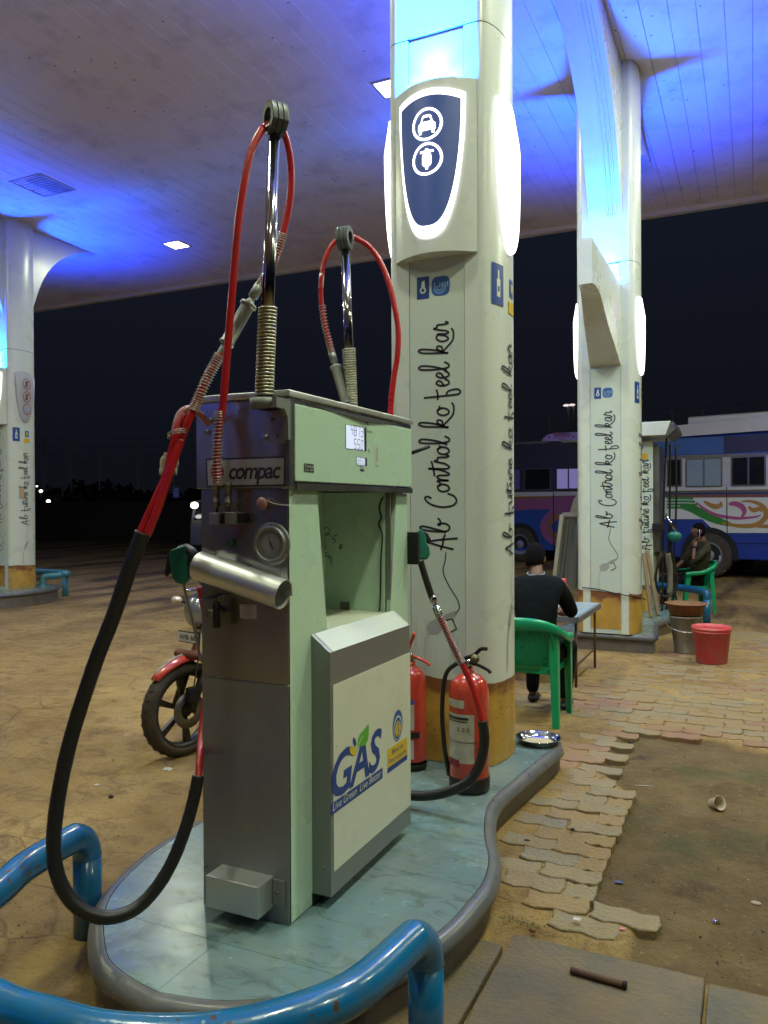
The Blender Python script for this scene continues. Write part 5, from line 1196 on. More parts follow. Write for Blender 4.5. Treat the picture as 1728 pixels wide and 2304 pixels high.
# ================================================================ extinguishers
def extinguisher(c,r,h,label,var):
    t=thing('fire_extinguisher',c,label,'fire extinguisher','fire extinguishers at the pillar foot',rz=0)
    L=dict(local=True)
    mb=MB(); mb.lathe([(r*.97,.05),(r,.06),(r,h-.10),(r*.97,h-.07),(r*.86,h-.035),(r*.62,h-.008),(r*.30,h+.004),(.026,h+.010),(.026,h+.03),(0,h+.03)],(0,0,0),36); mb.build('cylinder',M['red'],t,fix=False,**L)
    mb=MB(); mb.lathe([(0,.003),(r*.93,.003),(r*1.02,.012),(r*1.03,.075 if var==0 else .03),(r*.99,.08 if var==0 else .035)],(0,0,0),36); mb.build('foot_ring',M['black'] if var==0 else M['blackm'],t,fix=False,**L)
    mb=MB(); mb.lathe([(r*1.004,.085),(r*1.012,.088),(r*1.004,.091)],(0,0,0),36); mb.build('weld_ring',M['red'],t,fix=False,**L)
    def lab(a0,a1,z0,z1,m,nm,off=.0012):
        mb=MB(); vs=[]
        for i in range(17):
            a=R(a0+(a1-a0)*i/16); vs+=[((r+off)*math.cos(a),(r+off)*math.sin(a),z0),((r+off)*math.cos(a),(r+off)*math.sin(a),z1)]
        mb.add(vs,[(2*i,2*i+1,2*i+3,2*i+2) for i in range(16)],True); return mb.build(nm,m,t,fix=False,**L)
    f=-115 # camera-facing azimuth (deg)
    wl=mat('aged_label',(.50,.48,.40),.5,0,.12,12,dirt=(.28,.18,.12),dm=.30,ds=16)
    if var==0:
        lab(f-62,f+30,h-.155,h-.115,wl,'label_strip'); lab(f-62,f+58,h-.43,h-.185,wl,'label')
        lab(f-60,f+42,h-.212,h-.200,M['ink'],'label_heading',.002); lab(f-60,f+38,h-.224,h-.219,M['ink'],'label_heading',.002)
        for a in(8,24,38): lab(f+a,f+a+6,h-.27,h-.252,M['ink'],'label_icon',.002); lab(f+a+1,f+a+5,h-.266,h-.256,wl,'label_icon_core',.0028)
        for k in range(5): lab(f+2,f+30,h-.34-k*.013,h-.338-k*.013,M['grayink'],'label_print',.002)
        lab(f-35,f+15,.14,.175,mat('dark_red_print',(.22,.012,.01),.4),'stamp',.0016)
    else:
        lab(f-60,f+60,h-.19,h-.165,M['bpblue'],'label_heading'); lab(f-60,f+60,h-.33,h-.192,wl,'label'); lab(f-80,f+80,h-.375,h-.342,M['black'],'strap',.004); lab(f-60,f+58,h-.49,h-.385,wl,'label')
        lab(f+5,f+20,h-.29,h-.268,M['bpblue'],'label_icon',.002)
        for k in range(5): lab(f-10,f+40,h-.41-k*.014,h-.408-k*.014,M['grayink'],'label_print',.002)
    # valve, handle, lever
    mb=MB(); mb.cyl((0,0,h+.028),(0,0,h+.075),.017,n=14); mb.cyl((-.03,0,h+.05),(.03,0,h+.05),.010,n=10); v_=mb.build('valve',M['chrome'],t,**L)
    hm=M['blackm'] if var==0 else M['red']
    mb=MB(); mb.tube(catmull([(-.01,0,h+.062),(.05,-.02,h+.055),(.11,-.03,h+.035),(.125,-.035,h+.022)],5),.009,8); mb.build('carry_handle',hm,t,**L)
    mb=MB(); mb.tube(catmull([(-.02,0,h+.08),(.03,-.01,h+.10),(.07,-.02,h+.135),(.105,-.03,h+.14)],5) if var==0 else catmull([(-.02,0,h+.08),(.0,-.01,h+.12),(.02,-.02,h+.16),(.035,-.03,h+.19)],5),.010,8); mb.build('squeeze_lever',hm,t,**L)
    if var==0:
        mb=MB(); mb.lathe([(0,0),(.022,.0),(.022,.012),(0,.012)],(.045,-.03,h+.085),16,Matrix.Rotation(R(70),3,'X')); mb.build('pressure_gauge',mat('gauge_brass',(.16,.13,.06),.4,.7),t,fix=False,**L)
        mb=MB(); mb.tube(catmull([(-.02,0,h+.05),(-.07,0,h+.045),(-.125,-.01,h-.02),(-.14,-.02,h-.2),(-.125,-.03,h-.38),(-.115,-.02,h-.46),(-.108,-.01,.06)],7),.012,10); mb.build('discharge_hose',M['black'],t,fix=False,**L)
        mb=MB(); mb.lathe([(r+.002,h*.45),(r+.004,h*.452),(r+.002,h*.454)],(0,0,0),30); mb.build('hose_strap',M['blackm'],t,fix=False,**L)
    return t
p=wd(1056,1700,4.02); extinguisher((p.x,p.y,.17),.102,.59,'red fire extinguisher with black foot and hose, in front of the pillar',0)
p=wd(925,1700,4.36); extinguisher((p.x,p.y,.17),.086,.56,'smaller red fire extinguisher half hidden behind the dispenser',1)
# steel plate
t=thing('steel_plate',(-1.19,4.74,.171),'shiny steel dinner plate on the island corner behind the pillar','plate')
mb=MB(); mb.lathe([(0,.004),(.105,.004),(.118,.012),(.128,.036),(.136,.038),(.136,.034),(.131,.032),(.121,.009),(.106,.0),(0,.0)],(0,0,0),40); mb.build('dish',M['chrome'],t,fix=False,local=True)
mb=MB(); mb.lathe([(0,.0055),(.09,.006)],(0,0,0),30); mb.build('food_remains',mat('food_residue',(.42,.32,.14),.4,0,.3,60,dirt=(.5,.46,.36),dm=.45,ds=30),t,fix=False,local=True)
# ================================================================ plastic chair
def chair(loc,rz,label):
    t=thing('plastic_chair',loc,label,'chair','green moulded plastic chairs',rz=rz); L=dict(local=True,fix=False)
    def solid(o,th=.005): s=o.modifiers.new('s','SOLIDIFY'); s.thickness=th; s.offset=0; return o
    g=M['greenp']
    # seat
    mb=MB(); vs=[]
    for i in range(13):
        for j in range(13):
            a=(i/12-.5); b=j/12; w=.44-.05*(1-b); vs.append((a*w,-.20+b*.42,.425-.018*math.cos(a*math.pi)*math.sin(b*math.pi)+(.02*(b-.0)**2)-(.03*(b>.95))))
    mb.add(vs,[(i*13+j,i*13+j+1,i*13+j+14,i*13+j+13) for i in range(12) for j in range(12)],True); solid(mb.build('seat',g,t,**L))
    mb=MB(); per=[(-.195,-.20,.40),(-.22,.22,.40),(.22,.22,.40),(.195,-.20,.40)]
    for p,q in zip(per,per[1:]+per[:1]): mb.bar(p,q,.006,.045)
    mb.build('seat_apron',g,t,**L)
    # back: curved lattice panel
    mb=MB(); vs=[]; NI,NJ=20,12
    def bp(a,b): # a -1..1 across, b 0..1 up
        w=.165+.045*b; z=.40+.345*b; y=-.215-.10*b+.055*(a*a)
        return Vector((a*w,y-.012*(1-a*a),z))
    for i in range(NI+1):
        for j in range(NJ+1):
            p=bp(-1+2*i/NI,j/NJ); vs.append(p)
    mb.add(vs,[(i*(NJ+1)+j,i*(NJ+1)+j+1,(i+1)*(NJ+1)+j+1,(i+1)*(NJ+1)+j) for i in range(NI) for j in range(NJ)],True); solid(mb.build('back_panel',g,t,**L))
    mb=MB()
    for k in range(-12,13):
        for sg in(1,-1):
            P=[]
            for i in range(14):
                b=.12+.78*i/13; a=k*.155+sg*b*1.35-(sg*.68)
                if abs(a)<.9: P.append(bp(a,b)+Vector((0,-.004,0)))
            if len(P)>2: mb.tube([q+Vector((0,-.003,0)) for q in P],.0048,5)
    mb.build('back_lattice',g,t,**L)
    # top rail sweeping into arm rests
    P=[(-.27,.18,.625),(-.285,.08,.64),(-.29,-.05,.65),(-.275,-.19,.70),(-.22,-.29,.755),(-.11,-.335,.785),(0,-.345,.79),(.11,-.335,.785),(.22,-.29,.755),(.275,-.19,.70),(.29,-.05,.65),(.285,.08,.64),(.27,.18,.625)]
    C_=catmull(P,5); vs=[]; n=len(C_)
    for i,p in enumerate(C_):
        tt=(C_[min(i+1,n-1)]-C_[max(i-1,0)]).normalized(); out=tt.cross(Vector((0,0,1))).normalized(); f=abs(i/(n-1)-.5)*2; back=max(0,1-f*2.2)
        top=p+Vector((0,0,.012)); flat=.055*(1-back)+.020*back; drop=.045*(1-back)+.085*back
        inn=-out if (out.x*p.x+out.y*(p.y+.02))>0 else out
        vs+=[p+inn*flat+Vector((0,0,.0)),top+inn*flat*.5,top,p-inn*.006-Vector((0,0,.01)),p-inn*.008-Vector((0,0,drop))]
    mb=MB(); mb.add(vs,[(i*5+j,i*5+j+1,i*5+j+6,i*5+j+5) for i in range(n-1) for j in range(4)],True); solid(mb.build('arm_rail',g,t,**L))
    # legs: angle-section blades
    def leg(top,foot,w0,w1,sx,sy):
        mb=MB(); T=Vector(top);Fo=Vector(foot); vs=[]
        for k in range(6):
            f=k/5; c=T.lerp(Fo,f); w=w0+(w1-w0)*f
            vs+=[c+Vector((-sx*w,0,0)),c,c+Vector((0,-sy*w,0))]
        mb.add(vs,[(3*k+j,3*k+j+1,3*k+4+j,3*k+3+j) for k in range(5) for j in range(2)],False); solid(mb.build('leg',g,t,**L),.007)
    for sx in(1,-1):
        leg((sx*.245,-.235,.70),(sx*.262,-.275,0),.065,.045,sx,-1)
        leg((sx*.268,.165,.635),(sx*.255,.23,0),.07,.045,sx,1)
    # side stretch of the rear between leg and back panel
    mb=MB()
    for sx in(1,-1): mb.tube(catmull([(sx*.20,-.285,.72),(sx*.225,-.245,.60),(sx*.19,-.215,.45),(sx*.17,-.215,.41)],4),.011,8)
    mb.build('back_side_rail',g,t,**L)
    return t
chair((-1.535,5.93,0),0,'green plastic armchair seen from behind, beside the nearest pillar')
PH=math.atan2(-.425,-.905)-math.pi/2
chair((-.86,12.85,-.03),PH,'green plastic armchair in front of the blue and white bus')
# ================================================================ people
def skinmesh(name,m,par,J,E,rad,root,sub=2,**kw):
    me=bpy.data.meshes.new(name); me.from_pydata([tuple(p) for p in J],E,[]); me.materials.append(m)
    o=bpy.data.objects.new(name,me); COL.objects.link(o); o.parent=par; PM[o]=PM[par].copy()
    s=o.modifiers.new('skin','SKIN'); s.use_smooth_shade=True
    if not me.skin_vertices: 
        bpy.context.view_layer.objects.active=o
    sv=me.skin_vertices[0].data if me.skin_vertices else None
    if sv:
        for i,r_ in enumerate(rad):
            sv[i].radius=(r_,r_) if not hasattr(r_,'__len__') else r_; sv[i].use_root=(i==root)
    q=o.modifiers.new('sub','SUBSURF'); q.levels=sub; q.render_levels=sub
    return o
def skeleton(P):
    """P: dict of joints in local coords (x right, y forward). returns parts lists"""
    return P
def hand_mesh(mb,wr,dr,up,sd,grip=.8,sc=1.0):
    wr=Vector(wr);dr=Vector(dr).normalized();up=Vector(up);up=(up-dr*up.dot(dr)).normalized();s=dr.cross(up)*sd
    pal=wr+dr*.045*sc
    mb.tube([wr-dr*.02,wr+dr*.02*sc,wr+dr*.06*sc,wr+dr*.085*sc],[.027,.034,.038,.032],12)
    for k,(o,l) in enumerate(((-.030,.068),(-.010,.078),(.010,.073),(.029,.058))):
        b=wr+dr*.078*sc+s*o; P=[b]
        a=0
        for j in range(3):
            a+=grip*(.55+.1*j); P.append(P[-1]+(dr*math.cos(a)-up*math.sin(a))*l*sc/2.4)
        mb.tube(P,[.0105,.0095,.009,.007],8)
    b=wr+dr*.02-s*.03; mb.tube([b,b+dr*.03-s*.018-up*.008,b+dr*.055-s*.014-up*.03,b+dr*.066-s*.004-up*.045],[.013,.012,.010,.008],8)
def head_mesh(c,Mr,par,hair_cov,name='head'):
    """face looks along +y of Mr"""
    n,m=28,22; mb=MB(); vs=[]
    for i in range(m+1):
        th=math.pi*i/m
        for j in range(n):
            a=2*math.pi*j/n; x=math.sin(th)*math.cos(a);y=math.sin(th)*math.sin(a);z=math.cos(th)
            X=x*.074;Y=y*.098;Z=z*.118
            if z<0: X*=1+.22*z; 
            if y>0 and z<-.2: Y*=1+.02*z
            # nose, brow, chin, eyes sockets
            if y>.5:
                dn=math.exp(-((x/.16)**2+((z+.12)/.20)**2)); Y+=.024*dn
                Y+=.005*math.exp(-((z-.22)/.1)**2)
                for sx in(.38,-.38): Y-=.010*math.exp(-(((x-sx)/.18)**2+((z-.06)/.12)**2))
                Y+=.007*math.exp(-((x/.3)**2+((z+.48)/.10)**2)); Y+=.010*math.exp(-((x/.3)**2+((z+.86)/.16)**2))
            if y<-.2 and z<-.3: Y*=.85
            vs.append((X,Y,Z))
    c=Vector(c)
    mb.add([c+Mr@Vector(v) for v in vs],[(i*n+j,i*n+(j+1)%n,(i+1)*n+(j+1)%n,(i+1)*n+j) for i in range(m) for j in range(n)],True)
    for sx in(1,-1): mb.ell(c+Mr@Vector((sx*.076,-.008,-.008)),(.010,.020,.032),10,8,Mr)
    h=mb.build(name,M['skin'],par,local=True,fix=False)
    mb=MB(); vs=[]
    for i in range(15):
        th=math.pi*.80*i/14
        for j in range(n):
            a=2*math.pi*j/n; x=math.sin(th)*math.cos(a);y=math.sin(th)*math.sin(a);z=math.cos(th)
            k=1.09+.02*noise.noise((x*6,y*6,z*6))
            lim= .18 if y>0.25 else (-.35 if y>-.2 else -.78)
            if z<lim: k=.985-.05*(lim-z)
            vs.append(c+Mr@Vector((x*.074*k*1.03,y*.098*k-.006,z*.118*k+.004)))
    mb.add(vs,[(i*n+j,i*n+(j+1)%n,(i+1)*n+(j+1)%n,(i+1)*n+j) for i in range(14) for j in range(n)],True); mb.build('hair',M['hair'],par,local=True,fix=False)
    # eyes and brows
    mb=MB()
    for sx in(.027,-.027): mb.ell(c+Mr@Vector((sx,.083,.010)),(.011,.008,.007),10,6,Mr)
    mb.build('eyes',mat('eye_white',(.5,.48,.45),.2),par,local=True)
    mb=MB()
    for sx in(.027,-.027): mb.tube([c+Mr@Vector((sx-.017,.083,.026)),c+Mr@Vector((sx,.092,.032)),c+Mr@Vector((sx+.017,.083,.027))],.0035,6)
    mb.tube([c+Mr@Vector((-.022,.088,-.056)),c+Mr@Vector((0,.098,-.054)),c+Mr@Vector((.022,.088,-.056))],.003,6)
    mb.build('eyebrows_and_moustache',M['hair'],par,local=True)
def person(loc,rz,label,pose,top,bottom,headrot,bare=False):
    t=thing('person',loc,label,'person',rz=rz); P={k:Vector(v) for k,v in pose.items()}
    # body: one continuous skinned figure
    order=['pelvis','waist','chest','neck0','neck1','headc','shL','elL','wrL','shR','elR','wrR','hipL','knL','anL','toeL','hipR','knR','anR','toeR']
    ix={k:i for i,k in enumerate(order)}
    ed=[('pelvis','waist'),('waist','chest'),('chest','neck0'),('neck0','neck1'),('neck1','headc'),('chest','shL'),('shL','elL'),('elL','wrL'),('chest','shR'),('shR','elR'),('elR','wrR'),('pelvis','hipL'),('hipL','knL'),('knL','anL'),('anL','toeL'),('pelvis','hipR'),('hipR','knR'),('knR','anR'),('anR','toeR')]
    rad={'pelvis':.09,'waist':.08,'chest':.085,'neck0':.058,'neck1':.052,'headc':.05,'sh':.045,'el':.034,'wr':.026,'hip':.07,'kn':.05,'an':.036,'toe':.03}
    rd=[rad.get(k) or rad[k[:-1]] for k in order]
    skinmesh('body',M['skin'],t,[P[k] for k in order],[(ix[a],ix[b]) for a,b in ed],rd,0)
    # shirt
    so=['pelvis','waist','chest','neck0','shL','elL','shR','elR','mL','mR']; P['mL']=P['elL'].lerp(P['wrL'],.55 if bare is False else .12); P['mR']=P['elR'].lerp(P['wrR'],.55 if bare is False else .12)
    ix={k:i for i,k in enumerate(so)}
    J=[P[k] for k in so]; J[0]=P['pelvis']+Vector((0,0,-.02)); J[4]=P['shL']; 
    e=[(0,1),(1,2),(2,3),(2,4),(4,5),(2,6),(6,7),(5,8),(7,9)]
    skinmesh('shirt',top,t,J,e,[(.155,.125),(.15,.12),(.17,.135),.062,.078,.060,.078,.060,.052,.052],0)
    if bottom is not None:
        bo=['pelvis','hipL','knL','anL','hipR','knR','anR']; J=[P[k] for k in bo]; 
        skinmesh('trousers',bottom,t,J,[(0,1),(1,2),(2,3),(0,4),(4,5),(5,6)],[(.14,.12),.10,.072,.055,.10,.072,.055],0)
    for s_,sg in(('L',-1),('R',1)):
        mb=MB(); a=P['an'+s_]; b=P['toe'+s_]; d=(b-a); d.z=0; d.normalize(); c=a+d*.06; c.z=.035
        mb.ell(c,(.048,.13,.035),14,8,Matrix.Rotation(math.atan2(d.y,d.x)-math.pi/2,3,'Z')); mb.build('shoe',M['blackm'],t,local=True)
    for s_,sg in(('L',-1),('R',1)):
        mb=MB(); w=P['wr'+s_]; d=w-P['el'+s_]; hd=P.get('hand'+s_); 
        hand_mesh(mb,w,hd-w if hd else d,P.get('palm'+s_,Vector((0,0,1))),sg,.8); mb.build('hand',M['skin'],t,local=True,fix=False)
    head_mesh(P['headc'],headrot,t,1)
    return t
# sitter at the table, seen from behind (x right, y forward)
pose1=dict(pelvis=(0,-.04,.50),waist=(-.01,.02,.68),chest=(-.03,.10,.90),neck0=(-.05,.16,1.06),neck1=(-.06,.19,1.12),headc=(-.085,.25,1.195),
 shL=(-.20,.10,1.00),elL=(-.25,.28,.78),wrL=(-.16,.46,.74),shR=(.14,.08,1.00),elR=(.20,.26,.78),wrR=(.10,.47,.74),handL=(-.08,.54,.75),handR=(.03,.54,.75),
 hipL=(-.10,.02,.48),knL=(-.15,.44,.50),anL=(-.15,.40,.07),toeL=(-.16,.55,.03),hipR=(.10,.02,.48),knR=(.15,.44,.50),anR=(.14,.26,.07),toeR=(.15,.40,.03))
person((-1.50,5.98,0),0,'person in a dark shirt sitting in the near green chair, back turned, head bowed',pose1,M['tee'],M['trouser'],Matrix.Rotation(R(-28),3,'X'),bare=True)
t_=[o for o in COL.objects if o.name.startswith('person') and o.parent is None][-1]
mb=MB(); mb.tube([Vector((-.055,.150,1.095))+Vector((.068*math.cos(a),.066*math.sin(a),.012*math.sin(a)-.01)) for a in [2*math.pi*i/20 for i in range(21)]],.0045,6); mb.build('collar_piping',M['bluepale'],t_,local=True,fix=False)
pose2=dict(pelvis=(0,-.06,.52),waist=(0,-.14,.70),chest=(.0,-.19,.92),neck0=(.0,-.18,1.09),neck1=(0,-.16,1.15),headc=(.0,-.11,1.25),
 shL=(-.19,-.19,1.03),elL=(-.27,.08,.80),wrL=(-.20,.03,1.02),shR=(.19,-.19,1.03),elR=(.26,.02,.78),wrR=(.12,.22,.66),handL=(-.13,-.03,1.13),handR=(.06,.30,.63),palmL=(1,0,0),
 hipL=(-.10,.0,.50),knL=(-.16,.42,.50),anL=(-.16,.50,.07),toeL=(-.16,.65,.03),hipR=(.10,.0,.50),knR=(.16,.42,.50),anR=(.18,.56,.07),toeR=(.18,.70,.03))
pr2=person((-.86,12.85,-.03),PH,'person in camouflage clothes holding a phone to the ear in the far green chair',pose2,M['camo'],M['trouser'],Matrix.Rotation(R(8),3,'X'),bare=True)
mb=MB(); mb.tube([Vector((-.205,.035,1.0)),Vector((-.2,.03,1.02))],.034,14); mb.build('wristwatch',M['blackm'],pr2,local=True)
tp=thing('mobile_phone',PM[pr2]@Vector((-.10,-.09,1.215)),'pale lit mobile phone held to the ear of the camouflage-clad person','phone')
mb=MB(); mb.box((-.006,-.03,-.055),(.006,.03,.055),Matrix.Rotation(R(35),4,'X')); mb.build('case',mat('phone_lit',(.4,.4,.6),.3,emit=(.35,.33,.8),es=.18),tp,local=True)
mb=MB(); mb.box((.0065,-.028,-.06),(.008,.028,.06),Matrix.Rotation(R(35),4,'X')); mb.build('screen',M['glass'],tp,local=True)
# ================================================================ table
T=thing('folding_table',(-1.85,7.5,0),'low folding table with a blue-stained top and rusty legs, beside the seated person','table')
zt=.645
x0,x1,y0,y1=-2.25,-1.40,6.95,8.02
MB().box((x0,y0,zt-.02),(x1,y1,zt)).build('table_top',mat('blue_stained_top',(.10,.22,.42),.45,0,.25,8,dirt=(.42,.42,.32),dm=.42,ds=6,bump=.1,bs=30),T,bevel=.004)
mb=MB(); c=[(x0,y0),(x1,y0),(x1,y1),(x0,y1)]
for a,b in zip(c,c[1:]+c[:1]): mb.bar((*a,zt-.03),(*b,zt-.03),.045,.05)
mb.build('edge_band',mat('grey_vinyl_edge',(.12,.13,.14),.4,0,.3,15),T)
for a,b in((x1-.03,y0+.10),(x1-.03,y1-.05),(x0+.04,y0+.10),(x0+.04,y1-.05),(x1-.10,y0+.30),):
    if (a,b)==(x1-.10,y0+.30):
        mb=MB(); mb.cyl((x1-.05,y0+.12,.08),(x1-.15,y0+.55,.30),.010,n=8); mb.cyl((x1-.04,y0+.1,.18),(x1-.04,y1-.05,.18),.010,n=8); mb.build('brace',M['rustdark'],T); continue
    mb=MB(); mb.cyl((a,b,0),(a,b,zt-.03),.012,n=10); mb.build('leg',M['rustdark'],T)
t=thing('plastic_packet',(-1.60,7.30,zt+.001),'crumpled white and red plastic packet lying on the blue table','packet')
mb=MB(); vs=[]
for i in range(8):
    for j in range(6): vs.append(((i/7-.5)*.24,(j/5-.5)*.17,.012+.018*noise.noise((i*.8,j*.9,2))*1.2+.012*math.sin(math.pi*i/7)))
mb.add(vs,[(i*6+j,i*6+j+1,i*6+j+7,i*6+j+6) for i in range(7) for j in range(5)],True); mb.build('wrapper',mat('packet_white',(.6,.58,.58),.35),t,local=True,fix=False)
mb=MB(); mb.add([(a+0,b*.4-.04,c_+.002) for a,b,c_ in vs[6:42]],[(i*6+j,i*6+j+1,i*6+j+7,i*6+j+6) for i in range(5) for j in range(5)],True); mb.build('red_print',mat('packet_red',(.55,.04,.02),.35),t,local=True,fix=False)
t=thing('flask',(-1.72,7.88,zt),'small red flask standing at the far end of the table','flask')
mb=MB(); mb.lathe([(0,0),(.045,0),(.048,.02),(.048,.15),(.035,.18),(.02,.19)],(0,0,0),20); mb.build('flask_body',M['redp'],t,local=True,fix=False)
mb=MB(); mb.lathe([(.026,.185),(.028,.19),(.028,.235),(.02,.245),(0,.245)],(0,0,0),20); mb.build('flask_cap',M['redp'],t,local=True,fix=False)
# ================================================================ leaning boards left of the second pillar
def board(P,d,nm,m,par,th=.04):
    mb=MB(); n=len(P); mb.add([Vector(p) for p in P]+[Vector(p)+Vector(d)*th for p in P],[tuple(range(n)),tuple(range(n,2*n))[::-1]]+[(i,(i+1)%n,n+(i+1)%n,n+i) for i in range(n)]); return mb.build(nm,m,par,fix=True)
t=thing('leaning_board',(-2.1,9.3,.0),'tall grey board with a rounded shoulder leaning behind the second pillar','board')
bp0=wd(1250,1330,9.75)
def wq(px,py,D=9.75): return wd(px,py,D)
P=[wq(*q) for q in((1243,1330),(1262,1180),(1276,1170),(1283,1150),(1290,1125),(1300,1112),(1330,1108),(1345,1110),(1345,1330))]
board(P,(.3,.95,0),'outer_shell',M['cream'],t,.05)
t=thing('framed_panel',(-2.0,9.2,.0),'framed grey panel leaning in front of the taller board','board')
P=[wq(*q,9.5) for q in((1250,1325),(1268,1162),(1330,1160),(1330,1325))]; board(P,(.3,.95,0),'panel_back',mat('panel_grey_green',(.20,.20,.14),.6,0,.2,6),t,.02)
mb=MB()
Q=[wq(*q,9.46) for q in((1246,1328),(1266,1158),(1332,1156),(1332,1328))]
for a,b in((0,1),(1,2),(2,3)): mb.bar(Q[a],Q[b],.05,.05,(.3,.95,0))
mb.build('panel_frame',M['cream'],t)
mb=MB(); mb.bar(wq(1262,1320,9.44),wq(1279,1170,9.44),.03,.03,(.3,.95,0)); mb.bar(wq(1296,1320,9.44),wq(1300,1170,9.44),.02,.03,(.3,.95,0)); mb.build('panel_rib',mat('rib_dark',(.08,.08,.065),.6),t)
# ================================================================ buckets and pan
p=wd(1601,1460,8.08); t=thing('red_bucket',(p.x,p.y,0),'faded red plastic bucket on the paving at right','bucket')
mb=MB(); mb.lathe([(0,.004),(.145,.0),(.150,.006),(.182,.315),(.190,.316),(.190,.325),(.185,.328),(.187,.345),(.196,.346),(.196,.356),(.190,.36),(.192,.372),(.186,.372),(.178,.33),(.143,.012),(0,.012)],(0,0,0),40); mb.build('tub',M['redp'],t,local=True,fix=False)
p=wd(1543,1440,8.62); t=thing('metal_bucket',(p.x,p.y,0),'dull galvanised metal bucket behind the red bucket','bucket')
mb=MB(); mb.lathe([(0,.0),(.118,.0),(.122,.012),(.118,.02),(.165,.385),(.173,.39),(.173,.405),(.163,.405),(.112,.03),(0,.03)],(0,0,0),40); mb.build('pail',mat('galvanised_dull',(.30,.29,.25),.45,.7,.2,9,dirt=(.20,.16,.10),dm=.4,ds=8),t,local=True,fix=False)
mb=MB(); mb.tube(catmull([(-.17,0,.37),(-.19,-.07,.31),(-.10,-.185,.27),(.04,-.20,.25),(.16,-.12,.28),(.172,0,.36)],6),.006,8); mb.build('bail_handle',M['wire'],t,local=True,fix=False)
tp=thing('rusty_pan',(t.location.x-.0,t.location.y+.02,.405),'rusty brown iron pan resting on the metal bucket','pan')
mb=MB(); mb.lathe([(0,.0),(.145,.0),(.165,.012),(.205,.125),(.225,.130),(.225,.137),(.200,.134),(.158,.02),(0,.01)],(0,0,0),40); mb.build('pan_bowl',mat('rusty_pan_iron',(.24,.115,.04),.7,0,.4,14,dirt=(.12,.05,.025),dm=.4,ds=12,bump=.2,bs=50),tp,local=True,fix=False)
# ================================================================ second dispenser (behind the second pillar)
t=thing('pump_dispenser',(-1.45,11.2,.2),'tall white pump with an overhanging hood and black hoses, behind the second pillar','pump')
def b2(a,b,nm,m,bev=.006): return MB().box(a,b).build(nm,m,t,bevel=bev)
b2((-1.78,10.92,.55),(-1.20,11.6,2.46),'cabinet',M['print']); b2((-1.72,10.97,.2),(-1.26,11.55,.56),'pedestal',M['white']); 
b2((-1.74,10.955,.2),(-1.24,10.965,.50),'painted_base',M['yellow'],0)
b2((-1.198,10.96,1.0),(-1.12,11.55,2.40),'side_module',M['steel_dark'])
mb=MB(); mb.prism([(-2.0,2.52),(-1.02,2.52),(-.96,2.70),(-2.05,2.70)],lambda a,b,h:Vector((a,h,b)),10.72,11.8); mb.build('hood',M['white'],t,bevel=.01)
mb=MB(); mb.prism([(-1.015,2.50),(-.90,2.60),(-.93,2.69),(-1.0,2.69)],lambda a,b,h:Vector((a,h,b)),10.74,11.78); mb.build('hood_end',M['steel_dark'],t)
sc=.00078
hand('Ab future ko feel kar',lambda a,b:(Vector((-1.255-b*sc,10.916,1.02+a*sc)),Vector((0,-1,0))),.011).build('slogan',M['ink'],t,fix=False)
b2((-1.50,10.914,2.22),(-1.27,10.918,2.30),'logo_plate',M['gold'],0); b2((-1.50,10.914,2.205),(-1.27,10.918,2.216),'logo_strip',M['bpblue'],0)
mb=MB(); mb.ribbon([(-1.385+.05*math.cos(a),10.915,2.39+.055*math.sin(a)) for a in [2*math.pi*i/20 for i in range(21)]],.022,(0,-1,0)); mb.build('logo_roundel',M['bpblue'],t,fix=False)
for k,P in enumerate(([(1500,985,10.6),(1497,1040,10.6),(1494,1120,10.6),(1492,1240,10.6),(1490,1375,10.55)],[(1520,1000,10.6),(1522,1100,10.6),(1520,1180,10.6),(1516,1300,10.6),(1522,1350,10.6)],[(1508,1000,10.7),(1506,1200,10.7),(1500,1370,10.7)],[(1500,1240,10.5),(1484,1262,10.5),(1475,1300,10.5),(1484,1335,10.5),(1505,1342,10.5),(1520,1325,10.5),(1524,1290,10.5),(1512,1250,10.5),(1508,1180,10.5)])):
    mb=MB(); mb.tube(catmull([wd(*q) for q in P],6),.013 if k<3 else .016,10); mb.build('hose',M['black'],t,fix=False)
for P in ([(1490,1236,10.75),(1478,1262,10.75),(1468,1300,10.75),(1474,1330,10.75),(1480,1345,10.75)],[(1476,1235,10.8),(1466,1265,10.8),(1460,1295,10.8)],[(1502,1245,10.7),(1508,1290,10.7),(1506,1335,10.7)]):
    mb=MB(); mb.tube(catmull([wd(*q) for q in P],6),.040,10); mb.build('grey_duct',M['cream'],t,fix=False)
b2((-1.20,10.80,1.28),(-1.05,10.95,1.38),'holster',M['blackm'])
mb=MB(); c=wd(1517,1207,10.45); mb.ell(c,(.10,.05,.07),14,10); mb.build('green_nozzle',M['green'],t)
mb=MB(); mb.cyl(c+Vector((.03,0,.05)),c+Vector((-.12,.0,.30)),.02,n=10); mb.build('nozzle_spout',M['chrome'],t)
for a,b in(((1448,1245,10.2),(1466,1392,9.9)),((1456,1240,10.4),(1480,1378,10.1))):
    tt=thing('timber_stick',wd(*b),'brown timber batten leaning on the '+('front' if a[0]==1448 else 'rear')+' of the white pump','batten'); p=wd(*b); q=wd(*a); k=(p.z-.205)/(q.z-p.z); p=p-(q-p)*k
    MB().bar(p,q,.045,.03).build('batten',M['wood'],tt)
mb=MB(); mb.tube(catmull([wy(1310,1322,8.90),wy(1345,1326,8.905),wy(1380,1334,8.905),wy(1420,1342,8.905),wd(1445,1346,8.75),wd(1452,1350,8.9)],6),.006,6)
tag(mb.build('loose_wire',M['blackm'],None,fix=False),'thin dark wire tied round the foot of the second pillar','wire')
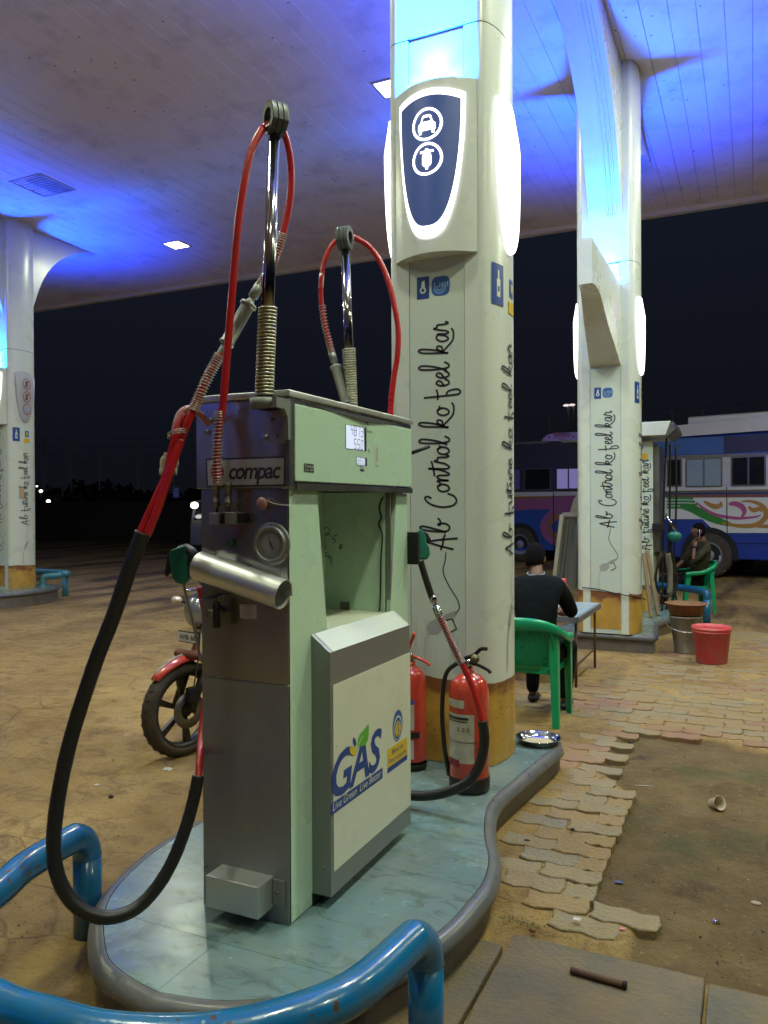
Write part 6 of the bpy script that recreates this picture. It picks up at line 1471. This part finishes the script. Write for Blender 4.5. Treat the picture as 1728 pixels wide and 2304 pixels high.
# ================================================================ buses
def bus(name,x0,y0,rz,Lg,label,cfg):
    t=thing(name,(x0,y0,0),label,'bus','decorated buses parked beyond the forecourt',rz=rz); L=dict(local=True)
    n=Vector((math.sin(rz),-math.cos(rz),0)); inv=PM[t].inverted(); p0=Vector((x0,y0,0))
    def lp(px,py,off=0): # picture point on the near flank, local coords
        q=inv@wp(px,py,p0+n*off,n); return q
    H=cfg['H']; Wd=2.35
    sec=[(0,.42),(Wd,.42),(Wd,H-.30),(Wd-.10,H-.10),(Wd-.35,H),(.35,H),(.10,H-.10),(0,H-.30)]
    mb=MB(); mb.prism(sec,lambda a,b,h:Vector((h,a,b)),0,Lg); mb.build('body',cfg['body'],t,bevel=.03,**L)
    def panel(P,nm,m,off=.004):
        mb=MB(); mb.poly([lp(a,b,off)+Vector((0,-off*0,0)) for a,b in P]); return mb.build(nm,m,t,fix=False,**L)
    cfg['deco'](t,lp,panel,L)
    for wx_ in cfg['wheels']:
        mb=MB(); a=[(wx_+.62*math.cos(R(i*10)),.50+.62*math.sin(R(i*10))) for i in range(19)]+[(wx_-.62,.40),(wx_+.62,.40)]
        mb.add([(q[0],-.012,q[1]) for q in a],[tuple(range(len(a)))]); mb.build('wheel_arch',M['blackm'],t,fix=False,**L)
        for yy in(.10,Wd-.36):
            Mx=Matrix.Rotation(R(90),3,'X')
            mb=MB(); mb.lathe([(.28,-.13),(.42,-.14),(.49,-.11),(.50,-.05),(.50,.05),(.49,.11),(.42,.14),(.28,.13)],(wx_,yy,.50),36,Mx); wh=mb.build('wheel',M['tyre'],t,fix=False,**L)
            mb=MB(); mb.lathe([(.29,.135),(.27,.14),(.25,.10),(.17,.06),(.12,.10),(.11,.13),(0,.13)],(wx_,yy,.50),30,Mx)
            for k in range(8):
                a=2*math.pi*k/8; mb.ell((wx_+.145*math.cos(a),yy-.09,.50+.145*math.sin(a)),(.018,.02,.018),6,4)
            mb.build('rim',mat('wheel_rim_paint',(.22,.22,.28),.5,0,.2,9),wh,fix=False,**L)
    return t
RZ=math.atan2(-.244,.969)
def window(t,lp,L,P,m,frame,div=None,nm='window',off=.012,fw=.035):
    q=[lp(a,b,off) for a,b in P]; mb=MB(); mb.poly([v-Vector((0,0,0)) for v in q]); f=mb.build(nm,m,t,fix=False,**L)
    mb=MB()
    for a,b in zip(q,q[1:]+q[:1]): mb.bar(a,b,fw,.02,(0,1,0))
    if div:
        for d in div: mb.bar(lp(d,P[0][1],off),lp(d,P[2][1],off),fw,.02,(0,1,0))
    mb.build('window_frame',frame,f,fix=False,**L)
LAV=mat('pale_lavender_paint',(.52,.52,.60),.35,.2,.08,6)
CHR=mat('polished_trim',(.55,.55,.62),.18,.9)
def ribpx(t,lp,L,P,w,nm,m,off=.012,taper=True):
    C_=catmull([lp(a,b,off) for a,b in P],6); n=len(C_); ww=[w*(.25+.75*math.sin(math.pi*min(1,.08+i/(n-1)*.92))) if taper else w for i in range(n)]
    mb=MB(); mb.ribbon(C_,ww,(0,-1,0)); mb.build(nm,m,t,fix=False,**L)
def decoR(t,lp,panel,L):
    blue=mat('deep_blue_bus',(.010,.035,.26),.35,0,.1,3); white=mat('bus_white',(.58,.60,.66),.35,0,.06,4)
    panel([(1450,964),(1728,938),(1760,935),(1760,966),(1450,988)],'gutter_band',LAV,.006)
    panel([(1450,990),(1628,982),(1628,1020),(1450,1026)],'visor_band',mat('visor_blue',(.03,.10,.33),.4,0,.3,3),.006)
    panel([(1629,982),(1760,974),(1760,1012),(1629,1020)],'visor_band',mat('visor_dark',(.015,.015,.07),.4,0,.3,3),.006)
    panel([(1450,1097),(1760,1093),(1760,1106),(1450,1110)],'waist_band',LAV,.006)
    panel([(1450,1030),(1760,1018),(1760,1095),(1450,1096)],'window_band',mat('band_grey',(.42,.42,.52),.4,.2,.15,6),.005)
    panel([(1450,1120),(1760,1119),(1760,1199),(1612,1199),(1580,1168),(1450,1168)],'white_panel',white,.007)
    panel([(1450,1114),(1760,1111),(1760,1118),(1450,1120)],'brown_line',mat('brown_line',(.16,.05,.03),.5),.009)
    for y in(1027,1107):
        ribpx(t,lp,L,[(1450,y+2),(1600,y-1),(1760,y-7 if y==1027 else y-3)],.06,'chrome_strip',CHR,.03,False)
    window(t,lp,L,[(1502,1034),(1533,1033),(1533,1093),(1502,1094)],M['glass'],CHR)
    window(t,lp,L,[(1544,1033),(1624,1030),(1624,1094),(1544,1095)],mat('frosted_glass',(.20,.27,.36),.5,0,.25,20),CHR,[1584])
    window(t,lp,L,[(1646,1029),(1722,1025),(1722,1092),(1646,1093)],M['glass'],CHR,[1684])
    gr=mat('swirl_green',(.02,.20,.03),.4); mg=mat('swirl_magenta',(.36,.06,.20),.4); oc=mat('swirl_ochre',(.36,.18,.03),.4)
    for y in(1121,1128,1135,1142): ribpx(t,lp,L,[(1500,y),(1540,y),(1560+(y-1121)*.6,y+1)],.05,'green_stripe',gr,.012,False)
    ribpx(t,lp,L,[(1530,1138),(1560,1146),(1590,1160),(1620,1173),(1650,1182)],.20,'green_swoosh',gr)
    ribpx(t,lp,L,[(1625,1176),(1660,1183),(1700,1181),(1722,1165),(1722,1148),(1710,1135),(1690,1128),(1668,1128)],.11,'ochre_swoosh',oc,.013)
    ribpx(t,lp,L,[(1700,1184),(1728,1184),(1750,1182)],.08,'ochre_swoosh',oc,.013)
    ribpx(t,lp,L,[(1566,1130),(1585,1145),(1610,1158),(1640,1164),(1665,1166),(1700,1163),(1712,1158)],.07,'magenta_swoosh',mg,.014)
    ribpx(t,lp,L,[(1640,1135),(1652,1133),(1668,1139),(1675,1152),(1668,1164)],.12,'magenta_swoosh',mg,.015)
    ribpx(t,lp,L,[(1684,1140),(1695,1148),(1708,1145),(1714,1152)],.10,'ochre_swoosh',oc,.014)
    ribpx(t,lp,L,[(1584,1128),(1598,1136),(1610,1140),(1622,1136),(1620,1128)],.11,'ochre_curl',oc,.014)
    ribpx(t,lp,L,[(1635,1095),(1636,1200),(1636,1204)],.02,'door_seam',M['blackm'],.016,False)
    ribpx(t,lp,L,[(1600,1222),(1760,1224)],.015,'skirt_seam',M['blackm'],.012,False)
    # luggage rack box on the roof
    a=lp(1548,945,-.2); b=lp(1760,925,-.2)
    MB().box((a.x,.15,3.42),(b.x+2,2.2,3.62)).build('roof_rack',LAV,t,bevel=.04,**L)
    MB().box((a.x,.12,3.36),(b.x+2,2.23,3.40)).build('rack_rail',CHR,t,**L)
    a=lp(1625,1279,.0); MB().box((a.x-.06,-.02,.15),(a.x+.06,.02,.5)).build('mud_flap',LAV,t,**L)
def decoB(t,lp,panel,L):
    mag=mat('bus_magenta',(.26,.08,.20),.35,0,.15,3); och=mat('bus_ochre',(.22,.11,.03),.4); blue=mat('bus_mid_blue',(.016,.06,.28),.35,0,.1,3); dk=mat('bus_dark',(.018,.018,.032),.45)
    panel([(1120,997),(1360,990),(1360,1058),(1120,1058)],'upper_dark_band',dk,.005)
    panel([(1120,1058),(1360,1053),(1360,1105),(1120,1105)],'window_band',dk,.006)
    panel([(1120,1108),(1360,1105),(1360,1114),(1120,1118)],'waist_band',LAV,.012)
    panel([(1120,1118),(1360,1115),(1360,1160),(1120,1155)],'magenta_panel',mag,.006)
    panel([(1120,1117),(1245,1116),(1245,1121),(1120,1124)],'ochre_line',och,.009)
    panel([(1120,1155),(1180,1147),(1232,1146),(1242,1150),(1218,1170),(1222,1238),(1120,1238)],'blue_panel',blue,.010)
    panel([(1222,1160),(1360,1150),(1360,1238),(1222,1238)],'blue_panel',blue,.008)
    ribpx(t,lp,L,[(1275,1156),(1250,1158),(1232,1172),(1228,1190),(1240,1208),(1260,1216)],.34,'magenta_curl',mag,.012,False)
    ribpx(t,lp,L,[(1275,1160),(1252,1163),(1236,1176),(1234,1192),(1246,1206),(1262,1212)],.12,'ochre_curl',och,.015,False)
    window(t,lp,L,[(1120,1057),(1171,1056),(1171,1102),(1120,1104)],mat('curtain_blue',(.10,.11,.30),.5),dk)
    window(t,lp,L,[(1180,1056),(1238,1054),(1238,1101),(1180,1103)],M['glass'],CHR,fw=.02)
    window(t,lp,L,[(1252,1054),(1306,1053),(1306,1100),(1252,1101)],mat('lit_white_curtain',(.42,.40,.75),.5,0,.05,3,emit=(.26,.22,.62),es=.35),dk,[1279])
    window(t,lp,L,[(1318,1053),(1352,1052),(1352,1099),(1318,1100)],M['glass'],dk)
    ribpx(t,lp,L,[(1120,1000),(1222,995),(1228,995)],.07,'gutter_trim',CHR,.03,False); ribpx(t,lp,L,[(1262,993),(1330,991),(1360,990)],.07,'gutter_trim',CHR,.03,False)
    ribpx(t,lp,L,[(1245,1108),(1246,1238),(1246,1240)],.03,'door_seam',M['blackm'],.018,False)
    # name board on the roof
    q=[lp(a,b,.01) for a,b in((1219,993),(1223,985),(1232,978),(1250,974),(1330,971),(1330,990))]
    mb=MB(); m_=len(q); mb.add(q+[v+Vector((0,.06,0)) for v in q],[tuple(range(m_)),tuple(range(m_,2*m_))[::-1]]+[(i,(i+1)%m_,m_+(i+1)%m_,m_+i) for i in range(m_)]); nb=mb.build('name_board',mat('name_board_lilac',(.22,.16,.36),.5,emit=(.12,.08,.25),es=.25),t,**L)
    rd=mat('board_red',(.22,.01,.06),.5)
    a=PM[t]@lp(1245,986,.03); R3=PM[t].to_3x3()
    text('\u09ac\u09bf\u09b7\u09cd\u09a3\u09c1\u09aa\u09c1\u09b0/\u0993','board_lettering',rd,t,a,R3@Vector((1,0,0)),(0,0,1),.20,width=.52,bold=.01)
    for px in(1236,1290): 
        mb=MB(); c=lp(px,983,.03); mb.poly([(c.x+.03*math.cos(a),c.y,c.z+.03*math.sin(a)) for a in [2*math.pi*i/10 for i in range(10)]]); mb.build('board_dot',rd,t,fix=False,**L)
# camera-frame points -> place
def cf(X,Z): return (X*math.cos(YAW)-Z*math.sin(YAW),X*math.sin(YAW)+Z*math.cos(YAW))
rx0,ry0=cf(6.10,18.40)
bus('passenger_bus',rx0,ry0,RZ,9.0,'blue and white bus with green and magenta swirls, at the right edge',dict(H=3.32,body=mat('deep_blue_bus',(.010,.035,.26),.35,0,.1,3),wheels=[1.45,6.6],deco=decoR))
ex,ey=cf(5.71,21.25); Lb=9.4; bx0,by0=ex-Lb*math.cos(RZ),ey-Lb*math.sin(RZ)
bus('passenger_bus',bx0,by0,RZ,Lb,'purple and blue bus with a lilac name board on its roof, seen between the pillars',dict(H=3.30,body=mat('bus_dark',(.018,.018,.032),.45),wheels=[Lb-2.30,1.9],deco=decoB))
# ================================================================ far background
t=thing('boundary_wall',(0,36,0),'dark boundary wall topped with wire fencing beyond the buses','wall')
Wp=[cf((px-864)/F_PX*Z,Z) for px,Z in((-700,46),(0,40),(864,35),(1500,32),(2300,26))]
for (a,b),(c,d) in zip(Wp[:-1],Wp[1:]):
    MB().bar((a,b,.9),(c,d,.9),.25,2.0).build('wall_section',mat('dark_render',(.05,.045,.04),.9,0,.3,1),t)
t=thing('wire_fence',(0,36,2.5),'tall wire fence with thin pale posts standing on the boundary wall','fence')
def zf(px): 
    Z=40+(35-40)*(px)/864 if px<864 else 35-3*(px-864)/636
    return Z
mb=MB(); tops=[]
for px,py in((40,984),(98,983),(160,981),(223,981),(310,982),(390,978),(470,975),(560,972),(650,968),(740,962),(830,958),(920,953),(1010,947),(1090,941),(1165,936),(1237,932),(1310,928),(1380,924),(1450,919),(1512,915),(1580,910),(1650,905),(1720,900)):
    p=wd(px,py,zf(px)); MB().bar((p.x,p.y,2.45),tuple(p),.05,.05).build('fence_post',mat('post_pale',(.42,.40,.40),.6),t); tops.append(p)
for k in range(4):
    mb.tube([p-Vector((0,0,.12+.42*k-.02*(i%2))) for i,p in enumerate(tops)],.008,4)
mb.build('fence_wire',M['steel_dark'],t,fix=False)
t=thing('lamp_post',(*cf((1288-864)/F_PX*31,31),0),'twin-headed lamp post rising behind the purple bus','lamp post')
for a,b in((1274,912),(1287,911)):
    p=wd(a+5,b,31); MB().cyl((p.x,p.y,0),(p.x,p.y,p.z-.05),.05,n=8).build('pole',mat('post_grey',(.16,.16,.18),.6),t)
    mb=MB(); q=wd(a,b,31); mb.ell(q,(.13,.08,.05),10,6); mb.build('lamp_head',emis('dim_lamp',(1,.85,.8),.9),t)
for px,py,r_,D,lb in((83,1094,.075,62,'small white lamp, topmost of the three by the left pillar'),(92,1105,.13,60,'white lamp, middle of the three by the left pillar'),(109,1128,.15,58,'white lamp, lowest of the three by the left pillar')):
    p=wd(px,py,D); t=thing('distant_lamp',(p.x,p.y,0),lb,'lamp','distant lamps beyond the left forecourt')
    MB().cyl((0,0,0),(0,0,p.z-r_),.04,n=8).build('pole',M['blackm'],t,local=True)
    mb=MB(); mb.ell((0,0,p.z),(r_,r_,r_*.8),12,8); mb.build('bulb',emis('distant_bulb',(1,.95,.9),6),t,local=True,fix=False)
# small blue sign
p=wd(396,1108,30); t=thing('road_sign',(p.x,p.y,0),'small dim blue sign board on a pole, left of the dispenser','sign')
rzs=YAW
MB().box((-.12,-.01,p.z-.20),(.12,.01,p.z+.19)).build('board',mat('dim_blue_board',(.05,.06,.22),.5,emit=(.03,.03,.12),es=.25),t,local=True)
for k in range(3): MB().box((-.08,-.014,p.z+.08-k*.10),(.08,-.011,p.z+.12-k*.10)).build('board_lettering',M['bluepale'],t,local=True)
MB().cyl((0,.02,0),(0,.02,p.z-.2),.025,n=8).build('pole',M['blackm'],t,local=True); t.rotation_euler=(0,0,rzs)
# van with one headlight on
p=wd(450,1137,26); t=thing('parked_van',(p.x,p.y,0),'dark van with one bright headlight, half hidden left of the dispenser','van',rz=YAW)
vm=mat('van_grey',(.12,.12,.13),.4,0,.2,3)
mb=MB(); mb.prism([(0,.35),(0,1.0),(-.0+.12,1.15),(.55,1.85),(3.6,1.9),(3.8,1.7),(3.8,.35)],lambda a,b,h:Vector((h,a,b)),-.35,1.3); mb.build('van_body',vm,t,local=True,bevel=.05)
mb=MB(); mb.poly([(-.25,.14,1.18),(1.2,.14,1.18),(1.15,.50,1.78),(-.2,.50,1.78)]); o=mb.build('windscreen',M['glass'],t,local=True,fix=False); o.location=(0,-.015,.01)
for x in(-.18,1.12):
    mb=MB(); mb.ell((x,-.01,p.z),(.13,.05,.11),14,8); mb.build('headlight',emis('headlight_on',(1,.97,.95),9) if x<0 else MATS['lamp_glass'],t,local=True)
for x in(-.22,1.0):
    for y in(.7,3.1):
        mb=MB(); mb.lathe([(0,-.1),(.30,-.1),(.33,-.06),(.33,.06),(.30,.1),(0,.1)],(x+.08,y,.33),20,Matrix.Rotation(R(90),3,'Y')); mb.build('wheel',M['tyre'],t,local=True,fix=False)
# tree line: a far dark mass of foliage
rt=random.Random(11); mb=MB(); vs=[];fs=[]
for k in range(340):
    px=rt.uniform(-500,2200); D=rt.uniform(62,95); X=(px-864)/F_PX*D; c=cf(X,D); hh=2.6+1.2*noise.noise((px*.004,3,0))+rt.uniform(0,1.0)
    for j in range(60):
        a=rt.uniform(0,6.28); rr=rt.uniform(0,2.2); z=rt.uniform(.2,1)*hh*(1-(rr/4)**2); q=Vector((c[0]+rr*math.cos(a),c[1]+rr*math.sin(a),z+.3)); s=rt.uniform(.25,.6)
        u=Vector((rt.gauss(0,1),rt.gauss(0,1),rt.gauss(0,1))).normalized(); w=u.orthogonal().normalized(); o=len(vs); vs+=[q-u*s,q+w*s*.6,q+u*s,q-w*s*.6]; fs.append((o,o+1,o+2,o+3))
mb.add(vs,fs); o=mb.build('distant_trees',mat('night_foliage',(.03,.045,.02),.9,0,.4,1),None,fix=False); tag(o,'dark far-off tree line along the horizon','trees',kind='stuff')
# grass verge tufts at the left edge of the road
# ================================================================ litter and small things
def litter(px,py,nm,label,cat,fn,z=None,group=None):
    p=wz(px,py,0); zz=gz(p.x,p.y) if z is None else z
    p=wz(px,py,zz); t=thing(nm,(p.x,p.y,zz),label,cat,group); fn(t); return t
def cup(t):
    Mx=Matrix.Rotation(R(60),3,'X')@Matrix.Rotation(R(40),3,'Y')
    mb=MB(); mb.lathe([(0,-.035),(.024,-.035),(.036,.035),(.039,.036),(.036,.032),(.022,-.031)],(0,0,.03),24,Mx); mb.build('cup_wall',mat('paper_cup',(.55,.47,.36),.6,0,.15,20),t,local=True,fix=False)
    mb=MB(); mb.lathe([(0,-.028),(.024,-.028)],(0,0,.03),20,Mx); mb.build('cup_stain',mat('tea_brown',(.22,.11,.04),.5),t,local=True,fix=False)
litter(1610,1820,'paper_cup','crumpled cream paper cup lying on the mossy soil at right','cup',cup)
a=wz(1284,2190,.012); b=wz(1410,2226,.012)
t=thing('metal_rod',((a+b)/2).to_tuple()[:2]+(.012,),'short rusty metal rod lying on the stone slab, bottom right','rod')
d=(b-a)/2; mb=MB(); mb.cyl(Vector((0,0,.012))-Vector((d.x,d.y,0)),Vector((0,0,.012))+Vector((d.x,d.y,0)),.0115,n=14); mb.build('shaft',M['rustdark'],t,local=True)
mb=MB(); c=Vector((d.x,d.y,.012)); dd=Vector((d.x,d.y,0)).normalized(); mb.cyl(c-dd*.012,c,.0135,n=14); mb.build('end_cap',M['blackm'],t,local=True)
def stone(rx,ry,rz_,m,seed):
    def f(t):
        mb=MB(); mb.ell((0,0,rz_*.6),(rx,ry,rz_),12,8); mb.v=[v*(1+.18*noise.noise(v*30+Vector((seed,0,0)))) for v in mb.v]; mb.build('lump',m,t,local=True,fix=False)
    return f
LP=mat('pale_litter',(.50,.47,.44),.5,0,.2,40); DK=mat('dark_clod',(.035,.026,.02),.9,0,.3,40); TAN=mat('tan_pebble',(.33,.27,.18),.8,0,.2,40); BLU=mat('blue_scrap',(.05,.06,.16),.5); MOS=mat('moss',(.03,.055,.012),.9,0,.4,40)
def scrap(w,m,seed):
    def f(t):
        mb=MB(); vs=[]
        for i in range(6):
            for j in range(5): vs.append(((i/5-.5)*w*(1+.3*noise.noise((j,seed,0))),(j/4-.5)*w*.7*(1+.3*noise.noise((i,seed,5))),.006+w*.22*abs(noise.noise((i*.9,j*.9,seed)))))
        mb.add(vs,[(i*5+j,i*5+j+1,i*5+j+6,i*5+j+5) for i in range(5) for j in range(4)]); mb.build('sheet',m,t,local=True,fix=False)
    return f
litter(378,1733,'plastic_scrap','crumpled white plastic scrap beside the motorcycle wheel','litter',scrap(.06,LP,1))
litter(218,1768,'paper_scrap','tiny white paper scrap on the sand at left','litter',scrap(.03,LP,2))
litter(1702,2035,'pebble','pale flat pebble on the mossy soil at the right edge','stone',stone(.022,.016,.008,TAN,1))
litter(1612,2076,'foil_scrap','small shiny foil scrap on the mossy soil at lower right','litter',scrap(.028,M['chrome'],3))
litter(1400,2093,'candy_wrapper','small pink wrapper beside the last paving block','litter',scrap(.020,mat('pink_scrap',(.6,.2,.18),.4),4))
litter(1299,2071,'plastic_strip','short clear plastic strip lying on a paving block','litter',scrap(.03,LP,5),z=.022)
litter(1418,1660+12,'dark_clod','dark clod of soil just below the paving edge','clod',stone(.022,.018,.010,DK,5))
litter(1186,1895,'dark_clod','dark clod beside the island kerb at right','clod',stone(.016,.013,.009,DK,6))
litter(1288,1868,'pebble','brown pebble lying on the paving strip','stone',stone(.012,.010,.007,DK,7),z=.02)
litter(1393,1988,'blue_scrap','dull blue scrap on the mossy soil','litter',scrap(.035,BLU,6))
litter(1398,1832,'blue_scrap','small blue scrap near the paving strip edge','litter',scrap(.024,BLU,8))
litter(1198,2096,'brown_pebble','reddish brown pebble at the top of the slab joint','stone',stone(.014,.010,.007,mat('redbrown',(.12,.04,.02),.8),9),z=0)
litter(250,1795,'dark_clod','dark clod of soil near the left guard rail','clod',stone(.016,.013,.010,DK,10))
litter(1448,1772,'twig','pale twig on the mossy soil','twig',lambda t:MB().cyl((-.05,0,.006),(.05,.02,.008),.003,n=6).build('stem',LP,t,local=True) and None)
# moss tufts and scattered grit (uncountable)
rt=random.Random(4); mb=MB()
for k in range(2600):
    px=rt.uniform(-60,1760); py=rt.uniform(1330,2300)
    p=wz(px,py,0)
    if -2.45<p.x<-.84 and 1.7<p.y<4.9: continue
    if p.y>9: continue
    z=gz(p.x,p.y); s=rt.uniform(.0012,.0042)*(1.0 if rt.random()<.93 else 1.8)
    q=Vector((p.x,p.y,z+s*.4)); mb.add([q+Vector((s,0,0)),q+Vector((-s*.6,s,0)),q+Vector((-s*.5,-s*.8,0)),q+Vector((0,0,s*.9))],[(0,1,3),(1,2,3),(2,0,3)])
o=mb.build('grit',DK,None,fix=False); tag(o,'scattered dark grit and crumbs over the sandy ground','grit',kind='stuff')
mb=MB()
for (cx_,cy_,n_) in((1340,1945,70),(1355,1955,40),(1368,1960,30),(1150,2070,60),(1180,2080,50),(1210,2085,30),(1385,1965,18)):
    c=wz(cx_,cy_,0)
    for k in range(n_):
        q=Vector((c.x+rt.gauss(0,.03),c.y+rt.gauss(0,.012),0)); q.z=gz(q.x,q.y)+.001; a=rt.uniform(0,6.28); s=rt.uniform(.002,.006); u=Vector((math.cos(a),math.sin(a),rt.uniform(.3,1.2))).normalized()*s; w=Vector((-math.sin(a),math.cos(a),0))*s*.35
        mb.add([q-w,q+w,q+u*1.6+w*.3,q+u*1.6-w*.3],[(0,1,2,3)])
o=mb.build('moss_tufts',MOS,None,fix=False); tag(o,'tiny green moss tufts along the paving edge','moss',kind='stuff')
